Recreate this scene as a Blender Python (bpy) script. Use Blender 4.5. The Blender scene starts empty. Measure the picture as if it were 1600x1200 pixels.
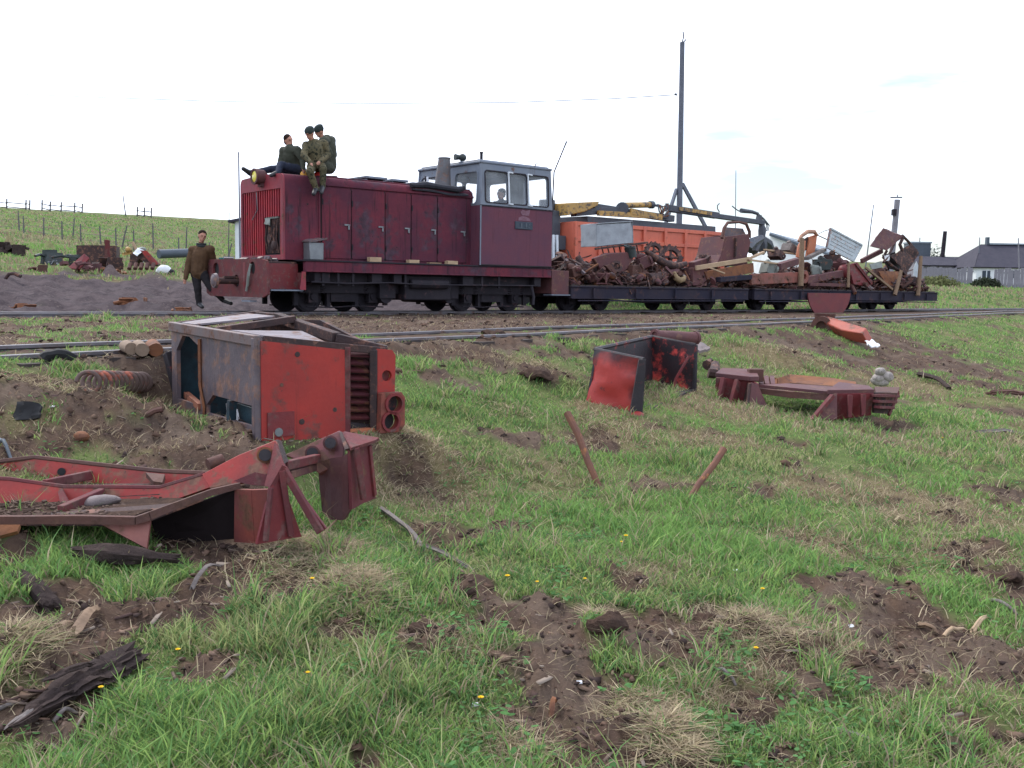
import bpy, bmesh, math, random
import numpy as np
from mathutils import Vector, Matrix
R = math.radians
rng = np.random.default_rng(7)
random.seed(7)
scene = bpy.context.scene
COL = scene.collection

# ------------------------------------------------------------------ camera
F = 1557.0
EYE = np.array([0.0, 0.0, 0.53])
PITCH, ROLL = R(5.43), R(0.8)
_f = np.array([0, math.cos(PITCH), -math.sin(PITCH)])
_u0 = np.array([0, math.sin(PITCH), math.cos(PITCH)])
_x0 = np.array([1.0, 0, 0])
_x = math.cos(ROLL) * _x0 + math.sin(ROLL) * _u0
_u = math.cos(ROLL) * _u0 - math.sin(ROLL) * _x0
cam_d = bpy.data.cameras.new('camera'); cam = bpy.data.objects.new('camera', cam_d); COL.objects.link(cam)
cam.matrix_world = Matrix(((_x[0], _u[0], -_f[0], EYE[0]), (_x[1], _u[1], -_f[1], EYE[1]), (_x[2], _u[2], -_f[2], EYE[2]), (0, 0, 0, 1)))
cam_d.sensor_width = 36.0; cam_d.lens = 36.0 * F / 1600.0
cam_d.clip_start = 0.05; cam_d.clip_end = 8000
scene.camera = cam

# ------------------------------------------------------------------ sky, sun, exposure
SUN_EL, SUN_AZ = R(48), R(-42)           # azimuth measured clockwise from +Y: the sun stands back-left behind cloud
world = bpy.data.worlds.new('World'); scene.world = world; world.use_nodes = True
nt = world.node_tree; nt.nodes.clear()
n_out = nt.nodes.new('ShaderNodeOutputWorld'); n_bg = nt.nodes.new('ShaderNodeBackground')
n_sky = nt.nodes.new('ShaderNodeTexSky'); n_sky.sky_type = 'NISHITA'; n_sky.sun_disc = False
n_sky.sun_elevation = SUN_EL; n_sky.sun_rotation = SUN_AZ
n_tc = nt.nodes.new('ShaderNodeTexCoord'); n_map = nt.nodes.new('ShaderNodeMapping')
n_map.inputs['Scale'].default_value = (1.6, 1.6, 9.0); n_map.inputs['Location'].default_value = (0.7, 0.2, 0.1)
n_noise = nt.nodes.new('ShaderNodeTexNoise'); n_noise.inputs['Scale'].default_value = 1.3; n_noise.inputs['Detail'].default_value = 6
n_noise.inputs['Roughness'].default_value = 0.55
n_ramp = nt.nodes.new('ShaderNodeValToRGB')
n_ramp.color_ramp.elements[0].position = 0.38; n_ramp.color_ramp.elements[0].color = (0.20, 0.20, 0.20, 1)
n_ramp.color_ramp.elements[1].position = 0.52; n_ramp.color_ramp.elements[1].color = (1, 1, 1, 1)
n_mix = nt.nodes.new('ShaderNodeMix'); n_mix.data_type = 'RGBA'
n_mix.inputs['B'].default_value = (12.5, 13.5, 15.6, 1)
L = nt.links.new
L(n_tc.outputs['Generated'], n_map.inputs['Vector']); L(n_map.outputs['Vector'], n_noise.inputs['Vector'])
L(n_noise.outputs['Fac'], n_ramp.inputs['Fac']); L(n_ramp.outputs['Color'], n_mix.inputs['Factor'])
L(n_sky.outputs['Color'], n_mix.inputs['A']); L(n_mix.outputs['Result'], n_bg.inputs['Color'])
n_bg.inputs['Strength'].default_value = 0.10
L(n_bg.outputs['Background'], n_out.inputs['Surface'])
sun_d = bpy.data.lights.new('sun', 'SUN'); sun = bpy.data.objects.new('sun', sun_d); COL.objects.link(sun)
sun_d.energy = 2.2; sun_d.angle = R(12); sun_d.color = (1.0, 0.95, 0.88)
_sd = Vector((math.sin(SUN_AZ) * math.cos(SUN_EL), math.cos(SUN_AZ) * math.cos(SUN_EL), math.sin(SUN_EL)))
sun.rotation_euler = _sd.to_track_quat('Z', 'Y').to_euler()
scene.view_settings.view_transform = 'Standard'; scene.view_settings.look = 'None'
scene.view_settings.exposure = 0.60; scene.view_settings.gamma = 1.0
scene.view_settings.use_curve_mapping = False
scene.cycles.max_bounces = 6

# ------------------------------------------------------------------ noise
def vnoise(x, y, seed=0):
    ix = np.floor(x); iy = np.floor(y); fx = x - ix; fy = y - iy
    fx = fx * fx * (3 - 2 * fx); fy = fy * fy * (3 - 2 * fy)
    def h(a, b):
        v = np.sin(a * 127.1 + b * 311.7 + seed * 74.7) * 43758.5453
        return v - np.floor(v)
    return (h(ix, iy) * (1 - fx) + h(ix + 1, iy) * fx) * (1 - fy) + (h(ix, iy + 1) * (1 - fx) + h(ix + 1, iy + 1) * fx) * fy
def fbm(x, y, oct=4, seed=0, gain=0.5):
    a, s, t = 1.0, 0.0, 0.0
    for k in range(oct):
        s = s + a * vnoise(x * 2 ** k + 17.3 * k, y * 2 ** k - 9.1 * k, seed + k); t += a; a *= gain
    return s / t

# ------------------------------------------------------------------ where things stand
TH = R(40.0); TO = np.array([-4.6, 19.6]); CT, ST = math.cos(TH), math.sin(TH)
def TW(s, t, z=0.0):                       # train coordinates (along, across, up) to world
    return np.array([TO[0] + s * CT - t * ST, TO[1] + s * ST + t * CT, z])
N0 = np.array([-4.0, 7.84]); ND = np.array([0.6197, 0.7848])   # centre line of the near siding
def near_u(x, y): return 8.0 - (-ND[1] * x + ND[0] * y) * 1.0
def train_t(x, y): return -(x - TO[0]) * ST + (y - TO[1]) * CT
def train_s(x, y): return (x - TO[0]) * CT + (y - TO[1]) * ST
def sstep(a, b, v):
    t = np.clip((v - a) / (b - a), 0, 1); return t * t * (3 - 2 * t)
MOUNDS = []
def ground_z(x, y, mounds=True):
    x = np.asarray(x, float); y = np.asarray(y, float)
    u = near_u(x, y); t = train_t(x, y)
    z = np.interp(u, [-3, 0, .8, 1.6, 2.5, 4, 8, 16, 40], [-.07, -.035, -.045, -.27, -.55, -.80, -1.07, -1.2, -1.2])
    q = -0.6 * x + 0.8 * y
    w = 0.32 + 0.68 * sstep(12, -34, x) + .50 * sstep(12, 26, x)
    hill = np.interp(q, [15, 18, 21.5, 26, 33, 48, 64, 100, 145, 165, 260], [0, .02, .14, .5, 1.2, 2.1, 3.4, 6.6, 10.0, 11.6, 12.2]) * w
    z = z + np.where(t > 3.0, hill * sstep(3.0, 6.0, t), 0.0) + np.where(t <= 3.0, hill * 0.0, 0.0)
    z = z + (fbm(x * .45, y * .45, 3, 5) - .5) * .22 * sstep(.9, 3.0, np.abs(u)) * (.35 + .65 * sstep(-.5, 1.5, u)) * sstep(2.0, 4.0, np.abs(t - 1.27))
    ca, cb = (x + 1.588) * -.606 + (y - 6.3) * .796, (x + 1.588) * .796 + (y - 6.3) * .606   # trodden hollow the overturned cab lies in
    wc = sstep(-.55, -.10, ca) * sstep(2.05, 1.62, ca) * sstep(-.55, -.15, cb) * sstep(1.55, 1.0, cb)
    z = z * (1 - wc) + (-.475) * wc
    if mounds:
        for (mx, my, rx, ry, h) in MOUNDS:
            z = z + h * np.exp(-((x - mx) / rx) ** 2 - ((y - my) / ry) ** 2)
    return z
def ray(px, py):
    d = _f * F + _x * (px - 800) + _u * (600 - py)
    return d / d[1]
_T = np.geomspace(1.2, 400, 2600)
def P(px, py, mounds=True):                # where the sight line through a photo pixel meets the ground
    d = ray(px, py)
    zz = EYE[2] + _T * d[2]; g = ground_z(_T * d[0], _T, mounds)
    k = np.argmax(zz < g) if np.any(zz < g) else len(_T) - 1
    Y = _T[k]; return np.array([Y * d[0], Y, float(ground_z(Y * d[0], Y, mounds))])
def U(px, py, Y):                          # the point at depth Y
    d = ray(px, py); return np.array([Y * d[0], Y, EYE[2] + Y * d[2]])
def W(px, py, t):                          # the point on the upright plane running along the train at offset t
    d = ray(px, py)
    Y = (t - TO[0] * ST + TO[1] * CT) / (-d[0] * ST + CT)
    return np.array([Y * d[0], Y, EYE[2] + Y * d[2]])
def blob(px, py, rx, ry):
    c = P(px, py, False); a = P(px, max(py - ry, 470), False); b = P(px, py + ry, False)
    return (c[0], c[1], max(rx * c[1] / F, .05), max((a[1] - b[1]) / 2, .08))
def blobsum(x, y, bl, k=1.0):
    s = np.zeros_like(x)
    for (bx, by, rx, ry) in bl:
        s = np.maximum(s, np.exp(-(((x - bx) / rx) ** 2 + ((y - by) / ry) ** 2) * k))
    return s
for (px, py, rx, ry, h) in [(100, 640, 130, 28, .12), (230, 665, 70, 18, .10), (330, 690, 90, 25, .10), (20, 1030, 60, 35, .05), (560, 930, 60, 40, .06),
                            (410, 950, 60, 30, .05), (940, 985, 40, 25, .04), (840, 590, 60, 10, .10), (700, 610, 70, 10, .05), (1230, 560, 120, 10, .12), (1490, 575, 110, 20, .10),
                            (620, 740, 35, 18, -.12), (700, 860, 50, 30, -.05), (480, 870, 90, 30, .07), (1050, 1165, 60, 30, .05), (700, 700, 120, 30, .05), (1100, 640, 160, 20, .06),
                            (1200, 990, 120, 30, .05), (60, 920, 60, 30, .05), (800, 1090, 120, 60, -.05), (1440, 1010, 120, 40, -.04), (40, 385, 50, 14, .8), (170, 430, 100, 14, .3)]:
    b = blob(px, py, rx, ry); MOUNDS.append((b[0], b[1], b[2], b[3], h))

# ------------------------------------------------------------------ mesh builder
def basis(n):
    n = Vector(n).normalized(); a = Vector((0, 0, 1)) if abs(n.z) < .9 else Vector((1, 0, 0))
    u = a.cross(n).normalized(); return u, n.cross(u), n
def V3(p): return Vector((float(p[0]), float(p[1]), float(p[2])))
class MB:
    def __init__(s): s.v = []; s.f = []
    def add(s, vs, fs):
        o = len(s.v); s.v.extend([tuple(map(float, v)) for v in vs]); s.f.extend([tuple(i + o for i in f) for f in fs]); return s
    def box(s, c, d, rot=None, taper=1.0):
        c = V3(c); M = rot if rot is not None else Matrix.Identity(3); vs = []
        for z in (-1, 1):
            k = taper if z > 0 else 1.0
            for (x, y) in ((-1, -1), (1, -1), (1, 1), (-1, 1)):
                vs.append(c + M @ Vector((x * d[0] / 2 * k, y * d[1] / 2 * k, z * d[2] / 2)))
        return s.add(vs, [(3, 2, 1, 0), (4, 5, 6, 7), (0, 1, 5, 4), (1, 2, 6, 5), (2, 3, 7, 6), (3, 0, 4, 7)])
    def bb(s, x0, x1, y0, y1, z0, z1): return s.box(((x0 + x1) / 2, (y0 + y1) / 2, (z0 + z1) / 2), (x1 - x0, y1 - y0, z1 - z0))
    def beam(s, p, q, w, h, up=(0, 0, 1)):
        p, q = V3(p), V3(q); d = q - p; n = d.normalized(); sd = n.cross(Vector(up))
        if sd.length < 1e-4: sd = n.cross(Vector((1, 0, 0)))
        sd.normalize(); uu = sd.cross(n); M = Matrix((n, sd, uu)).transposed()
        return s.box((p + q) / 2, (d.length, w, h), M)
    def cyl(s, p, q, r0, r1=None, n=14, caps=True):
        p, q = V3(p), V3(q); r1 = r0 if r1 is None else r1; u, w, _ = basis(q - p)
        vs = [p + (u * math.cos(2 * math.pi * i / n) + w * math.sin(2 * math.pi * i / n)) * r0 for i in range(n)]
        vs += [q + (u * math.cos(2 * math.pi * i / n) + w * math.sin(2 * math.pi * i / n)) * r1 for i in range(n)]
        fs = [(i, (i + 1) % n, n + (i + 1) % n, n + i) for i in range(n)]
        if caps: fs += [tuple(range(n - 1, -1, -1)), tuple(range(n, 2 * n))]
        return s.add(vs, fs)
    def tube(s, pts, r, n=8):
        pts = [V3(p) for p in pts]; k = len(pts); rr = r if isinstance(r, (list, tuple)) else [r] * k
        vs, fs = [], []; u = None
        for i, p in enumerate(pts):
            d = (pts[min(i + 1, k - 1)] - pts[max(i - 1, 0)])
            if d.length < 1e-9: d = Vector((0, 0, 1))
            d.normalize()
            if u is None: u, w, _ = basis(d)
            u = (u - d * u.dot(d)); u = u.normalized() if u.length > 1e-6 else basis(d)[0]; w = d.cross(u)
            vs += [p + (u * math.cos(2 * math.pi * j / n) + w * math.sin(2 * math.pi * j / n)) * rr[i] for j in range(n)]
        for i in range(k - 1):
            fs += [(i * n + j, i * n + (j + 1) % n, (i + 1) * n + (j + 1) % n, (i + 1) * n + j) for j in range(n)]
        fs += [tuple(range(n - 1, -1, -1)), tuple(range((k - 1) * n, k * n))]
        return s.add(vs, fs)
    def plate(s, pts, th, nrm=None):       # a polygon with thickness
        pts = [V3(p) for p in pts]; n = Vector((0, 0, 0))
        for i in range(len(pts)): n += pts[i].cross(pts[(i + 1) % len(pts)])
        n = V3(nrm).normalized() if nrm is not None else n.normalized(); k = len(pts)
        a = [p + n * th / 2 for p in pts]; b = [p - n * th / 2 for p in pts]
        return s.add(a + b, [tuple(range(k)), tuple(range(2 * k - 1, k - 1, -1))] + [(i + 1 if i + 1 < k else 0, i, k + i, k + (i + 1) % k) for i in range(k)])
    def holed(s, org, u, v, outer, holes, th):   # flat panel in the (u, v) plane with real openings
        org, u, v = V3(org), V3(u).normalized(), V3(v).normalized(); n = u.cross(v)
        def ccw(p): return list(p) if sum(p[i][0] * p[(i + 1) % len(p)][1] - p[(i + 1) % len(p)][0] * p[i][1] for i in range(len(p))) > 0 else list(p)[::-1]
        outer = ccw(outer); holes = [ccw(h) for h in holes]; poly = list(outer)
        for h in sorted(holes, key=lambda h: -max(q[0] for q in h)):
            best = min(((i, j) for i in range(len(poly)) for j in range(len(h))), key=lambda ij: (poly[ij[0]][0] - h[ij[1]][0]) ** 2 + (poly[ij[0]][1] - h[ij[1]][1]) ** 2)
            i, j = best; hh = [h[(j - k) % len(h)] for k in range(len(h))]
            poly = poly[:i + 1] + hh + [hh[0], poly[i]] + poly[i + 1:]
        k = len(poly)
        a = [org + u * p[0] + v * p[1] + n * th / 2 for p in poly]; b = [q - n * th for q in a]
        s.add(a, [tuple(range(k))]); s.add(b, [tuple(range(k - 1, -1, -1))])
        for ring, flip in [(outer, False)] + [(h, True) for h in holes]:
            m = len(ring); A = [org + u * p[0] + v * p[1] + n * th / 2 for p in ring]; B = [q - n * th for q in A]
            s.add(A + B, [((i, m + i, m + (i + 1) % m, (i + 1) % m)) for i in range(m)])
        return s
    def ring(s, c, ax, ro, ri, th, n=18):
        c = V3(c); u, w, a = basis(ax); vs = []
        for zz in (-th / 2, th / 2):
            for r in (ro, ri):
                vs += [c + (u * math.cos(2 * math.pi * i / n) + w * math.sin(2 * math.pi * i / n)) * r + a * zz for i in range(n)]
        fs = []
        for i in range(n):
            j = (i + 1) % n
            fs += [(i, n + i, n + j, j), (2 * n + i, 2 * n + j, 3 * n + j, 3 * n + i), (i, j, 2 * n + j, 2 * n + i), (n + i, 3 * n + i, 3 * n + j, n + j)]
        return s.add(vs, fs)
    def ball(s, c, r, n=10, m=7, rot=None):
        c = V3(c); r = r if isinstance(r, (list, tuple)) else (r, r, r); M = rot if rot is not None else Matrix.Identity(3); vs = [c + M @ Vector((0, 0, -r[2]))]
        for i in range(1, m):
            a = -math.pi / 2 + math.pi * i / m
            vs += [c + M @ Vector((r[0] * math.cos(a) * math.cos(2 * math.pi * j / n), r[1] * math.cos(a) * math.sin(2 * math.pi * j / n), r[2] * math.sin(a))) for j in range(n)]
        vs.append(c + M @ Vector((0, 0, r[2]))); fs = [(0, 1 + (j + 1) % n, 1 + j) for j in range(n)]
        for i in range(m - 2):
            fs += [(1 + i * n + j, 1 + i * n + (j + 1) % n, 1 + (i + 1) * n + (j + 1) % n, 1 + (i + 1) * n + j) for j in range(n)]
        k = len(vs) - 1; fs += [(k, 1 + (m - 2) * n + j, 1 + (m - 2) * n + (j + 1) % n) for j in range(n)]
        return s.add(vs, fs)
    def sheet(s, a, b, c, d, nu=10, nv=8, dent=.03, seed=0, th=.012, cut=0.0):   # dented sheet metal spanning four corners
        a, b, c, d = V3(a), V3(b), V3(c), V3(d); n = (b - a).cross(d - a).normalized(); rr = random.Random(seed); top, bot = [], []
        for i in range(nu + 1):
            for j in range(nv + 1):
                p = i / nu; q = j / nv
                pt = (a * (1 - p) + b * p) * (1 - q) + (d * (1 - p) + c * p) * q
                k = (float(fbm(np.array(p * 3.1 + seed), np.array(q * 2.7 - seed), 3, seed)) - .5) * 2 * dent
                e = (rr.random() - .5) * cut if i in (0, nu) or j in (0, nv) else 0
                pt = pt + n * k + (b - a).normalized() * e
                top.append(pt + n * th / 2); bot.append(pt - n * th / 2)
        N = (nu + 1) * (nv + 1); fs = []
        for i in range(nu):
            for j in range(nv):
                k = i * (nv + 1) + j
                fs += [(k, k + nv + 1, k + nv + 2, k + 1), (N + k + 1, N + k + nv + 2, N + k + nv + 1, N + k)]
        edge = [i * (nv + 1) for i in range(nu + 1)] + [nu * (nv + 1) + j for j in range(1, nv + 1)] + [i * (nv + 1) + nv for i in range(nu - 1, -1, -1)] + [j for j in range(nv - 1, 0, -1)]
        fs += [(edge[i], N + edge[i], N + edge[(i + 1) % len(edge)], edge[(i + 1) % len(edge)]) for i in range(len(edge))]
        return s.add(top + bot, fs)
    def dent(s, amp, sc=3.0, seed=0):
        if not s.v: return s
        v = np.array(s.v)
        for k in range(3):
            v[:, k] += (fbm(v[:, (k + 1) % 3] * sc + 5 * k + seed, v[:, (k + 2) % 3] * sc + v[:, k] * sc * .7 - seed, 3, seed + k) - .5) * 2 * amp
        s.v = [tuple(p) for p in v]; return s
    def mesh(s, name, smooth=None):
        me = bpy.data.meshes.new(name); me.from_pydata(s.v, [], s.f); me.validate()
        if smooth is not None:
            me.polygons.foreach_set('use_smooth', [True] * len(me.polygons)); me.set_sharp_from_angle(angle=R(smooth))
        return me
    def build(s, name, mat, parent=None, smooth=35, bevel=0.0, loc=None, rot=None, center=False):
        me = s.mesh(name, smooth); o = bpy.data.objects.new(name, me); COL.objects.link(o)
        for m in (mat if isinstance(mat, (list, tuple)) else [mat]): me.materials.append(m)
        if center:
            c = sum((v.co for v in me.vertices), Vector()) / max(1, len(me.vertices)); me.transform(Matrix.Translation(-c)); o.location = c
        if parent is not None: o.parent = parent
        if loc is not None: o.location = V3(loc)
        if rot is not None: o.rotation_euler = rot
        if bevel:
            b = o.modifiers.new('bevel', 'BEVEL'); b.width = bevel; b.segments = 2; b.limit_method = 'ANGLE'; b.angle_limit = R(40)
        return o
def empty(name, loc=(0, 0, 0), rz=0.0):
    o = bpy.data.objects.new(name, None); COL.objects.link(o); o.location = V3(loc); o.rotation_euler = (0, 0, rz); o.empty_display_size = .2; return o
def tag(o, label, cat, group=None):
    o['label'] = label; o['category'] = cat
    if group: o['group'] = group
    return o
def kind(o, k): o['kind'] = k; return o
def thing(name, label, cat, loc=(0, 0, 0), rz=0.0, group=None): return tag(empty(name, loc, rz), label, cat, group)
def circ(cx, cy, r, n=16): return [(cx + r * math.cos(2 * math.pi * i / n), cy + r * math.sin(2 * math.pi * i / n)) for i in range(n)]
def rrect(x0, x1, y0, y1, r=.06, n=4):
    out = []
    for (cx, cy, a) in ((x1 - r, y0 + r, -90), (x1 - r, y1 - r, 0), (x0 + r, y1 - r, 90), (x0 + r, y0 + r, 180)):
        out += [(cx + r * math.cos(R(a + 90 * i / n)), cy + r * math.sin(R(a + 90 * i / n))) for i in range(n + 1)]
    return out
def copy_tree(o, parent=None):
    c = o.copy(); COL.objects.link(c); c.parent = parent
    for ch in list(o.children): copy_tree(ch, c)
    return c

# ------------------------------------------------------------------ materials
MATS = {}
def mat(name, c1, c2=None, rust=None, rust_c=(.075, .032, .02), scale=2.2, rough=.65, metal=0.0, bump=.15, streak=0.0, spot=None, spot_c=(.02, .018, .02), spec=.35, grain=0.0, dirt_up=0.0):
    """Weathered surface: two-tone mottling, rust patches with ragged edges, run streaks, small chips, fine relief."""
    if name in MATS: return MATS[name]
    m = bpy.data.materials.new(name); m.use_nodes = True; t = m.node_tree; N = t.nodes; lk = t.links.new
    b = N['Principled BSDF']; tc = N.new('ShaderNodeTexCoord'); b.inputs['Metallic'].default_value = metal; b.inputs['Specular IOR Level'].default_value = spec
    def noise(sc, det=5, vec=None, ro=.6):
        n = N.new('ShaderNodeTexNoise'); n.inputs['Scale'].default_value = sc; n.inputs['Detail'].default_value = det; n.inputs['Roughness'].default_value = ro
        lk(vec if vec is not None else tc.outputs['Object'], n.inputs['Vector']); return n.outputs['Fac']
    def ramp(f, a, bb):
        r = N.new('ShaderNodeMapRange'); r.inputs['From Min'].default_value = a; r.inputs['From Max'].default_value = bb; lk(f, r.inputs['Value']); return r.outputs['Result']
    def mix(f, A, B):
        x = N.new('ShaderNodeMix'); x.data_type = 'RGBA'
        if isinstance(f, float): x.inputs['Factor'].default_value = f
        else: lk(f, x.inputs['Factor'])
        for nm, c in (('A', A), ('B', B)):
            if isinstance(c, tuple): x.inputs[nm].default_value = (*c, 1)
            else: lk(c, x.inputs[nm])
        return x.outputs['Result']
    c2 = c2 or tuple(k * .6 for k in c1)
    col = mix(ramp(noise(scale), .35, .65), c1, c2)
    fine = noise(scale * 14, 3)
    col = mix(ramp(fine, .3, .8), col, mix(.35, col, c2))
    if streak:
        mp = N.new('ShaderNodeMapping'); mp.inputs['Scale'].default_value = (5, 5, .35); lk(tc.outputs['Object'], mp.inputs['Vector'])
        s1 = ramp(noise(2.2, 5, mp.outputs['Vector']), .56, .72)
        mm = N.new('ShaderNodeMath'); mm.operation = 'MULTIPLY'; lk(s1, mm.inputs[0]); mm.inputs[1].default_value = streak
        col = mix(mm.outputs[0], col, tuple(k * .55 for k in rust_c))
    if grain:
        mp = N.new('ShaderNodeMapping'); mp.inputs['Scale'].default_value = (1, 14, 14); lk(tc.outputs['Object'], mp.inputs['Vector'])
        g = ramp(noise(3, 4, mp.outputs['Vector']), .35, .7)
        mm = N.new('ShaderNodeMath'); mm.operation = 'MULTIPLY'; lk(g, mm.inputs[0]); mm.inputs[1].default_value = grain
        col = mix(mm.outputs[0], col, tuple(k * .4 for k in c1))
    rf = None
    if rust:
        rn = noise(scale * 1.7, 9, None, .68); rf = ramp(rn, .66 - rust * .32, .74 - rust * .30)
        col = mix(rf, col, mix(ramp(noise(scale * 6, 4), .35, .65), rust_c, tuple(k * 1.9 for k in rust_c)))
    if spot:
        col = mix(ramp(noise(scale * 9, 6, None, .7), .73 - spot * .2, .78 - spot * .2), col, spot_c)
    lk(col, b.inputs['Base Color'])
    rr = N.new('ShaderNodeMapRange'); rr.inputs['To Min'].default_value = max(.05, rough - .15); rr.inputs['To Max'].default_value = min(1, rough + .2); lk(fine, rr.inputs['Value']); lk(rr.outputs['Result'], b.inputs['Roughness'])
    bp = N.new('ShaderNodeBump'); bp.inputs['Strength'].default_value = bump; bp.inputs['Distance'].default_value = .02
    bn = noise(scale * 8, 6, None, .65); lk(bn, bp.inputs['Height']); lk(bp.outputs['Normal'], b.inputs['Normal'])
    MATS[name] = m; return m
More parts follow.
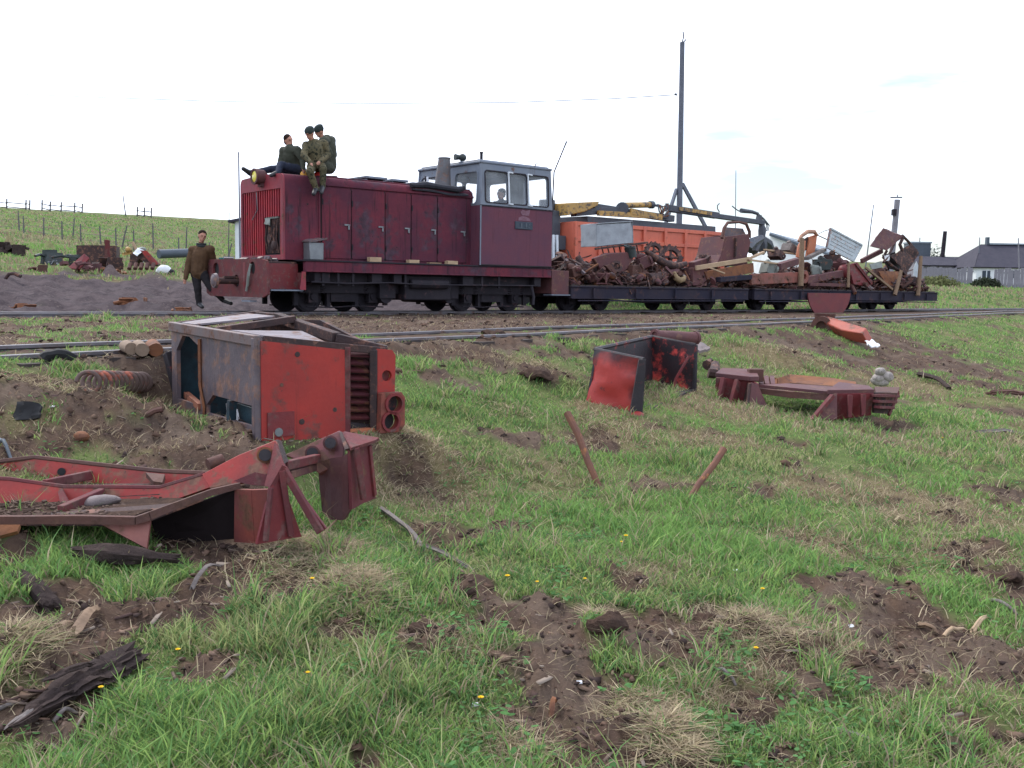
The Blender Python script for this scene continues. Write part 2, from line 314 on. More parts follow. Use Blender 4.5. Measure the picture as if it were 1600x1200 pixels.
M = dict(
    loco=mat('loco_paint', (.148, .024, .037), (.068, .020, .036), rust=.40, rust_c=(.040, .022, .032), streak=.9, spot=.5, rough=.72, bump=.14, scale=1.0, spec=.18),
    loco_cab=mat('faded_cab_paint', (.130, .042, .060), (.095, .040, .064), rust=.22, rust_c=(.085, .032, .045), streak=.5, spot=.2, rough=.68, bump=.10, scale=1.6, spec=.18),
    loco_front_lit=mat('loco_front_lit_paint', (.27, .035, .045), (.18, .04, .058), rust=.3, streak=.5, spot=.3, rough=.6, bump=.10, spec=.25),  # front red brighter than the sides: light from the left put into colour
    slat=mat('loco_slat_lit_paint', (.42, .025, .035), (.26, .022, .04), rust=.25, streak=.4, rough=.55, spec=.25),  # slats brightened too, the light on the nose is in their colour
    loco_grey=mat('loco_grey_paint', (.125, .15, .20), (.16, .18, .22), rust=.16, streak=.35, spot=.12, rough=.5, bump=.06),
    dark=mat('sooty_steel', (.015, .013, .019), (.025, .021, .027), rust=.3, rust_c=(.042, .024, .028), rough=.7, spec=.2),
    frame_dark=mat('wagon_frame_steel', (.018, .018, .034), (.030, .025, .036), rust=.34, rust_c=(.045, .026, .028), rough=.75, scale=1.5, spec=.15),
    black=mat('black_rubber', (.012, .012, .015), (.02, .02, .022), rough=.8),
    white=mat('white_frame_paint', (.62, .66, .70), (.5, .54, .6), rust=.08, rough=.5),
    rust=mat('rusted_iron', (.105, .045, .034), (.075, .038, .034), rust=.45, rust_c=(.06, .03, .022), rough=.8, bump=.35, scale=4),
    rust_dark=mat('dark_rusted_iron', (.062, .032, .029), (.034, .023, .025), rust=.45, rust_c=(.105, .050, .036), rough=.8, bump=.4, scale=5),
    rust_purple=mat('rusted_purple_paint', (.115, .040, .040), (.08, .036, .042), rust=.4, rust_c=(.085, .042, .032), rough=.75, bump=.3, scale=3, spot=.2),
    rust_orange=mat('orange_rusted_iron', (.22, .085, .034), (.13, .055, .032), rust=.4, rough=.85, bump=.35, scale=5),
    red=mat('old_red_paint', (.34, .028, .022), (.22, .024, .022), rust=.50, rust_c=(.085, .03, .026), streak=.8, spot=.35, rough=.55, bump=.14, scale=2.2),
    red_dull=mat('dull_red_paint', (.175, .022, .024), (.115, .022, .028), rust=.45, rust_c=(.085, .038, .036), streak=.4, spot=.25, rough=.55, bump=.2, scale=3.5),
    red_pale=mat('weathered_red_plate', (.150, .036, .036), (.10, .034, .040), rust=.5, rust_c=(.075, .036, .034), rough=.75, bump=.25, scale=4, spec=.15),
    red_bright=mat('bright_red_patch', (.34, .032, .026), (.22, .03, .026), rust=.52, rust_c=(.11, .048, .03), spot=.45, rough=.5, scale=4, bump=.12),
    grey_metal=mat('bare_grey_steel', (.135, .108, .118), (.075, .058, .070), rust=.50, rust_c=(.125, .068, .052), rough=.5, bump=.15, scale=4, streak=.25),
    zinc=mat('zinc_sheet', (.20, .215, .23), (.145, .155, .17), rust=.08, rough=.38, metal=.5, bump=.1, scale=5),
    teal=mat('teal_inner_paint', (.02, .055, .075), (.012, .022, .032), rust=.3, rust_c=(.03, .02, .02), rough=.6, scale=6),
    burnt=mat('burnt_and_shade_black', (.016, .014, .018), (.03, .024, .03), rust=.25, rust_c=(.16, .028, .026), rough=.6, scale=4, bump=.2),  # burnt steel tone, reused to paint shade in holes and openings
    orange=mat('orange_truck_paint', (.58, .135, .075), (.48, .115, .075), rust=.12, spot=.12, streak=.3, rough=.45, bump=.05, scale=1.6),
    orange_panel=mat('faded_orange_paint', (.46, .14, .06), (.38, .14, .08), rust=.25, spot=.2, rough=.55, scale=3),
    yellow=mat('crane_yellow_paint', (.46, .27, .07), (.32, .20, .07), rust=.5, rust_c=(.05, .04, .035), streak=.4, rough=.5, scale=3),  # yellow dulled so that haze over the crane sits in the colour
    crane=mat('crane_dark_paint', (.045, .053, .070), (.07, .075, .092), rust=.2, rough=.55, scale=3),
    pale_panel=mat('pale_blue_panel_paint', (.42, .46, .48), (.32, .36, .39), rust=.3, rust_c=(.20, .10, .06), streak=.3, rough=.55, scale=4),
    sage=mat('sage_green_paint', (.20, .22, .20), (.15, .165, .155), rust=.25, rough=.6, scale=3),
    wood=mat('weathered_plank', (.26, .17, .105), (.19, .125, .085), grain=.6, rough=.85, bump=.25, scale=3),
    wood_pale=mat('fresh_pale_plank', (.46, .33, .21), (.36, .25, .16), grain=.45, rough=.8, bump=.2, scale=3),
    wood_grey=mat('grey_dead_wood', (.20, .175, .165), (.13, .105, .10), grain=.7, rough=.9, bump=.4, scale=4),
    wood_burnt=mat('rotten_dark_log', (.078, .056, .050), (.036, .027, .028), grain=.7, rough=.95, bump=.9, scale=5, spec=.08),
    log=mat('log_end_wood', (.27, .20, .15), (.20, .14, .10), grain=.3, rough=.9, bump=.3, scale=5),
    pole=mat('hazed_pole_wood', (.16, .17, .21), (.11, .12, .155), grain=.5, rough=.85, bump=.3, scale=3),  # wood tone lightened and blued to paint in haze
    fence=mat('fence_post_wood', (.14, .135, .13), (.10, .095, .10), grain=.4, rough=.9),
    plank_grey=mat('silvery_fence_boards', (.25, .24, .27), (.19, .18, .21), grain=.4, rough=.9),
    limewash=mat('limewash', (.72, .74, .76), (.58, .60, .63), rust=.12, rust_c=(.25, .23, .22), rough=.9, scale=.8),
    slate=mat('dark_slate_roof', (.026, .025, .040), (.040, .036, .052), rough=.85, scale=2),
    roof_grey=mat('pale_grey_roof', (.25, .29, .33), (.19, .22, .26), rough=.8, scale=1),
    stone=mat('pale_stone', (.22, .18, .18), (.14, .115, .115), rough=.9, bump=.4, scale=9),
    rail=mat('railhead_steel', (.15, .145, .165), (.11, .095, .10), rust=.35, rust_c=(.075, .045, .04), rough=.42, metal=.35, bump=.1, scale=3),
    sleeper=mat('railway_sleeper_wood', (.065, .05, .046), (.045, .035, .034), grain=.5, rough=.95, bump=.4, scale=3),
    camo=mat('camouflage_cloth', (.060, .058, .036), (.13, .105, .06), spot=1.0, spot_c=(.020, .024, .018), rough=.95, scale=2.0, bump=.3, spec=.1),
    olive=mat('olive_jacket_cloth', (.045, .050, .038), (.060, .062, .048), rough=.95, scale=8, bump=.3, spec=.1),
    brown_wool=mat('brown_wool', (.105, .062, .036), (.08, .048, .030), rough=1.0, scale=14, bump=.5, spec=.05),
    navy=mat('dark_blue_trousers', (.022, .028, .05), (.032, .036, .055), rough=.95, scale=9, bump=.3, spec=.1),
    trouser=mat('dark_trousers', (.020, .019, .022), (.03, .027, .03), rough=.95, scale=9, bump=.3, spec=.1),
    boots=mat('black_boots', (.014, .014, .017), (.025, .025, .03), rough=.5, scale=6),
    skin=mat('skin', (.42, .21, .15), (.36, .17, .12), rough=.6, scale=9, bump=.05),
    hair=mat('dark_hair', (.022, .014, .011), (.030, .020, .016), rough=.95, scale=20, spec=.05, bump=.4),
    scarf=mat('dark_neck_cloth', (.012, .016, .018), (.02, .025, .026), rough=.95, scale=8),
    cap_cloth=mat('dark_green_cap_cloth', (.018, .026, .026), (.03, .04, .038), rough=.95, scale=9),
    lens=mat('yellow_lamp_glass', (.75, .52, .03), (.62, .60, .12), rough=.15, scale=6, spec=.6, bump=.05),
    redcloth=mat('red_cloth', (.62, .025, .02), (.42, .02, .02), rough=.8, scale=9),
    yellowcloth=mat('yellow_bag_plastic', (.75, .45, .08), (.70, .32, .06), rough=.5, scale=9),
    plastic_white=mat('white_plastic_scrap', (.72, .73, .76), (.6, .62, .66), rough=.4, scale=9, bump=.3),
    canvas=mat('sooty_tarpaulin', (.014, .015, .022), (.03, .03, .042), rough=.75, bump=.5, scale=6),
    green_metal=mat('dark_green_metal', (.03, .042, .04), (.02, .026, .028), rust=.3, rough=.5, scale=4),
    earth=mat('turned_earth', (.110, .070, .052), (.060, .040, .034), rough=1.0, bump=1.0, scale=14, spec=.05),
    chip=mat('wood_chip', (.30, .19, .13), (.20, .12, .09), rough=.95, scale=30, spec=.1),
    stalk=mat('dandelion_stalk', (.10, .16, .04), rough=.8), petal=mat('dandelion_yellow', (.80, .56, .015), (.75, .46, .01), rough=.7, scale=40),
    badge=mat('worn_number_paint', (.19, .10, .14), (.14, .06, .085), rough=.6, scale=14),
    plate_blue=mat('dark_blue_plate', (.022, .032, .055), (.03, .045, .065), rough=.5, scale=9),
    plate_grey=mat('plate_relief_grey', (.07, .085, .11), (.055, .07, .09), rough=.5),
)
def glass_mat(name, tint, alpha):
    m = bpy.data.materials.new(name); m.use_nodes = True; t = m.node_tree; b = t.nodes['Principled BSDF']
    b.inputs['Base Color'].default_value = (*tint, 1); b.inputs['Roughness'].default_value = .08
    tr = t.nodes.new('ShaderNodeBsdfTransparent'); mx = t.nodes.new('ShaderNodeMixShader'); nz = t.nodes.new('ShaderNodeTexNoise'); tc = t.nodes.new('ShaderNodeTexCoord')
    nz.inputs['Scale'].default_value = 3.0; t.links.new(tc.outputs['Object'], nz.inputs['Vector'])
    mr = t.nodes.new('ShaderNodeMapRange'); mr.inputs['To Min'].default_value = alpha * .5; mr.inputs['To Max'].default_value = alpha * 1.5; t.links.new(nz.outputs['Fac'], mr.inputs['Value'])
    t.links.new(mr.outputs['Result'], mx.inputs['Fac']); t.links.new(tr.outputs[0], mx.inputs[1]); t.links.new(b.outputs[0], mx.inputs[2]); t.links.new(mx.outputs[0], t.nodes['Material Output'].inputs['Surface'])
    return m
M['glass'] = glass_mat('dusty_window_glass', (.55, .60, .66), .14)
# ------------------------------------------------------------------ ground cover masks
DIRT = [blob(*b) for b in [(60, 955, 90, 60), (250, 965, 130, 45), (110, 1110, 120, 40), (330, 885, 120, 30), (1300, 960, 80, 20), (560, 990, 60, 20), (1200, 1090, 90, 26), (890, 1120, 160, 60), (900, 1060, 120, 70), (960, 1150, 130, 70), (1010, 1000, 90, 50), (870, 960, 60, 30), (1440, 1000, 130, 75), (1370, 915, 70, 32), (1575, 915, 55, 55), (1400, 1060, 80, 40),
        (180, 960, 170, 45), (110, 1040, 120, 45), (300, 920, 60, 30), (430, 930, 50, 35), (150, 640, 200, 45), (230, 690, 170, 50), (340, 680, 90, 40), (330, 1040, 70, 30), (20, 880, 60, 50),
        (620, 745, 30, 22), (720, 605, 80, 12), (660, 590, 50, 10), (840, 585, 60, 10), (1230, 530, 170, 14), (1480, 575, 110, 28), (1400, 535, 90, 12), (1310, 560, 60, 12), (1150, 975, 70, 22), (650, 1010, 50, 40),
        (1500, 1130, 90, 40), (1280, 1080, 80, 30), (1160, 1120, 60, 30), (730, 920, 50, 22), (950, 975, 40, 18), (990, 920, 30, 14), (1110, 960, 50, 18), (690, 840, 60, 26), (330, 850, 200, 40), (1380, 660, 60, 12),
        (1250, 1010, 60, 22), (700, 545, 120, 10), (850, 520, 160, 8), (560, 1180, 60, 30), (790, 830, 40, 12), (1030, 760, 40, 10), (1240, 690, 30, 8), (1560, 640, 50, 8), (800, 690, 40, 10), (950, 700, 30, 14), (60, 600, 90, 16)]]
THATCH = [blob(*b) for b in [(120, 625, 140, 14), (330, 660, 60, 16), (180, 700, 120, 12), (640, 760, 70, 50), (960, 690, 120, 30), (1400, 600, 60, 10), (1020, 900, 120, 26), (760, 560, 120, 8), (1330, 770, 160, 20), (720, 1020, 70, 30), (1120, 1090, 70, 24), (420, 900, 50, 20), (500, 880, 80, 30), (560, 935, 50, 40), (20, 1035, 45, 35), (1050, 1160, 45, 35), (1000, 1105, 50, 20), (1200, 990, 110, 30), (1180, 1060, 60, 20), (860, 740, 200, 40), (690, 720, 90, 50),
        (1100, 640, 100, 20), (1230, 600, 90, 14), (1300, 850, 130, 30), (1480, 860, 100, 26), (1190, 560, 100, 14), (930, 640, 50, 14), (840, 570, 80, 10), (1110, 690, 90, 14), (800, 1160, 40, 20), (300, 640, 60, 20), (1450, 800, 120, 26), (620, 690, 60, 26)]]
LUSH = [blob(*b) for b in [(600, 1120, 160, 70), (350, 1140, 150, 60), (640, 940, 50, 60), (1250, 1150, 120, 50), (1500, 690, 140, 30), (830, 610, 90, 24), (700, 640, 90, 30), (1050, 720, 120, 30), (1150, 830, 200, 50),
        (120, 860, 70, 40), (300, 900, 60, 40), (120, 580, 160, 9), (560, 830, 50, 30), (1250, 660, 200, 18), (330, 560, 300, 8), (880, 620, 50, 20), (1480, 660, 150, 16), (470, 1020, 120, 50)]]
def masks(x, y):
    u = near_u(x, y); t = train_t(x, y)
    r = np.sqrt(x * x + y * y)
    n1 = fbm(x * 1.7, y * 1.7, 4, 11); n2 = fbm(x * 5.5, y * 5.5, 4, 23); n3 = fbm(x * .5, y * .5, 3, 31)
    d = blobsum(x, y, DIRT, .8)
    D = d * 1.05 + (n1 - .5) * 1.7 + (n2 - .5) * 2.0 + .15
    D = D - .45 * blobsum(x, y, LUSH, .8) * (d < .75)
    bed = np.maximum(1 - sstep(.75, 1.5, np.abs(u)), 1 - sstep(1.3, 2.4, np.abs(t - 1.27)))
    D = np.maximum(D, bed * (.80 + (n1 - .5) * 2.0))
    between = (u < -.5) & (t < .2)
    D = np.where(between, np.maximum(D, .72 + .40 * sstep(-5.5, -2.5, x) + (n1 - .5) * 1.8 + (n2 - .5) * .9), D)
    yard = sstep(2.2, 3.2, t) * (1 - sstep(13, 16, t + (n3 - .5) * 6)) * sstep(4, -3, x + (n3 - .5) * 6)
    D = np.maximum(D, yard * (.95 + (n1 - .5) * .7))
    T = blobsum(x, y, THATCH, .9) * .9 + (n3 - .5) * 1.6 + (n1 - .5) * .9 + .18
    return np.clip(sstep(.28, .78, D), 0, 1), np.clip(sstep(.20, .8, T), 0, 1), yard

# ------------------------------------------------------------------ ground: one sheet out past the ridge
def make_ground():
    front = np.linspace(-44, 44, 560); side = np.concatenate([np.linspace(48, 312, 70)])
    az = np.radians(np.concatenate([front, side])); rad = np.geomspace(.7, 4000, 560)
    A, Rr = np.meshgrid(az, rad); X = Rr * np.sin(A); Y = Rr * np.cos(A)
    x, y = X.ravel(), Y.ravel()
    D, T, yard = masks(x, y)
    z = ground_z(x, y)
    near = sstep(45, 8, np.sqrt(x * x + y * y))
    rough = (fbm(x * 6, y * 6, 4, 41) - .5) * (.035 + .11 * D) + (fbm(x * 26, y * 26, 3, 43) - .5) * (.012 + .045 * D)
    u = near_u(x, y); t = train_t(x, y)
    clear = sstep(.55, .9, np.abs(u)) * sstep(.5, .9, np.abs(t - 1.27))
    z = z + rough * near * (.3 + .7 * clear) + yard * ((fbm(x * .9, y * .9, 4, 47) - .5) * .55 + (fbm(x * 3.5, y * 3.5, 3, 49) - .5) * .22) * sstep(2.6, 4, t)
    na, nr = len(az), len(rad)
    v = np.column_stack([x, y, z]); v = np.vstack([v, [[0, 0, float(ground_z(0., 0.))]]])
    i, j = np.meshgrid(np.arange(nr - 1), np.arange(na), indexing='ij'); j2 = (j + 1) % na
    q = np.stack([i * na + j, i * na + j2, (i + 1) * na + j2, (i + 1) * na + j], -1).reshape(-1, 4)[:, ::-1]
    fan = np.array([[len(v) - 1, (k + 1) % na, k] for k in range(na)])
    me = bpy.data.meshes.new('ground'); me.vertices.add(len(v)); me.vertices.foreach_set('co', v.astype(np.float32).ravel())
    nl = q.size + fan.size; me.loops.add(nl); me.loops.foreach_set('vertex_index', np.concatenate([q.ravel(), fan.ravel()]).astype(np.int32))
    me.polygons.add(len(q) + len(fan)); st = np.concatenate([np.arange(len(q)) * 4, q.size + np.arange(len(fan)) * 3]).astype(np.int32)
    me.polygons.foreach_set('loop_start', st); me.update(calc_edges=True); me.validate()
    me.polygons.foreach_set('use_smooth', [True] * len(me.polygons))
    for nm, arr in (('dirt', D), ('thatch', T), ('yard', yard)):
        a = me.attributes.new(nm, 'FLOAT', 'POINT'); a.data.foreach_set('value', np.append(arr, 0).astype(np.float32))
    m = bpy.data.materials.new('ground'); m.use_nodes = True; tr = m.node_tree; N = tr.nodes; lk = tr.links.new; b = N['Principled BSDF']; b.inputs['Roughness'].default_value = 1; b.inputs['Specular IOR Level'].default_value = .08
    tc = N.new('ShaderNodeTexCoord')
    def noise(sc, det=6, ro=.6):
        n = N.new('ShaderNodeTexNoise'); n.inputs['Scale'].default_value = sc; n.inputs['Detail'].default_value = det; n.inputs['Roughness'].default_value = ro; lk(tc.outputs['Object'], n.inputs['Vector']); return n.outputs['Fac']
    def rng_(f, a, c, lo=0., hi=1.):
        r = N.new('ShaderNodeMapRange'); r.inputs['From Min'].default_value = a; r.inputs['From Max'].default_value = c; r.inputs['To Min'].default_value = lo; r.inputs['To Max'].default_value = hi; lk(f, r.inputs['Value']); return r.outputs['Result']
    def mixc(f, A, B):
        k = N.new('ShaderNodeMix'); k.data_type = 'RGBA'; lk(f, k.inputs['Factor'])
        for nm, c in (('A', A), ('B', B)):
            if isinstance(c, tuple): k.inputs[nm].default_value = (*c, 1)
            else: lk(c, k.inputs[nm])
        return k.outputs['Result']
    def attr(nm):
        k = N.new('ShaderNodeAttribute'); k.attribute_name = nm; return k.outputs['Fac']
    g = mixc(rng_(noise(.35), .35, .65), (.105, .155, .045), (.155, .165, .070))
    g = mixc(rng_(noise(3.5), .35, .7), g, (.055, .085, .026))
    g = mixc(attr('thatch'), g, mixc(rng_(noise(9), .3, .7), (.19, .145, .085), (.12, .105, .05)))
    soil = mixc(rng_(noise(7), .3, .7), (.110, .071, .050), (.050, .034, .029))
    soil = mixc(rng_(noise(1.7), .5, .7), soil, (.135, .100, .078))
    soil = mixc(rng_(noise(60, 3), .62, .72), soil, (.17, .12, .10))
    road = mixc(rng_(noise(2.6), .35, .65), (.085, .066, .070), (.040, .031, .036))
    road = mixc(rng_(noise(16), .55, .75), road, (.13, .105, .10))
    soil = mixc(attr('yard'), soil, road)
    lk(mixc(attr('dirt'), g, soil), b.inputs['Base Color'])
    bp = N.new('ShaderNodeBump'); bp.inputs['Strength'].default_value = .7; bp.inputs['Distance'].default_value = .04; lk(noise(22, 8, .7), bp.inputs['Height']); lk(bp.outputs['Normal'], b.inputs['Normal'])
    me.materials.append(m)
    o = bpy.data.objects.new('ground', me); COL.objects.link(o); kind(o, 'structure'); return o
ground = make_ground()
# exact height of the built sheet, for standing small things on it
_bv = None
def gz(x, y):
    global _bv
    if _bv is None:
        from mathutils.bvhtree import BVHTree
        _bv = BVHTree.FromPolygons([v.co for v in ground.data.vertices], [tuple(p.vertices) for p in ground.data.polygons])
    h = _bv.ray_cast(Vector((x, y, 60)), Vector((0, 0, -1)))
    return h[0].z if h[0] is not None else float(ground_z(x, y))
def PG(px, py):
    p = P(px, py); p[2] = gz(p[0], p[1]); return p

# ------------------------------------------------------------------ grass, dry stalks, broad leaves
def leaf_mat(name, trans=.35):
    m = bpy.data.materials.new(name); m.use_nodes = True; t = m.node_tree; N = t.nodes; N.clear()
    a = N.new('ShaderNodeAttribute'); a.attribute_name = 'col'; d = N.new('ShaderNodeBsdfDiffuse'); tr = N.new('ShaderNodeBsdfTranslucent'); mx = N.new('ShaderNodeMixShader'); o = N.new('ShaderNodeOutputMaterial')
    mx.inputs[0].default_value = trans
    for x in (d, tr): t.links.new(a.outputs['Color'], x.inputs['Color'])
    t.links.new(d.outputs[0], mx.inputs[1]); t.links.new(tr.outputs[0], mx.inputs[2]); t.links.new(mx.outputs[0], o.inputs['Surface']); return m
LEAF = leaf_mat('grass_blade')
def poly_mesh(name, v, faces_n, idx, col_v, mat_):
    me = bpy.data.meshes.new(name); me.vertices.add(len(v)); me.vertices.foreach_set('co', v.astype(np.float32).ravel())
    me.loops.add(len(idx)); me.loops.foreach_set('vertex_index', idx.astype(np.int32))
    st = np.concatenate([[0], np.cumsum(faces_n)[:-1]]).astype(np.int32); me.polygons.add(len(faces_n)); me.polygons.foreach_set('loop_start', st); me.update(calc_edges=True)
    c = me.color_attributes.new('col', 'FLOAT_COLOR', 'POINT'); c.data.foreach_set('color', np.column_stack([col_v, np.ones(len(col_v))]).astype(np.float32).ravel())
    me.materials.append(mat_); o = bpy.data.objects.new(name, me); COL.objects.link(o); kind(o, 'stuff'); return o
def scatter(n, r0, r1, half=31.5, power=0.0):
    k = rng.random(n)
    if power == 0: r = r0 * (r1 / r0) ** k
    else: r = (r0 ** power + k * (r1 ** power - r0 ** power)) ** (1 / power)
    a = np.radians((rng.random(n) * 2 - 1) * half); return r * np.sin(a), r * np.cos(a), r
_grid_z = None
def gzv(x, y):                             # height incl. the same roughness as the sheet, vectorised
    D, T, yard = masks(x, y); r = np.sqrt(x * x + y * y); near = sstep(45, 8, r)
    u = near_u(x, y); t = train_t(x, y)
    clear = sstep(.55, .9, np.abs(u)) * sstep(.5, .9, np.abs(t - 1.27))
    z = ground_z(x, y) + ((fbm(x * 6, y * 6, 4, 41) - .5) * (.035 + .11 * D) + (fbm(x * 26, y * 26, 3, 43) - .5) * (.012 + .045 * D)) * near * (.3 + .7 * clear) + yard * ((fbm(x * .9, y * .9, 4, 47) - .5) * .55 + (fbm(x * 3.5, y * 3.5, 3, 49) - .5) * .22) * sstep(2.6, 4, t)
    return z, D, T, yard
G1 = np.array([[.20, .335, .10], [.155, .28, .095], [.26, .37, .115], [.115, .21, .075], [.31, .34, .15]])
DRY = np.array([[.38, .31, .20], [.31, .25, .17], [.46, .385, .26], [.25, .19, .14]])
def blades(name, x, y, r, hgt, wid, lean, cols, z, flat=False):
    n = len(x); a = rng.random(n) * 2 * np.pi; b = rng.random(n) * 2 * np.pi
    wx, wy = np.cos(a) * wid, np.sin(a) * wid; lx, ly = np.cos(b) * lean, np.sin(b) * lean
    base = np.column_stack([x, y, z - .006]); W_ = np.column_stack([wx, wy, np.zeros(n)])
    mid = base + np.column_stack([lx * .35, ly * .35, hgt * .6]); tip = base + np.column_stack([lx, ly, hgt])
    v = np.stack([base - W_, base + W_, mid + W_ * .75, mid - W_ * .75, tip], 1).reshape(-1, 3)
    o = np.arange(n) * 5; q = np.column_stack([o, o + 1, o + 2, o + 3, o + 3, o + 2, o + 4])
    fn = np.tile([4, 3], n); k = np.array([.55, .55, .9, .9, 1.1])
    c = np.clip(cols[:, None, :] * np.ones(5)[None, :, None], 0, 1).reshape(-1, 3)
    return poly_mesh(name, v, fn, q.ravel(), c, LEAF)
def grass_field():
    x, y, r = scatter(760000, 2.2, 34, 41)
    z, D, T, yard = gzv(x, y)
    cl = fbm(x * 3.2, y * 3.2, 3, 61); lush = blobsum(x, y, LUSH, .8)
    u = np.abs(near_u(x, y)); t = np.abs(train_t(x, y) - 1.27)
    keep = rng.random(len(x)) < np.clip((1 - D * 1.08) * (.42 + 1.25 * sstep(.34, .62, cl) + .6 * lush), 0, 1) * (1 - .8 * (yard > .4))
    keep &= rng.random(len(x)) > .75 * blobsum(x, y, THATCH, 1.2)
    keep &= ~((near_u(x, y) < -.4) & (train_t(x, y) < 1) & (rng.random(len(x)) < .40 + .50 * sstep(-5.5, -2.5, x)))
    keep &= ~((u < .62) & (rng.random(len(x)) < .85)); keep &= ~((t < .62) & (rng.random(len(x)) < .93))
    x, y, r, z, T, cl, lush = (q[keep] for q in (x, y, r, z, T, cl, lush)); n = len(x)
    tall = np.where(rng.random(n) < .05, 1.9, 1.0) * (.55 + .9 * sstep(.35, .7, cl)) * (.85 + .5 * lush)
    h = (.020 + .040 * rng.random(n)) * tall * (1 - .22 * sstep(4, 8, r) + .25 * sstep(8, 16, r)); w = (.0016 + .0012 * rng.random(n)) * (1 + r * .16)
    ln = h * (.25 + 1.0 * rng.random(n))
    pick = G1[np.clip((fbm(x * 1.1, y * 1.1, 3, 71) - .25) * 8 + rng.normal(0, .9, n), 0, 4.99).astype(int)]
    dry = rng.random(n) < (.08 + .55 * T)
    col = np.where(dry[:, None], DRY[rng.integers(0, 4, n)], pick) * (.7 + .6 * rng.random(n))[:, None]
    return blades('grass', x, y, r, h, w, ln, col, z)
grass_field()
def dry_grass():
    x, y, r = scatter(360000, 2.2, 26, 41); z, D, T, yard = gzv(x, y)
    th = blobsum(x, y, THATCH, 1.0); keep = rng.random(len(x)) < np.clip(1.0 * th * (1 - .4 * D) + .10 + .16 * T, 0, 1) * (yard < .3)
    keep &= (np.abs(near_u(x, y)) > .7) & (np.abs(train_t(x, y) - 1.27) > .7)
    x, y, r, z, th = (q[keep] for q in (x, y, r, z, th)); n = len(x)
    h = .015 + .05 * rng.random(n) ** 1.6; ln = .03 + .09 * rng.random(n); w = (.0011 + .0007 * rng.random(n)) * (1 + r * .15)
    return blades('dry_grass', x, y, r, h, w, ln, DRY[rng.integers(0, 4, n)] * (.6 + .6 * rng.random(n))[:, None], z)
dry_grass()
def straw_heaps():                         # bleached tussocks lying over like thatch
    xs, ys, zs, hs, ls = [], [], [], [], []
    for (px, py, rx, ry, n) in [(500, 880, 75, 30, 5200), (560, 940, 50, 34, 3800), (20, 1035, 45, 32, 2600), (1050, 1168, 42, 30, 2400), (1000, 1105, 50, 16, 1500), (1190, 1000, 60, 20, 1600), (935, 972, 22, 10, 500), (680, 730, 80, 44, 2600), (930, 660, 40, 12, 900), (1240, 560, 70, 9, 900), (350, 640, 50, 14, 900), (90, 620, 80, 14, 1100), (845, 575, 60, 7, 500), (1290, 860, 90, 18, 1200), (820, 1165, 30, 14, 500), (780, 640, 60, 14, 700), (1110, 700, 90, 14, 900), (1420, 820, 90, 16, 900)]:
        n = int(n * .55); b = blob(px, py, rx, ry); a = rng.random(n) * 6.283; b = (b[0], b[1], b[2] * 1.15, b[3] * 1.15); q = np.sqrt(rng.random(n)) * (.7 + .6 * rng.random(n)); x = b[0] + b[2] * q * np.cos(a); y = b[1] + b[3] * q * np.sin(a)
        xs.append(x); ys.append(y); hs.append((.010 + .030 * rng.random(n)) * (1.25 - q * .6)); ls.append(.04 + .12 * rng.random(n))
    x, y, h, l = (np.concatenate(v) for v in (xs, ys, hs, ls)); r = np.hypot(x, y); z, D, T, yd = gzv(x, y)
    col = np.where((rng.random(len(x)) < .12)[:, None], G1[rng.integers(0, 5, len(x))] * .9, DRY[rng.integers(0, 4, len(x))] * 1.1) * (.75 + .5 * rng.random(len(x)))[:, None]
    return blades('straw', x, y, r, h, (.0012 + .0008 * rng.random(len(x))) * (1 + r * .13), l, col, z + .01)
straw_heaps()
def tall_tufts():                          # arching tussocks that stand above the turf
    xs, ys, hs = [], [], []
    for k in range(660):
        cx, cy, cr = (float(q[0]) for q in scatter(1, 2.4, 20, 40)); D, T, yd = masks(np.array([cx]), np.array([cy]))
        if D[0] > .55 or yd[0] > .2 or abs(float(near_u(cx, cy))) < .9 or abs(float(train_t(cx, cy)) - 1.27) < 1: continue
        n = int(rng.integers(14, 40)); xs.append(cx + rng.normal(0, .035, n)); ys.append(cy + rng.normal(0, .035, n)); hs.append(np.full(n, .07 + .10 * rng.random()))
    x, y, h = np.concatenate(xs), np.concatenate(ys), np.concatenate(hs); n = len(x); r = np.hypot(x, y); z, D, T, yd = gzv(x, y)
    h = h * (.5 + .7 * rng.random(n)); col = np.where((rng.random(n) < .3)[:, None], DRY[rng.integers(0, 4, n)], G1[rng.integers(0, 5, n)]) * (.75 + .5 * rng.random(n))[:, None]
    return blades('tall_grass', x, y, r, h, (.0015 + .001 * rng.random(n)) * (1 + r * .14), h * (.4 + .8 * rng.random(n)), col, z)
tall_tufts()
def far_grass():                           # rougher growth on the slope and the flats beyond the line
    x, y, r = scatter(190000, 22, 150, 42); z, D, T, yard = gzv(x, y); t = train_t(x, y)
    cl = fbm(x * .6, y * .6, 3, 83); keep = (t > 3) & (rng.random(len(x)) < np.clip((1 - D) * (.2 + 1.4 * sstep(.35, .6, cl)), 0, 1))
    x, y, r, z, cl = (q[keep] for q in (x, y, r, z, cl)); n = len(x)
    h = (.05 + .12 * rng.random(n)) * (.6 + .8 * cl) * (1 - .3 * sstep(40, 25, r)); w = .012 + r * .00045
    pk = G1[np.clip((fbm(x * .12, y * .12, 3, 91) - .3) * 9 + rng.normal(0, .8, n), 0, 4.99).astype(int)]
    col = np.where((rng.random(n) < .10 + .55 * sstep(.42, .62, fbm(x * .07, y * .22, 3, 97)))[:, None], DRY[rng.integers(0, 4, n)] * .85, pk) * (.82 + .28 * rng.random(n))[:, None]
    return blades('far_grass', x, y, r, h, w, h * rng.random(n), col, z)
far_grass()
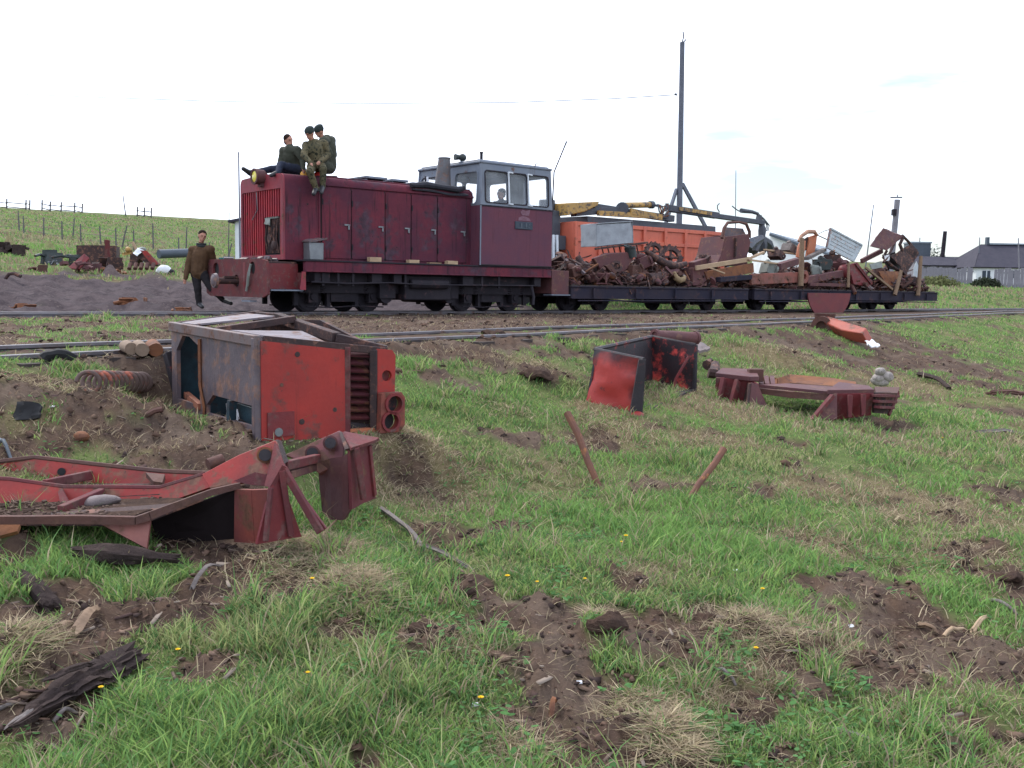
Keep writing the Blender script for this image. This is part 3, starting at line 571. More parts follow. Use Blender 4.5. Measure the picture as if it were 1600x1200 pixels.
def weeds():                               # low clover and dock leaves
    cx, cy, cr = scatter(3300, 2.3, 13, 40); z, D, T, yd = gzv(cx, cy)
    keep = (fbm(cx * 2.2, cy * 2.2, 3, 101) > .5) & (D < .8); cx, cy = cx[keep], cy[keep]; V, FN, I, C = [], [], [], []
    m = len(cx); k = 9; x = np.repeat(cx, k) + rng.normal(0, .035, m * k); y = np.repeat(cy, k) + rng.normal(0, .035, m * k); z = gzv(x, y)[0] + .008 + .03 * rng.random(m * k)
    n = m * k; a = rng.random(n) * 2 * np.pi; l = .007 + .011 * rng.random(n); tl = (rng.random(n) - .3) * .6
    d = np.column_stack([np.cos(a), np.sin(a), tl]) * l[:, None]; s = np.column_stack([-np.sin(a), np.cos(a), (rng.random(n) - .5) * .4]) * (l * .62)[:, None]; b = np.column_stack([x, y, z])
    v = np.stack([b - d, b - d * .2 + s, b + d * .7 + s * .8, b + d * 1.1, b + d * .7 - s * .8, b - d * .2 - s], 1).reshape(-1, 3)
    o = np.arange(n) * 6; idx = np.column_stack([o + q for q in range(6)])
    col = np.array([.075, .165, .055]) * (.7 + .8 * rng.random(n))[:, None] + np.array([.02, .02, .02]) * rng.random(n)[:, None]
    return poly_mesh('clover', v, np.full(n, 6), idx.ravel(), np.repeat(col, 6, 0), LEAF)
weeds()
def clods():
    x, y, r = scatter(32000, 2.2, 24, 40); z, D, T, yd = gzv(x, y); keep = (D > .4) & (rng.random(len(x)) < .9 * (np.abs(near_u(x, y)) > .6)) & (yd < .5); x, y, r, z = (q[keep] for q in (x, y, r, z)); n = len(x)
    ico = bmesh.new(); bmesh.ops.create_icosphere(ico, subdivisions=1, radius=1.0); iv = np.array([v.co for v in ico.verts]); fi = np.array([[v.index for v in f.verts] for f in ico.faces]); ico.free()
    s = ((.0035 + .015 * rng.random(n) ** 4.0)) * (1 + r * .05); sc = np.column_stack([s * (.7 + .8 * rng.random(n)), s * (.7 + .8 * rng.random(n)), s * (.5 + .4 * rng.random(n))])
    v = iv[None] * sc[:, None] * (1 + .55 * rng.normal(0, 1, (n, len(iv), 1)).clip(-1, 1)) * (1 + .3 * rng.normal(0, 1, (n, len(iv), 3)).clip(-1, 1)); a = rng.random(n) * 6.28; ca, sa = np.cos(a)[:, None], np.sin(a)[:, None]
    vx = v[:, :, 0] * ca - v[:, :, 1] * sa; vy = v[:, :, 0] * sa + v[:, :, 1] * ca; v = np.stack([vx, vy, v[:, :, 2]], -1) + np.column_stack([x, y, z])[:, None]
    idx = (fi[None] + (np.arange(n) * len(iv))[:, None, None]).reshape(-1); cc = np.array([[.105, .068, .052], [.062, .042, .037], [.14, .095, .072], [.05, .036, .033]])[rng.integers(0, 4, n)] * (.7 + .6 * rng.random(n))[:, None]
    m = leaf_mat('clod_earth', 0.0); return poly_mesh('soil_clods', v.reshape(-1, 3), np.full(n * len(fi), 3), idx, np.repeat(cc, len(iv), 0), m)
clods()
def litter():                              # chips of wood, bark and straw trodden into the bare soil
    x, y, r = scatter(11000, 2.2, 20, 40); z, D, T, yd = gzv(x, y); left = sstep(0.2, -1.2, x); keep = rng.random(len(x)) < np.clip(D * (.28 + .6 * left), 0, 1) * (np.abs(near_u(x, y)) > .5); x, y, r, z = (q[keep] for q in (x, y, r, z)); n = len(x)
    l = .008 + .035 * rng.random(n) ** 3.0; w = l * (.10 + .16 * rng.random(n)) + .001 * r * .2; h = .003 + .004 * rng.random(n); a = rng.random(n) * 6.28; tl = rng.normal(0, .25, n)
    d = np.column_stack([np.cos(a), np.sin(a), tl]) * l[:, None]; s = np.column_stack([-np.sin(a), np.cos(a), rng.normal(0, .2, n)]) * w[:, None]; u = np.column_stack([0 * h, 0 * h, h]); b = np.column_stack([x, y, z + .006])
    v = np.stack([b - d - s, b + d - s, b + d + s, b - d + s, b - d * .9 - s + u, b + d - s + u, b + d * .85 + s + u, b - d + s + u], 1).reshape(-1, 3)
    o = (np.arange(n) * 8)[:, None]; f = np.array([4, 5, 6, 7, 0, 1, 5, 4, 1, 2, 6, 5, 2, 3, 7, 6, 3, 0, 4, 7])
    cc = np.array([[.18, .125, .095], [.15, .10, .08], [.16, .12, .10], [.10, .065, .05], [.22, .18, .15], [.12, .085, .075], [.09, .06, .055]])[rng.integers(0, 7, n)] * (.7 + .5 * rng.random(n))[:, None]
    return poly_mesh('wood_chips', v, np.full(n * 5, 4), (o + f[None]).ravel(), np.repeat(cc, 8, 0), leaf_mat('chip_wood', 0.0))
litter()

# ------------------------------------------------------------------ the two tracks
def track(name, org, dirv, k0, k1, along):
    tr = kind(empty(name, (org[0], org[1], 0), math.atan2(dirv[1], dirv[0])), 'structure')
    for off in (-.5335, .5335):
        m = MB(); pr = [(-.05, -.125), (.05, -.125), (.05, -.113), (.010, -.10), (.010, -.04), (.032, -.030), (.032, -.004), (.026, 0), (-.026, 0), (-.032, -.004), (-.032, -.030), (-.010, -.04), (-.010, -.10), (-.05, -.113)]
        n = len(pr); xs = np.linspace(k0, k1, 40); vs = [(x, off + p[0], p[1] + .006 * math.sin(x * .9 + off)) for x in xs for p in pr]
        fs = [(i * n + j, i * n + (j + 1) % n, (i + 1) * n + (j + 1) % n, (i + 1) * n + j) for i in range(39) for j in range(n)]
        m.add(vs, fs); m.build('rail', M['rail'], tr, smooth=40)
    sm = MB().box((0, 0, 0), (.22, 1.75, .14)).dent(.012, 3, 4).mesh('sleeper', None); sm.materials.append(M['sleeper']); rr = random.Random(int(k1))
    x = k0
    while x < k1:
        o = bpy.data.objects.new('sleeper', sm); COL.objects.link(o); o.parent = tr; o.location = (x + rr.uniform(-.05, .05), rr.uniform(-.08, .08), -.110 + rr.uniform(-.025, .008)); o.rotation_euler = (rr.uniform(-.02, .02), rr.uniform(-.03, .03), rr.uniform(-.05, .05)); x += .72
    return tr
c0 = TW(0, 1.275)
track('train_track', c0, (CT, ST), -24, 62, 's')
track('siding_track', N0, ND, -16, 50, 'n')
# ------------------------------------------------------------------ the diesel shunter (local axes: x along the train away from its nose, y across, z up from the railhead)
TZ = TH
def at_train(o): o.location = (TO[0], TO[1], 0); o.rotation_euler = (0, 0, TZ); return o
def wheelset(parent, s, r, gauge=.5335, yc=1.275, m=None):
    m = m or M['dark']
    for sg in (-1, 1):
        w = MB(); y = yc + sg * gauge
        w.cyl((s, y - .05, r), (s, y + .05, r), r, n=28); w.ring((s, y - sg * .065, r + .0), (0, 1, 0), r + .026, r - .06, .022, 28)
        w.ring((s, y + sg * .055, r), (0, 1, 0), r - .03, r - .09, .03, 28); w.cyl((s, y + sg * .05, r), (s, y + sg * .10, r), r * .34, n=14)
        w.build('wheel', m, parent, smooth=30)
def axlebox(m, s, y, r, sg):
    m.box((s, y, r + .02), (.22, .14, .24)); m.cyl((s, y, r + .02), (s, y + sg * .10, r + .02), .075, n=12)
def spring(m, p, r, h, turns=4, wire=.016):
    n = turns * 10; m.tube([(p[0] + r * math.cos(2 * math.pi * turns * i / n), p[1] + r * math.sin(2 * math.pi * turns * i / n), p[2] + h * i / n) for i in range(n + 1)], wire, 5)
LO = tag(at_train(empty('locomotive')), 'dull red diesel locomotive with grey cab windows standing on the railway track', 'locomotive')
lp = lambda n, b, m, **k: b.build(n, M[m] if isinstance(m, str) else m, LO, **k)
LEN, HS, HE, CA, CB = 7.2, .33, 5.05, 5.0, 7.2
H0, H1, HZ, DK = .35, 2.32, 2.77, 1.05
# frame beam and running board
b = MB(); b.bb(.6, LEN + .02, .02, .12, .83, 1.03); b.bb(.6, LEN + .02, 2.43, 2.53, .83, 1.03); b.bb(.6, LEN, .0, .14, .82, .845); lp('frame_beam', b, 'loco', bevel=.008)
b = MB(); b.bb(.55, CA - .02, 0, 2.55, 1.03, DK + .012); b.bb(CA - .02, LEN + .05, 0, 2.55, 1.03, 1.048); lp('running_board', b, 'dark', bevel=.006)
b = MB(); b.bb(.7, LEN - .1, .30, 2.25, .62, .83); b.bb(.7, 7.0, .45, .55, .40, .66); b.bb(.7, 7.0, 2.0, 2.1, .40, .66); lp('underframe', b, 'dark')
# bogies
for bs in (1.75, 5.75):
    bo = MB()
    for y, sg in ((.58, -1), (1.97, 1)):
        bo.bb(bs - 1.12, bs + 1.12, y - .05, y + .05, .40, .60); bo.bb(bs - .30, bs + .30, y - .08, y + .08, .22, .42)
        for q in (-1, 1):
            axlebox(bo, bs + q * .72, y + sg * .03, .30, sg); bo.bb(bs + q * .72 - .2, bs + q * .72 + .2, y - .06, y + .06, .52, .66)
            for e in (-.2, .2): spring(bo, (bs + q * .72 + e, y + sg * .09, .40), .06, .20)
            bo.bb(bs + q * 1.08 - .05, bs + q * 1.08 + .05, y - .03, y + .03, .14, .48); bo.bb(bs + q * .34 - .04, bs + q * .34 + .04, y - .05, y + .05, .10, .45)
        bo.tube([(bs - .9, y + sg * .14, .12), (bs - .3, y + sg * .14, .10), (bs + .2, y + sg * .14, .13), (bs + .95, y + sg * .14, .11)], .014)
        bo.cyl((bs - .05, y + sg * .08, .72), (bs + .45, y + sg * .08, .72), .085, n=12)
    bo.bb(bs - .25, bs + .25, .55, 2.0, .35, .60)
    bg = lp('bogie', bo, 'dark')
    for q in (-.72, .72): wheelset(bg, bs + q, .30)
for (s_, w_) in ((2.72, .34), (4.42, .30)): b = MB(); b.cyl((s_, .35, .36), (s_, 2.2, .36), .17, n=16); b.bb(s_ - .2, s_ + .2, .30, .9, .30, .66); lp('filler_tank', b, 'dark', smooth=40)  # tank shapes added to close the bright gaps between the bogies
b = MB(); b.bb(3.10, 4.35, .20, 2.35, .26, .80); b.cyl((3.2, .16, .62), (4.2, .16, .62), .11, n=14); lp('fuel_tank', b, 'dark', bevel=.03)
for s_, w_ in ((.85, .35), (2.2, .25), (2.75, .2), (4.6, .3), (6.75, .2)): b = MB(); b.bb(s_, s_ + w_, .10, .40, .60, .82); lp('equipment_box', b, 'dark', bevel=.006)
for s_ in (1.0, 1.35, 1.7, 3.0, 5.1, 5.6): b = MB(); b.bb(s_, s_ + .05, .06, .10, .55, .84); lp('bracket', b, 'dark')
b = MB(); b.tube([(.75, .05, .62), (1.6, .05, .60), (2.6, .05, .63), (3.6, .05, .60), (6.8, .05, .62)], .018); b.tube([(6.62, .06, .60), (6.66, .02, .35), (6.60, -.02, .16)], .035); lp('brake_pipe', b, 'dark')
# steps ahead of and behind the body
b = MB(); b.bb(-.13, .58, .02, .05, .45, 1.02); b.bb(-.12, .58, .03, .32, .44, .47); b.bb(-.1, .58, .30, .33, .45, .8); b.bb(-.12, .58, 2.23, 2.52, .44, .47)
b = MB(); b.bb(-.14, .56, .03, .34, .435, .462); lp('front_step', b, 'loco_grey')
b = MB(); b.bb(-.13, .60, .335, .36, .47, .98); b.bb(.56, .60, .03, .335, .47, .80); lp('step_back', b, 'red_dull')
b = MB(); b.plate([(.60, .012, .82), (.60, .012, .46), (.47, .012, .46), (.52, .012, .82)], .02, (0, 1, 0)); lp('step_side_plate', b, 'loco_front_lit')
b = MB(); b.bb(LEN + .06, LEN + .56, .06, 2.5, .44, .98); b.bb(LEN + .04, LEN + .6, .02, .06, .42, 1.0); lp('rear_step_box', b, 'rust_purple', bevel=.01)
b = MB(); b.bb(LEN + .02, LEN + .64, .0, .30, .395, .42); lp('rear_step', b, 'loco_grey')
# front end: deck and buffer plate with its openings
b = MB(); b.bb(-.16, .6, .36, 2.7, .96, 1.02); b.bb(-.1, .55, .55, 2.4, .45, .96); lp('front_deck', b, 'rust_dark', bevel=.01)
outl = [(.02, .36), (.22, .30), (2.72, .30), (2.92, .36), (2.97, .70), (2.88, 1.05), (2.75, 1.08), (.30, 1.06), (.06, 1.02), (-.02, .70)]
b = MB(); b.holed((-.2, 0, 0), (0, 1, 0), (0, 0, 1), outl, [circ(1.42, .62, .13), circ(.68, .88, .13), circ(2.42, .86, .15)], .045); lp('buffer_plate', b, 'red_pale', bevel=.008)
for (y, z, r_) in ((1.42, .62, .15), (.68, .88, .15), (2.42, .86, .17)): b = MB(); b.cyl((-.17, y, z), (.02, y, z), r_, n=16); lp('dark_recess', b, 'black')
b = MB(); b.cyl((-.15, 1.42, .62), (-.66, 1.42, .62), .065, n=12); b.bb(-.5, -.2, 1.36, 1.48, .68, .72); lp('coupler_shaft', b, 'rust_dark')
b = MB(); b.cyl((-.66, 1.42, .62), (-.72, 1.42, .62), .155, .14, n=24); b.ball((-.70, 1.42, .62), (.05, .13, .13), 20, 8); lp('buffer', b, 'grey_metal')
b = MB(); b.tube([(-.24, .70, .96), (-.28, .74, .76), (-.26, .82, .56), (-.27, .86, .42)], .026); b.tube([(-.24, .72, .94), (-.3, .66, .72), (-.27, .78, .52)], .016); lp('brake_hose', b, 'sage')
b = MB(); b.bb(-.226, -.2235, 1.0, 1.10, .32, 1.0); lp('plate_rib', b, 'red_dull')
b = MB(); b.bb(-.24, -.10, .75, 1.15, .205, .235); lp('rail_guard', b, 'loco_grey')
# bonnet
def hood_profile(r=.13, n=5):
    p = [(H0, DK + .01), (H0, HZ - r)]
    p += [(H0 + r - r * math.cos(R(90 * i / n)), HZ - r + r * math.sin(R(90 * i / n))) for i in range(1, n + 1)]
    p += [((H0 + H1) / 2, HZ + .03)] + [(H0 + H1 - a, z) for (a, z) in reversed(p)]
    return p
pr = hood_profile(); n = len(pr)
b = MB(); vs = [(s_, y, z) for s_ in (HS, HE) for (y, z) in pr]
b.add(vs, [(j, (j + 1) % n, n + (j + 1) % n, n + j) for j in range(n)] + [tuple(range(n, 2 * n))])
lp('bonnet', b, 'loco', smooth=30)
b = MB(); b.bb(1.08, HE, H0 - .035, H0 + .10, 2.585, 2.63); b.bb(1.08, 1.115, H0 - .02, H0 + .02, DK + .02, 2.60); b.tube([(1.1, H0 + .12, HZ + .01), (HE, H0 + .12, HZ + .01)], .014); lp('bonnet_gutter', b, 'loco', bevel=.004)
# bonnet doors, each with its handle
edges = [1.14, 1.84, 2.67, 3.34, 4.04, 4.86]
for k in range(5):
    a, c = edges[k] + .014, edges[k + 1] - .014
    d = MB(); d.holed((0, H0 - .012, 0), (1, 0, 0), (0, 0, 1), rrect(a, c, DK + .07, 2.55, .03), [], .022); dr = lp('bonnet_door', d, 'loco', bevel=.005)
    h = MB(); h.bb(c - .16, c - .03, H0 - .045, H0 - .02, 1.80, 1.83); h.bb(c - .07, c - .04, H0 - .045, H0 - .015, 1.72, 1.83); h.build('handle', M['zinc'], dr)
    for z0 in (1.3, 2.2): q = MB(); q.bb(a - .004, a + .02, H0 - .04, H0 - .022, z0, z0 + .12); q.build('hinge', M['dark'], dr)
for e in edges:
    b = MB(); b.bb(e - .012, e + .012, H0 - .004, H0 + .004, DK + .05, 2.57); lp('door_gap', b, 'black')
# nose: frame, vertical slats, gap where slats are missing
gt0, gt1, gz0, gz1 = H0 + .13, H1 - .08, 1.16, 2.48
ot = [(y, z) for (y, z) in pr]
b = MB(); b.holed((HS - .012, 0, 0), (0, 1, 0), (0, 0, 1), [(y, z) for (y, z) in pr], [rrect(gt0, gt1, gz0, gz1, .03)], .03); lp('nose_frame', b, 'loco_front_lit', bevel=.004)
b = MB(); b.bb(HS + .10, HS + .12, gt0 - .05, gt1 + .05, gz0 - .05, gz1 + .05); lp('radiator_core', b, 'black')
ns = 17
hole0, hole1, holez = .63, 1.27, 1.93
for i in range(ns):
    y = gt0 + (gt1 - gt0) * (i + .5) / ns; z0 = gz0
    if hole0 < y < hole1: z0 = holez
    s_ = MB(); M3 = Matrix.Rotation(R(-28), 3, 'Z'); s_.box((HS + .03 + .006 * math.sin(i * 2.1), y, (z0 + gz1) / 2), (.070, .012, gz1 - z0), M3); s_.box((HS + .0, y - .012, (z0 + gz1) / 2), (.014, .034, gz1 - z0))
    lp('slat', s_, 'slat')
b = MB(); b.bb(HS + .02, HS + .10, .70, 1.22, 1.90, 1.94); b.sheet((HS + .01, 1.24, 1.92), (HS + .01, .98, 1.90), (HS - .02, .98, 1.76), (HS - .01, 1.25, 1.80), 5, 4, .03, 5); lp('bent_flap', b, 'sage')
b = MB()
for q in range(9):
    rr = random.Random(q); b.tube([(HS + .06, .66 + .07 * q, 1.2), (HS + .04 + rr.uniform(-.03, .03), .66 + .07 * q + rr.uniform(-.05, .05), 1.5), (HS + .05, .68 + .065 * q, 1.9)], .018, 6)
b.ball((HS + .06, .9, 1.36), (.07, .1, .12)); b.cyl((HS + .02, 1.1, 1.5), (HS + .09, 1.1, 1.5), .09); lp('radiator_pipework', b, 'rust_dark')
b = MB(); b.tube([(HS - .03, 1.55, 2.46), (HS - .035, 1.50, 2.1), (HS - .035, 1.75, 1.9)], .009); lp('hanging_wire', b, 'zinc')
b = MB(); b.dent(0); b.cyl((HS - .20, 1.27, 2.75), (HS - .02, 1.27, 2.75), .155, .15, n=24); b.cyl((HS - .02, 1.27, 2.75), (HS + .08, 1.27, 2.74), .15, .07, n=24); b.ring((HS - .205, 1.27, 2.75), (1, 0, 0), .165, .12, .03, 24); b.bb(HS - .1, HS + .02, 1.2, 1.34, 2.55, 2.62)
hl = lp('headlight', b, 'rust_purple'); b = MB(); b.ball((HS - .195, 1.27, 2.75), (.03, .118, .118), 18, 9); b.build('lens', M['lens'], hl)
b = MB(); b.bb(HS - .03, HS - .012, H0 + .02, H0 + .06, 1.1, 2.6); lp('nose_trim', b, 'loco_front_lit')
# bonnet roof fittings
for (x0, x1, zz) in ((2.45, 3.0, .10), (3.12, 3.55, .09), (3.66, 4.0, .06)):
    b = MB(); b.bb(x0, x1, .75, 1.9, HZ + zz, HZ + zz + .05); b.bb(x0 + .03, x0 + .08, .8, 1.85, HZ - .01, HZ + zz); b.bb(x1 - .08, x1 - .03, .8, 1.85, HZ - .01, HZ + zz); lp('roof_hatch', b, 'loco_grey', bevel=.01)
b = MB(); b.tube([(1.25, .8, HZ + .02), (1.5, .9, HZ + .06), (1.7, .7, HZ + .05), (1.9, 1.0, HZ + .04)], .03); b.tube([(1.5, .85, HZ + .05), (1.52, .8, HZ + .13), (1.48, .76, HZ + .17)], .012); lp('cable', b, 'black')
b = MB(); b.cyl((4.62, .95, HZ - .02), (4.66, .93, HZ + .74), .20, .135, n=20); b.ring((4.66, .93, HZ + .735), (0, 0, 1), .145, .11, .03); b.cyl((4.62, .95, HZ - .02), (4.62, .95, HZ + .06), .27, .24, n=20); lp('exhaust_stack', b, mat('stack_steel', (.13, .135, .15), (.09, .08, .085), rust=.42, rust_c=(.11, .06, .045), rough=.6, scale=3, streak=.4))
b = MB(); b.ball((4.22, 1.05, HZ + .03), (.17, .17, .15)); b.cyl((4.22, 1.05, HZ + .1), (4.22, 1.05, HZ + .30), .03, .015); lp('breather_dome', b, 'dark')
# cab: lower walls, upper walls with window openings, roof
CZ, WZ0, WZ1, RZ = 2.42, 2.50, 3.20, 3.36
CY0, CY1 = .0, 2.55
b = MB(); b.bb(CA, CB, CY0, CY0 + .05, DK + .01, CZ); b.bb(CA, CB, CY1 - .05, CY1, DK + .01, CZ); b.bb(CA, CA + .05, CY0 + .05, CY1 - .05, DK + .01, CZ); b.bb(CB - .05, CB, CY0 + .05, CY1 - .05, DK + .01, CZ); lp('cab_body', b, 'loco_cab', bevel=.012)
TL = .05                                    # the glazed part leans in a little
sw = [(CA + .16, CA + .80), (CA + .86, CA + 1.38), (CA + 1.46, CA + 2.06)]
b = MB()
up = lambda sg: (0, sg * TL, RZ - CZ)
hh = (RZ - CZ)
holes = [rrect(a, c, .085, .78, .07) for a, c in sw]
b.holed((0, CY0 + .025, CZ), (1, 0, 0), up(1), [(CA, 0), (CB, 0), (CB - .03, hh), (CA + .03, hh)], holes, .05)
b.holed((0, CY1 - .025, CZ), (1, 0, 0), up(-1), [(CA, 0), (CB, 0), (CB - .03, hh), (CA + .03, hh)], holes, .05)
fw = [(.16, 1.0), (1.55, 2.39)]
b.holed((CA + .025, 0, CZ), (0, 1, 0), (TL, 0, hh), [(.05, 0), (2.5, 0), (2.45, hh), (.10, hh)], [rrect(a, c, .05, .76, .09) for a, c in fw], .05)
b.holed((CB - .025, 0, CZ), (0, 1, 0), (-TL, 0, hh), [(.05, 0), (2.5, 0), (2.45, hh), (.10, hh)], [rrect(a, c, .085, .78, .09) for a, c in fw], .05)
lp('cab_window_wall', b, 'loco_grey')
b = MB(); b.bb(CA + .0, CB + .0, CY0 + .03, CY1 - .03, RZ, RZ + .06); b.bb(CA + .03, CB - .03, CY0 + .14, CY1 - .14, RZ + .06, RZ + .10); lp('cab_roof', b, 'loco_grey', bevel=.02)
b = MB(); b.bb(CA - .02, CB + .02, -.012, -.002, CZ - .02, CZ + .012); lp('cab_belt', b, 'dark')
b = MB(); b.bb(CA - .014, CA + .02, -.016, -.004, DK + .02, CZ); lp('corner_strip', b, 'loco_grey')
b = MB(); b.bb(CA + .02, CB - .02, -.010, -.002, DK + .015, DK + .04); lp('cab_foot_seam', b, 'black')
for (a, c) in sw:
    for (y, sg) in ((CY0 + .025, 1), (CY1 - .025, -1)):
        g = MB(); g.holed((0, y, CZ), (1, 0, 0), up(sg), rrect(a - .01, c + .01, .075, .79, .07), [], .006); pn = lp('window_pane', g, 'glass')
        f = MB(); f.holed((0, y - sg * .030, CZ), (1, 0, 0), up(sg), rrect(a - .03, c + .03, .06, .805, .08), [rrect(a, c, .085, .78, .07)], .012); f.build('window_seal', M['dark'], pn)
for a in (sw[1][0] - .03, sw[2][0] - .035):
    f = MB(); f.beam((a, -.02, CZ + .06), (a - .005, .03, CZ + .80), .03, .045); f.beam((a, .02, CZ + .80), (a + .14, .03, CZ + .79), .03, .03); f.beam((a, -.02, CZ + .075), (a + .12, -.02, CZ + .07), .03, .03); lp('sliding_frame', f, 'white')
for (x, sg) in ((CA + .025, 1), (CB - .025, -1)):
    for (a, c) in fw:
        g = MB(); g.holed((x, 0, CZ), (0, 1, 0), (sg * TL, 0, hh), rrect(a - .01, c + .01, .05, .78, .09), [], .006); pn = lp('window_pane', g, 'glass')
        f = MB(); f.holed((x - sg * .03, 0, CZ), (0, 1, 0), (sg * TL, 0, hh), rrect(a - .025, c + .025, .03 if sg > 0 else .06, .80, .09), [rrect(a, c, .05 if sg > 0 else .085, .77, .09)], .012); f.build('window_seal', M['loco_grey'], pn)
b = MB(); b.tube([(CA - .03, 2.05, CZ + .72), (CA - .03, 1.9, CZ + .45)], .012); b.bb(CA - .04, CA - .02, 2.0, 2.1, CZ + .68, CZ + .78); lp('wiper', b, 'white')
# things on the cab
b = MB(); b.cyl((CA + .12, .85, RZ + .06), (CA + .12, .85, RZ + .18), .05); b.ball((CA + .12, .85, RZ + .20), (.10, .09, .09)); b.cyl((CA - .06, .9, RZ + .20), (CA + .08, .88, RZ + .20), .075, .05, n=14); lp('horn', b, 'green_metal')
b = MB(); b.cyl((CA + .60, .75, RZ + .06), (CA + .60, .75, RZ + .36), .035, n=12); b.ring((CA + .60, .75, RZ + .35), (0, 0, 1), .045, .03, .03); lp('vent_pipe', b, 'dark')
b = MB(); b.tube([(CB + .06, .10, 1.3), (CB + .08, .10, 2.5), (CB + .10, .08, 3.35), (CB + .42, .0, 4.1)], .016); lp('aerial_rod', b, 'dark')
b = MB(); b.tube([(CA + 1.7, .1, RZ + .06), (CA + 1.72, .1, RZ + .12), (CA + 1.78, .1, RZ + .15)], .012); lp('roof_hook', b, 'dark')
b = MB(); b.bb(CA + 1.02, CA + 1.56, -.022, -.002, 1.93, 2.11); pl = lp('number_plate', b, 'plate_blue', bevel=.008)
b = MB()
for (x, w, z0, z1) in ((1.18, .05, 1.96, 2.07), (1.10, .28, 1.95, 1.965), (1.33, .04, 1.98, 2.08), (1.42, .035, 1.97, 2.0), (1.44, .03, 2.03, 2.06)): b.bb(CA + x, CA + x + w, -.03, -.021, z0, z1)
b.build('worn_relief', M['plate_grey'], pl)
b = MB()
for p in ([(.98, 2.13), (1.38, 2.13), (1.34, 2.19), (1.24, 2.23), (1.12, 2.24), (1.00, 2.20)], [(1.10, 2.26), (1.32, 2.25), (1.35, 2.40), (1.22, 2.36), (1.12, 2.39), (1.06, 2.33)]): b.plate([(CA + .13 + x, -.006, z - .0) for (x, z) in p], .006, (0, 1, 0))
lp('worn_emblem', b, 'badge')
# inside the cab: floor, desk, seat
b = MB(); b.bb(CA + .06, CB - .06, .06, 2.49, DK + .02, DK + .06); b.bb(CA + .06, CA + .45, .3, 2.3, DK + .06, 2.25); b.bb(CA + 1.1, CA + 1.55, .55, 1.05, DK + .06, 1.65); lp('cab_fittings', b, 'dark')

# loose things riding on the locomotive
def onloco(o): o.location = Vector((TO[0], TO[1], 0)); o.rotation_euler = (0, 0, TZ); return o
b = MB(); b.sheet((3.35, .27, HZ - .10), (4.86, .27, HZ - .15), (4.95, .9, HZ + .05), (3.4, .95, HZ + .05), 16, 6, .04, 3, .03); b.tube([(3.32, .32, HZ - .02), (3.7, .30, HZ + .02), (4.2, .34, HZ + .0), (4.6, .30, HZ - .02), (4.8, .36, HZ + .03)], [.05, .075, .06, .07, .05], 8)
tag(onloco(b.build('tarpaulin', M['canvas'])), 'sooty black tarpaulin crumpled along the bonnet edge beside the exhaust stack', 'tarpaulin')
bx = thing('battery_box', 'dented grey metal box with a loose lid on the locomotive running board', 'box'); onloco(bx)
b = MB(); b.bb(.72, 1.04, .06, .32, DK + .015, DK + .36); b.dent(.012, 4, 2); b.build('box_body', M['zinc'], bx, bevel=.012)
b = MB(); b.sheet((.70, .03, DK + .37), (1.10, .02, DK + .44), (1.10, .36, DK + .46), (.70, .34, DK + .39), 6, 5, .03, 8, .03); b.build('lid', M['grey_metal'], bx)
bl = [(2.30, .30, .10, 'wood_pale', 'pale wood block lying on the running board below the second bonnet door'), (3.28, .28, .07, 'wood_pale', 'short pale wood offcut on the running board below the middle bonnet door'), (4.32, .30, .08, 'wood_pale', 'stubby brown block on the running board closest to the locomotive cab'), (3.85, .34, .03, 'wood', 'thin pale board on the running board between two wood blocks')]
for (s_, l, h, mm, lab) in bl:
    b = MB(); b.box((s_, .17, DK + .014 + h / 2), (l, .12, h), Matrix.Rotation(R(6), 3, 'Z')); b.dent(.006, 5, int(s_ * 10)); tag(onloco(b.build('wood_block', M[mm], bevel=.006)), lab, 'wood block', 'wood blocks on the running board')

rr = random.Random(3)
b = MB()
for q in range(26): b.box((rr.uniform(-.1, .42), rr.uniform(.5, 2.15), 1.02 + rr.uniform(.01, .06)), (rr.uniform(.05, .2), rr.uniform(.04, .14), rr.uniform(.02, .08)), Matrix.Rotation(rr.uniform(0, 3), 3, 'Z') @ Matrix.Rotation(rr.uniform(-.5, .5), 3, 'X'))
o = onloco(b.build('deck_rubble', [M['grey_metal']])); kind(o, 'stuff')
cl = thing('food_bag', 'yellow and red plastic bag between the men on the bonnet', 'bag'); onloco(cl)
b = MB(); b.ball((1.03, .72, HZ + .05), (.16, .10, .075)); b.dent(.02, 9, 1); b.build('yellow_half', M['yellowcloth'], cl)
b = MB(); b.ball((1.22, .62, HZ + .045), (.10, .085, .075)); b.dent(.02, 9, 2); b.build('red_half', M['redcloth'], cl)
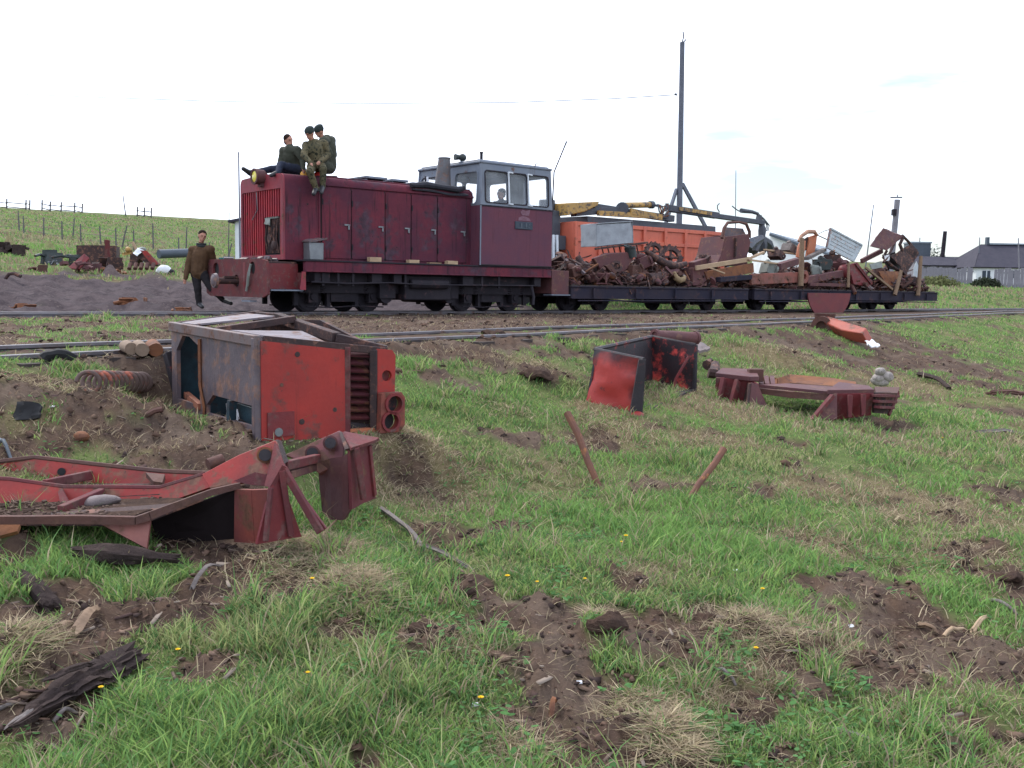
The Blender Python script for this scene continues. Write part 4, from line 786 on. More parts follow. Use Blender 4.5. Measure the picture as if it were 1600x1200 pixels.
# ------------------------------------------------------------------ people: one continuous body each, clothes coloured by the limb they cover
def person(label, jt, mats, face, hat=None, hair='hair', hd=1.0, coat=0.0, group=None, extra=None):
    """jt: joint name -> world point. Capsules and ellipsoids fused by a voxel remesh into one surface."""
    j = {k: V3(v) for k, v in jt.items()}
    root = thing('person', label, 'person', j['pelvis'], 0, group); o0 = j['pelvis']
    m = MB(); segs = []
    def cap(a, b, ra, rb, k, n=12):
        a, b = V3(a) - o0, V3(b) - o0; m.cyl(a, b, ra, rb, n=n); m.ball(a, ra, n, 8); m.ball(b, rb, n, 8); segs.append((a, b, k, (ra + rb) / 2))
    J0, T0, S0, B0 = 0, 1, 2, 3
    sp = (j['shl'] - j['shr']); sw = sp.normalized() if sp.length > 1e-5 else Vector((1, 0, 0))
    fd = V3(face).normalized(); up = (j['head'] - j['neck']).normalized()
    cap(j['pelvis'], j['chest'], .165, .182, J0); cap(j['chest'], (j['shl'] + j['shr']) / 2, .182, .135, J0); cap(j['shl'], j['shr'], .098, .098, J0)
    mid = (j['shl'] + j['shr']) / 2
    for e in ('l', 'r'):
        cap(j['sh' + e], j['el' + e], .088, .070, J0); cap(j['el' + e], j['ha' + e], .070, .050, J0)
        d = (j['ha' + e] - j['el' + e]).normalized(); h0 = j['ha' + e]; cap(h0, h0 + d * .07, .036, .034, S0)
        sd = d.cross(fd); sd = sd.normalized() if sd.length > .05 else basis(d)[0]; dn = sd.cross(d).normalized()
        for q, ln in enumerate((.062, .072, .068, .052)): cap(h0 + d * .075 + sd * (.026 - .0175 * q), h0 + d * (.08 + ln * .6) + sd * (.028 - .019 * q), .0115, .011, S0, 6); cap(h0 + d * (.08 + ln * .6) + sd * (.028 - .019 * q), h0 + d * (.078 + ln) + sd * (.028 - .019 * q) + dn * .022, .011, .0095, S0, 6)
        cap(h0 + d * .03 + sd * .03, h0 + d * .075 + sd * .052 + dn * .014, .0135, .011, S0, 6)
        cap(j['hi' + e], j['kn' + e], .108, .082, T0); cap(j['kn' + e], j['an' + e], .078, .060, T0 if not (extra and extra.get('tallboots')) else B0)
        cap(j['an' + e], j['to' + e], .056, .044, B0); an = j['an' + e]; td = (j['to' + e] - an).normalized(); cap(an, an - td * .05, .055, .046, B0)
    cap(j['hil'], j['hir'], .115, .115, J0 if coat else T0)
    if coat:
        for e in ('l', 'r'):
            d = (j['kn' + e] - j['hi' + e]); cap(j['hi' + e], j['hi' + e] + d * coat, .135, .125, J0)
    cap(j['neck'] - up * .04, j['neck'] + up * .09, .056, .054, S0); cap(j['neck'] - up * .075, j['neck'] - up * .03, .098, .075, J0)
    side = up.cross(fd).normalized(); fd = side.cross(up).normalized(); Rm = Matrix((fd, side, up)).transposed(); hc = j['head'] - o0
    def H(x, y, z): return hc + Rm @ Vector((x, y, z)) * hd
    m.ball(H(0, 0, .015), (.098 * hd, .079 * hd, .108 * hd), 18, 12, Rm); m.ball(H(.025, 0, -.055), (.068 * hd, .060 * hd, .062 * hd), 14, 9, Rm); m.ball(H(.072, 0, -.092), (.024 * hd, .03 * hd, .02 * hd), 8, 6, Rm)
    m.ball(H(.100, 0, -.018), (.020 * hd, .014 * hd, .024 * hd), 8, 6, Rm); m.ball(H(.088, 0, .022), (.02 * hd, .055 * hd, .012 * hd), 8, 6, Rm); m.ball(H(.088, 0, -.060), (.014 * hd, .026 * hd, .009 * hd), 8, 6, Rm)
    for sg in (-1, 1): m.ball(H(-.005, sg * .080, -.008), (.022 * hd, .012 * hd, .034 * hd), 8, 6, Rm)
    segs.append((H(0, 0, .03), H(.02, 0, -.06), S0, .10 * hd))
    me0 = m.mesh('tmp'); t = bpy.data.objects.new('tmp', me0); COL.objects.link(t)
    r = t.modifiers.new('r', 'REMESH'); r.mode = 'VOXEL'; r.voxel_size = .0135; r.use_smooth_shade = True
    sm = t.modifiers.new('s', 'SMOOTH'); sm.factor = .5; sm.iterations = 3
    dg = bpy.context.evaluated_depsgraph_get(); me = bpy.data.meshes.new_from_object(t.evaluated_get(dg)); bpy.data.objects.remove(t); me.name = 'body'
    n = len(me.vertices); co = np.empty(n * 3); me.vertices.foreach_get('co', co); co = co.reshape(-1, 3)
    wob = (fbm(co[:, 0] * 14 + co[:, 1] * 9, co[:, 2] * 14, 3, 3) - .5) * .022     # folds in the cloth
    np_ = len(me.polygons); pc = np.empty(np_ * 3); me.polygons.foreach_get('center', pc); pc = pc.reshape(-1, 3)
    def owner(pts):
        best = np.full(len(pts), 9.0); idx = np.zeros(len(pts), int)
        for a, b, k, ra in segs:
            a, b = np.array(a), np.array(b); ab = b - a; tt = np.clip(((pts - a) @ ab) / max(1e-9, ab @ ab), 0, 1); d = np.linalg.norm(pts - a - tt[:, None] * ab, axis=1) - ra + (.012 if k == S0 else 0)
            w = d < best; best[w] = d[w]; idx[w] = k
        return idx
    vi = owner(co); nrm = np.empty(n * 3); me.vertices.foreach_get('normal', nrm); nrm = nrm.reshape(-1, 3); co += nrm * (wob * ((vi == 0) | (vi == 1)))[:, None]; me.vertices.foreach_set('co', co.ravel())
    for mm in mats: me.materials.append(M[mm])
    me.polygons.foreach_set('material_index', owner(pc).astype(np.int32)); me.update()
    b = bpy.data.objects.new('body', me); COL.objects.link(b); b.parent = root
    hm = MB()
    if hat:
        hm.ball(H(-.004, 0, .045), (.112 * hd, .094 * hd, .092 * hd), 18, 10, Rm); hm.ball(H(-.02, 0, .085), (.095 * hd, .088 * hd, .055 * hd), 16, 8, Rm)
        if hat == 'peak': hm.ball(H(.115, 0, .035), (.055 * hd, .065 * hd, .010 * hd), 12, 6, Rm)
        hm.build('cap', M['cap_cloth'], root, smooth=60)
    else:
        hm.ball(H(-.015, 0, .050), (.097 * hd, .087 * hd, .088 * hd), 18, 10, Rm); hm.ball(H(-.05, 0, -.005), (.060 * hd, .078 * hd, .085 * hd), 14, 8, Rm); hm.dent(.008, 18, 3); hm.build('hair', M[hair], root, smooth=60)
    for sg in (-1, 1): em = MB(); em.ball(H(.093, sg * .030, .004), (.010 * hd, .014 * hd, .008 * hd), 8, 6, Rm); em.build('eye', M['hair'], root)
    return root, H, Rm, o0
wj = lambda d: {k: W(*v) for k, v in d.items()}
wj2 = lambda dz, d: {k: W(*v) - np.array([0, 0, dz]) for k, v in d.items()}
# the three men sitting on the bonnet
RP, _, _, _ = person('dark haired man reclining on the locomotive nose with one leg stretched out', wj2(.10, dict(head=(450.5, 212, 1.15), neck=(452, 223, 1.15), chest=(455, 236, 1.15), pelvis=(462, 256, 1.2), shl=(464, 227, .92), shr=(443, 229, 1.30),
    ell=(473, 243, .80), hal=(474, 256, .66), elr=(439, 246, 1.3), har=(445, 255, 1.1), hil=(464, 258, 1.0), hir=(456, 258, 1.3), knl=(438, 250, .95), anl=(434, 262, .75), tol=(424, 266, .7), knr=(424, 257, 1.5), anr=(391, 263, 1.5), tor=(380, 256, 1.45))),
    ['olive', 'navy', 'skin', 'boots'], (.75, -.62, -.1), None)
person('man in camouflage and a dark cap sitting with legs hanging over the bonnet side', wj(dict(head=(484, 208, .55), neck=(487, 219, .58), chest=(491, 235, .6), pelvis=(494, 256, .62), shl=(507, 226, .62), shr=(479, 228, .66),
    ell=(512, 243, .55), hal=(500, 253, .28), elr=(475, 243, .5), har=(484, 254, .28), hil=(501, 260, .55), hir=(488, 260, .58), knl=(505, 265, .18), anl=(504, 292, .20), tol=(502, 301, .02), knr=(484, 268, .12), anr=(494, 295, .16), tor=(490, 303, .0))),
    ['camo', 'camo', 'skin', 'boots'], (-.55, -.7, -.45), 'soft')
person('man in a long olive coat and cap sitting behind the man in camouflage', wj2(.05, dict(head=(499, 201, 1.35), neck=(503, 211, 1.37), chest=(512, 226, 1.4), pelvis=(514, 256, 1.4), shl=(505, 217, 1.1), shr=(518, 216, 1.65),
    ell=(516, 238, 1.05), hal=(505, 249, 1.0), elr=(522, 238, 1.6), har=(510, 250, 1.4), hil=(513, 259, 1.25), hir=(515, 259, 1.5), knl=(496, 256, 1.15), anl=(484, 264, 1.15), tol=(476, 265, 1.1), knr=(497, 255, 1.6), anr=(486, 263, 1.6), tor=(478, 264, 1.6))),
    ['olive', 'olive', 'skin', 'boots'], (-.85, -.5, -.05), 'soft', coat=.45)
# the driver seen through the side window
dj = lambda s, t, z: TW(s + .52, t, z)
person('driver sitting inside the locomotive cab behind the side window', dict(head=dj(5.72, .78, 2.80), neck=dj(5.72, .78, 2.66), chest=dj(5.76, .80, 2.40), pelvis=dj(5.80, .80, 1.82), shl=dj(5.74, .57, 2.55), shr=dj(5.74, 1.02, 2.55), ell=dj(5.62, .50, 2.27), hal=dj(5.40, .62, 2.28), elr=dj(5.62, 1.1, 2.27), har=dj(5.40, .95, 2.28),
    hil=dj(5.80, .70, 1.78), hir=dj(5.80, .90, 1.78), knl=dj(5.42, .68, 1.72), knr=dj(5.42, .93, 1.72), anl=dj(5.42, .68, 1.22), anr=dj(5.42, .93, 1.22), tol=dj(5.26, .68, 1.17), tor=dj(5.26, .93, 1.17)), ['navy', 'trouser', 'skin', 'boots'], (-CT - .3, -ST, 0), None)
# the man walking in front of the engine
YM = 21.6
g0 = gz(*U(312, 478, YM)[:2]); k0 = U(312, 478, YM)[2] - g0
um = lambda px, py, dy=0.0: U(px, py, YM + dy) - np.array([0, 0, 0])
st_, H_, Rm_, o_ = person('man in a brown jumper walking past the locomotive buffer plate', dict(head=um(316, 369), neck=um(314, 381), chest=um(314, 398), pelvis=um(311, 424), shl=um(329, 390, -.05), shr=um(301, 391, .05), ell=um(334, 410, .1), hal=um(338, 427, .05), elr=um(294, 414, 0), har=um(290, 434, -.1),
    hil=um(317, 428, -.02), hir=um(306, 428, .02), knl=um(331, 451, -.02), anl=um(349, 469, .1), tol=um(361, 474, .0), knr=um(309, 453, 0), anr=um(311, 475, .05), tor=um(316, 479.5, -.1)), ['brown_wool', 'trouser', 'skin', 'boots'], (.55, -.8, -.05), None)
b = MB(); c = V3(um(314.5, 383)) - o_; b.ring(c, (0.05, -.1, 1), .105, .055, .085, 20); b.ball(c + Vector((.02, -.05, -.03)), (.10, .08, .05)); b.build('neck_cloth', M['scarf'], st_, smooth=60)
# ------------------------------------------------------------------ flat wagons
def wagon(name, label, s0, s1, bog, zt=.62, zb=.33, cat='flat wagon'):
    w = tag(at_train(empty(name)), label, cat)
    def part(n, b, m='frame_dark', **k): return b.build(n, M[m], w, **k)
    for y in (.03, 2.43):
        b = MB(); b.bb(s0, s1, y, y + .09, zb, zt); b.bb(s0, s1, y - .03, y + .11, zt - .02, zt + .012); b.bb(s0, s1, y - .03, y + .1, zb - .012, zb + .012); part('side_sill', b, bevel=.006)
    for x in (s0, s1 - .1): b = MB(); b.bb(x, x + .1, .14, 2.41, zb + .02, zt - .02); part('end_sill', b)
    b = MB(); b.bb(s0, s1, 1.12, 1.42, zb + .05, zt - .06); part('centre_sill', b)
    x = s0 + .02; k = 0
    while x < s1 - .1:
        b = MB(); wd = min(.235, s1 - x - .01); b.bb(x, x + wd, .05 + .03 * math.sin(k * 3.1), 2.5, zt + .014, zt + .045); part('deck_plank', b, 'sleeper'); x += .245; k += 1
    x = s0 + .7
    while x < s1 - .3:
        b = MB(); b.bb(x, x + .06, -.045, -.003, zb + .02, zt - .04); part('stake_pocket', b); x += 1.55
    b = MB(); b.tube([(s0 + .2, .0, zb - .06), (s1 - .2, .0, zb - .05)], .016); b.tube([(s0 + .9, .4, zb), ((s0 + s1) / 2 - .6, .4, zb - .10), ((s0 + s1) / 2 + .6, .4, zb - .10), (s1 - .9, .4, zb)], .02); part('truss_rod', b)
    for c in bog:
        b = MB()
        for y, sg in ((.62, -1), (1.93, 1)):
            b.bb(c - .82, c + .82, y - .04, y + .04, .34, .46); b.bb(c - .22, c + .22, y - .07, y + .07, .16, .40)
            for q in (-.6, .6): axlebox(b, c + q, y + sg * .03, .28, sg)
            for e in (-.1, .1): spring(b, (c + e, y + sg * .09, .18), .07, .2, 4, .018)
        b.bb(c - .2, c + .2, .5, 2.05, .28, .46); bg = part('bogie', b, 'dark')
        for q in (-.6, .6): wheelset(bg, c + q, .28)
    b = MB(); b.cyl((s0, 1.275, .58), (s0 - .26, 1.275, .58), .07); b.ball((s0 - .26, 1.275, .58), (.06, .15, .13)); part('coupler', b, 'dark')
    return w
W1A, W1B, W2A, W2B = 7.9, 15.0, 15.3, 26.2
wagon('flat_wagon', 'dark flat wagon coupled behind the locomotive and heaped with rusty scrap', W1A, W1B, (9.0, 13.4))
wagon('flat_wagon', 'dark flat wagon at the end of the train with upright stakes along its edge', W2A, W2B, (17.0, 23.6))

# ------------------------------------------------------------------ scrap on the wagons: pieces placed on their own planes along the train
SG1, SG2 = 'scrap heaped on the flat wagon behind the locomotive', 'scrap heaped on the end flat wagon'
def put(name, b, m, label, cat, group=None, **k):
    o = b.build(name, M[m] if isinstance(m, str) else m, None, center=True, **k); return tag(o, label, cat, group)
A_ = CT, ST
along = Vector((CT, ST, 0)); across = Vector((-ST, CT, 0))
def wv(px, py, t): return V3(W(px, py, t))
def scrap_rubble(name, s0, s1, n, top, seed, z0=.66):
    r = random.Random(seed); b = MB()
    for k in range(n):
        s_ = r.uniform(s0, s1); t = r.uniform(.15, 2.35); hgt = top(s_) * (1 - abs(t - 1.25) / 1.9); z = z0 + r.random() * hgt; p = TW(s_, t, z)
        ro = Matrix.Rotation(r.uniform(0, 6.3), 3, 'Z') @ Matrix.Rotation(r.uniform(-1, 1), 3, 'X') @ Matrix.Rotation(r.uniform(-.8, .8), 3, 'Y'); q = r.random()
        if q < .30:
            e = [V3(p) + ro @ Vector((r.uniform(-.35, .35), r.uniform(-.12, .12), r.uniform(-.1, .22))) for _ in range(4)]; b.tube(e, r.uniform(.010, .028), 5)
        elif q < .55: b.box(p, (r.uniform(.1, .5), r.uniform(.04, .25), r.uniform(.02, .12)), ro)
        elif q < .7:
            d = ro @ Vector((r.uniform(.1, .45), 0, 0)); b.cyl(V3(p) - d, V3(p) + d, r.uniform(.02, .07), n=8)
        elif q < .85: b.ring(p, ro @ Vector((0, 0, 1)), r.uniform(.08, .2), r.uniform(.03, .07), r.uniform(.03, .1), 12)
        else: b.ball(p, (r.uniform(.06, .18), r.uniform(.06, .14), r.uniform(.05, .12)), 8, 6, ro)
    b.dent(.025, 3, seed); o = b.build(name, [M['rust_dark'], M['rust'], M['rust_purple'], M['rust_orange'], M['grey_metal']], None); kind(o, 'stuff')
    mi = [random.Random(i // 7 + seed).choice((0, 0, 0, 1, 1, 2, 2, 3, 4)) for i in range(len(o.data.polygons))]; o.data.polygons.foreach_set('material_index', mi); return o
scrap_rubble('scrap_rubble', 7.95, 14.9, 750, lambda s: .72 + .16 * math.sin(s * 1.7), 11)
scrap_rubble('scrap_rubble', 15.4, 26.0, 750, lambda s: .42 + .50 * math.exp(-((s - 20.2) / 2.2) ** 2) + .62 * math.exp(-((s - 24.1) / 1.3) ** 2), 12)
def W4(pts, t): return [wv(a, c, t) for a, c in pts]
# -- first wagon
tk = thing('dented_tank', 'dented grey sheet metal tank leaning on top of the scrap before the orange truck', 'tank', wv(958, 365, 1.1), 0, SG1)
o_ = V3(tk.location)
c = [wv(930, 350, 1.0) - o_, wv(987, 346, 1.0) - o_, wv(988, 379, .8) - o_, wv(931, 385, .8) - o_]; back = across * .55
b = MB(); b.sheet(c[0], c[1], c[2], c[3], 14, 9, .035, 4, .02)
b.sheet(c[1], c[1] + back, c[2] + back, c[2], 5, 6, .02, 5, .02); b.sheet(c[0], c[0] + back, c[1] + back, c[1], 8, 5, .02, 6, .02); b.sheet(c[0] + back, c[0], c[3], c[3] + back, 5, 6, .02, 7, .02); b.sheet(c[3], c[2], c[2] + back, c[3] + back, 8, 5, .02, 9, .02); b.build('tank_shell', M['zinc'], tk)
b = MB(); b.tube([p - across * .02 for p in c + [c[0]]], .022, 6); b.build('tank_rim', M['zinc'], tk)
b = MB()
for q in range(7): b.tube([wv(940 + 9 * q, 386 - q, .7), wv(944 + 9 * q, 400, .8)], .02, 6)
b.beam(wv(930, 389, .7), wv(1012, 379, .7), .05, .05); b.beam(wv(940, 398, .75), wv(1005, 393, .75), .05, .04); put('steel_grid', b, 'rust_dark', 'dark rusty bar grid lying under the dented grey tank', 'grid', SG1)
b = MB(); b.cyl(wv(984, 386, .5), wv(988, 403, .45), .16, .12, n=18); b.ring(wv(984, 386, .5), across * -.3 + Vector((0, 0, 1)), .17, .1, .04); put('filter_canister', b, 'green_metal', 'dark green canister hanging below the corner of the grey tank', 'canister', SG1, smooth=40)
def gear(b, c, ax, r, n=14, th=.09):
    b.ring(c, ax, r, r * .62, th, 24); u, w, a = basis(ax); c = V3(c); b.cyl(c - a * th * .6, c + a * th * .6, r * .24, n=14)
    for k in range(n):
        an = 2 * math.pi * k / n; d = u * math.cos(an) + w * math.sin(an); M3 = Matrix((d, a.cross(d), a)).transposed(); b.box(c + d * r * 1.05, (r * .16, r * .16, th * .9), M3)
    for k in range(4):
        an = math.pi / 2 * k; d = u * math.cos(an) + w * math.sin(an); b.beam(c + d * r * .2, c + d * r * .68, th * .5, r * .14, a)
tr_ax = Vector((.25, -.9, .35))
b = MB(); b.plate(W4([(925, 404), (948, 396), (975, 394), (985, 404), (976, 422), (960, 432), (935, 425)], .55), .16); b.dent(.05, 3, 5); put('engine_casing', b, 'rust_purple', 'hunched brown engine casing in the heap close behind the locomotive', 'casing', SG1, bevel=.02)
b = MB(); b.plate(W4([(944, 415), (953, 413), (962, 426), (957, 430)], .35), .10); put('bent_lug', b, 'rust', 'pale brown bent lug sticking out of the engine casing', 'scrap plate', SG1, bevel=.01)
b = MB(); b.ring(wv(963, 417, .4), tr_ax, .16, .09, .10); b.cyl(wv(963, 417, .4), wv(966, 416, .7), .08); put('pulley', b, 'rust_dark', 'dark round pulley beside the bent lug on the scrap heap', 'pulley', SG1)
b = MB(); b.bb(0, .55, 0, .4, 0, .55); b.dent(.03, 3, 2); o = b.build('gear_case', M['rust'], None, bevel=.02); tag(o, 'boxy orange brown gear case standing at the middle of the scrap heap', 'gear case', SG1); p = W(987, 438, .35); o.location = (p[0], p[1], .67); o.rotation_euler = (.05, 0, TH + .2)
b = MB(); gear(b, wv(1022, 393, .8), tr_ax, .26); put('cog', b, 'rust_dark', 'small spoked gear wheel leaning beside the big chain ring', 'gear wheel', SG1)
b = MB(); gear(b, wv(1048, 402, .9), (.25, -.9, .3), .33, 12, .12); b.dent(.02, 4, 2); put('cog', b, 'rust_dark', 'large open chain ring standing against the orange truck body', 'gear wheel', SG1)
b = MB(); b.tube(W4([(1008, 391), (1022, 402), (1040, 412), (1058, 416), (1072, 412)], .5), [.06, .10, .11, .10, .07], 10); put('track_link', b, 'rust_dark', 'thick curved dark link draped below the chain ring', 'link', SG1, smooth=40)
b = MB(); b.tube(W4([(1000, 412), (1005, 420), (1004, 434), (1012, 438)], .3), .035); b.tube(W4([(1018, 416), (1022, 412), (1027, 416), (1026, 430)], .3), .03); put('bent_pipe', b, 'rust', 'twisted brown pipes hooked over the middle of the scrap heap', 'pipe', SG1)
b = MB(); b.cyl(wv(1012, 437, .3), wv(1053, 428, .5), .17, .13, n=18); put('exhaust_drum', b, 'rust_dark', 'dark tapered drum lying on the edge of the first wagon deck', 'drum', SG1, smooth=40)
b = MB(); b.tube([wv(1052, 425, .2), wv(1056, 434, .15), wv(1062, 438, .15), wv(1068, 436, .15), wv(1069, 431, .15)], [.06, .085, .09, .08, .05], 10); put('curved_horn', b, mat('ochre_iron', (.30, .22, .12), (.20, .14, .08), rust=.3, rough=.8, scale=5), 'ochre curved claw piece on the wagon edge beneath the chain ring', 'claw', SG1, smooth=50)
b = MB(); b.box((0, 0, .28), (.62, .5, .5)); b.dent(.02, 3, 6); o = b.build('purple_box', M['rust_purple'], None, bevel=.015); tag(o, 'purple brown steel box on the wagon deck beside the ochre claw', 'steel box', SG1); p = W(1083, 440, .5); o.location = (p[0], p[1], .67); o.rotation_euler = (0, 0, TH)
b = MB(); b.beam(wv(1080, 414, .9), wv(1128, 398, 1.2), .22, .16); b.dent(.02, 4, 3); put('short_beam', b, 'rust_purple', 'stout rusty arm reaching down from the excavator bucket', 'beam', SG1, bevel=.01)
# the digger bucket standing on the wagons
bk = thing('excavator_bucket', 'big rusted excavator bucket with an arched rim standing between the wagons', 'bucket', TW(15.0, .9, .8), 0, None); o_ = V3(bk.location)
b = MB(); F_ = [wv(a, c, .55) - o_ for a, c in [(1119, 416), (1127, 398), (1134, 370), (1168, 366), (1172, 380), (1165, 406), (1168, 414)]]; b.plate(F_, .05); B_ = [p + across * .9 for p in F_]; b.plate(B_, .05)
for q in (0, 1, 4, 5, 6): b.plate([F_[q], F_[(q + 1) % 7], B_[(q + 1) % 7], B_[q]], .03)
b.dent(.015, 3, 2); b.build('bucket_shell', M['rust_purple'], bk, bevel=.008)
b = MB(); b.tube([wv(1128, 372, .5) - o_, wv(1131, 357, .55) - o_, wv(1137, 348, .6) - o_, wv(1155, 347, .65) - o_, wv(1166, 350, .7) - o_, wv(1171, 362, .7) - o_, wv(1171, 372, .7) - o_], [.05, .05, .045, .035, .045, .05, .05], 8); b.build('bucket_rim', M['rust'], bk)
b = MB(); b.plate([wv(a, c, .85) - o_ for a, c in [(1129, 370), (1133, 355), (1160, 357), (1166, 369)]], .04); b.build('bucket_back', M['grey_metal'], bk)
for a in (1149, ): b = MB(); b.beam(wv(a, 372, .5) - o_, wv(a - 1, 402, .5) - o_, .10, .05); b.build('bucket_rib', M['rust_dark'], bk)
# planks and beams along both wagons
PG_ = 'boards thrown on the flat wagons'
for (p, q, t0, t1, w, h, mm, lab) in [((1087, 419), (1172, 405), .15, .25, .05, .13, 'wood_pale', 'long yellowish board slanting up before the excavator bucket'), ((1168, 405), (1193, 394), .2, .5, .09, .06, 'wood_pale', 'short pale board propped at the excavator bucket foot'),
        ((1170, 406), (1216, 412), .2, .25, .05, .05, 'wood_pale', 'thin pale lath lying flat behind the rusty trough'), ((1108, 418), (1132, 427), .02, .02, .04, .04, 'wood_pale', 'short pale batten hanging on the first wagon edge'), ((1195, 390), (1248, 398), .9, 1.1, .1, .05, 'wood_pale', 'pale board laid over the scrap before the white building'),
        ((1260, 404), (1288, 390), .5, .8, .16, .10, 'wood_grey', 'grey squared timber rising behind the upright orange cab'), ((1352, 418), (1394, 452), -.03, -.03, .07, .07, 'wood', 'brown pole slanting down over the end wagon edge'), ((1346, 408), (1378, 392), .9, .9, .10, .16, 'rust_purple', 'rusty channel beam sloping up to the crumpled cab'), ((1215, 417), (1246, 408), .2, .6, .22, .2, 'rust_purple', 'thick brown square beam next to the tall stake')]:
    b = MB(); b.beam(wv(*p, t0), wv(*q, t1), w, h); b.dent(.008, 4, p[0]); put('board', b, mm, lab, 'board', PG_, bevel=.006)
b = MB(); b.plate(W4([(1100, 424), (1176, 411), (1177, 426), (1150, 431), (1104, 437)], .25), .08); b.dent(.02, 3, 3); put('side_board', b, 'rust_orange', 'rust red side board under the long yellowish board', 'scrap plate', SG1, bevel=.008)
b = MB(); b.beam(wv(1122, 437, .1), wv(1172, 433, .1), .18, .14); put('grey_beam', b, 'frame_dark', 'blue grey beam lying along the joint of the two wagons', 'beam', SG1, bevel=.01)
# -- second wagon
b = MB(); b.plate(W4([(1172, 428), (1252, 425), (1264, 432), (1262, 441), (1172, 445)], .06), .10); b.ring(wv(1256, 433, -.02), across, .20, .08, .1); b.dent(.015, 3, 5); put('red_beam', b, mat('chipped_red_brown', (.26, .075, .055), (.15, .07, .06), rust=.5, spot=.4, rough=.7, scale=3), 'long red brown beam with a round eye along the end wagon edge', 'beam', SG2, bevel=.012)
b = MB(); b.beam(wv(1258, 438, .1), wv(1316, 427, .3), .20, .22); put('purple_beam', b, 'rust_purple', 'purple brown box beam lying behind the round eye', 'beam', SG2, bevel=.012)
b = MB(); b.ball(wv(1320, 424, .25), (.24, .22, .22), 12, 8); b.dent(.04, 4, 2); put('red_lump', b, 'red_dull', 'dull red casting between the purple beam and the stake', 'casting', SG2)
b = MB(); b.beam(wv(1264, 444, .05), wv(1326, 446, .05), .10, .10); put('flat_bar', b, 'rust_purple', 'flat rusty bar lying on the end wagon edge under the beams', 'bar', SG2, bevel=.006)
b = MB(); b.plate(W4([(1324, 414), (1338, 410), (1362, 442), (1354, 448), (1332, 444)], .1), .09); put('red_plate', b, 'red_dull', 'slanting red plate with a pale edge on the end wagon', 'plate', SG2, bevel=.008)
b = MB(); b.beam(wv(1337, 412, .02), wv(1362, 444, .02), .03, .06); put('pale_edge_bar', b, 'red_pale', 'thin pinkish bar along the edge of the slanting red plate', 'bar', SG2)
pn = thing('sheet_panel', 'large pale blue grey panel tilted on edge above the end wagon', 'panel', wv(1318, 382, .8), 0, SG2); o_ = V3(pn.location)
q = [wv(1297, 357, .75) - o_, wv(1346, 383, .75) - o_, wv(1333, 408, .65) - o_, wv(1291, 386, .65) - o_]
b = MB(); b.sheet(q[0], q[1], q[2], q[3], 12, 8, .012, 4); b.build('panel_sheet', M['pale_panel'], pn)
for k in range(4): b = MB(); b.beam(q[k] - across * .01, q[(k + 1) % 4] - across * .01, .06, .05); b.build('panel_edge', M['grey_metal'] if k == 3 else M['pale_panel'], pn)
for k in range(4):
    f = .22 + .18 * k; b = MB(); b.beam(q[0].lerp(q[3], f).lerp(q[1].lerp(q[2], f), .1) - across * .015, q[0].lerp(q[3], f).lerp(q[1].lerp(q[2], f), .9) - across * .015, .012, .02); b.build('panel_bead', M['pale_panel'], pn)
oc = thing('orange_cab', 'upright faded orange cab wall with window openings on the end wagon', 'cab wall', wv(1260, 390, .9), 0, SG2); o_ = V3(oc.location)
b = MB(); b.plate([p - o_ for p in W4([(1244, 402), (1247, 384), (1251, 377), (1258, 376), (1257, 390), (1252, 404)], .75)], .06); b.build('cab_post', M['orange_panel'], oc, bevel=.01)
b = MB(); b.plate([p - o_ for p in W4([(1258, 405), (1262, 384), (1264, 370), (1276, 366), (1274, 384), (1270, 402)], .95)], .06); b.build('cab_post', M['orange_panel'], oc, bevel=.01)
b = MB(); b.tube([p - o_ for p in W4([(1248, 377), (1252, 369), (1262, 362), (1272, 362), (1277, 368)], .85)], [.05, .06, .07, .07, .04], 8); b.build('cab_arch', mat('pale_orange_arch', (.44, .22, .13), (.30, .17, .12), rust=.3, rough=.6, scale=4), oc)
b = MB(); b.plate([p - o_ for p in W4([(1256, 374), (1262, 370), (1262, 388), (1257, 392)], 1.0)], .04); b.build('inner_panel', M['rust_dark'], oc)
b = MB(); b.tube(W4([(1276, 367), (1285, 371), (1296, 376)], .95), .018); b.tube(W4([(1276, 367), (1288, 361), (1298, 358)], .95), .012); put('bent_rod', b, 'dark', 'thin dark rod joining the orange cab to the pale panel', 'rod', SG2)
rc = thing('crushed_cab', 'crumpled rust brown vehicle cab with light showing through its holes', 'vehicle cab', wv(1400, 400, .9), 0, SG2); o_ = V3(rc.location)
P2 = lambda a, c, t: wv(a, c, t) - o_
b = MB(); b.sheet(P2(1379, 357, .55), P2(1411, 370, .55), P2(1386, 391, .35), P2(1359, 385, .35), 10, 8, .05, 21, .03, .05); b.build('cab_side', M['rust_purple'], rc)
b = MB(); b.sheet(P2(1393, 400, .5), P2(1424, 381, .5), P2(1435, 396, .45), P2(1414, 430, .4), 12, 10, .10, 33, .03, .08); b.build('cab_crumpled_panel', M['rust_dark'], rc)
b = MB(); b.sheet(P2(1379, 357, .56), P2(1411, 370, .56), P2(1416, 372, 1.9), P2(1384, 358, 1.9), 8, 6, .05, 22, .03, .05); b.build('cab_roof', M['rust_purple'], rc)
b = MB(); b.tube([P2(1410, 368, .55), P2(1418, 376, .58), P2(1428, 388, .55), P2(1433, 398, .5)], .05, 7); b.tube([P2(1399, 377, .52), P2(1394, 388, .5), P2(1388, 400, .48), P2(1380, 410, .45)], .045, 7); b.tube([P2(1411, 371, .5), P2(1406, 382, .52), P2(1410, 392, .5)], .06, 7); b.tube([P2(1386, 391, .4), P2(1380, 402, .5), P2(1392, 414, .5), P2(1412, 428, .5)], .05, 7); b.build('cab_pillar', M['rust_dark'], rc)
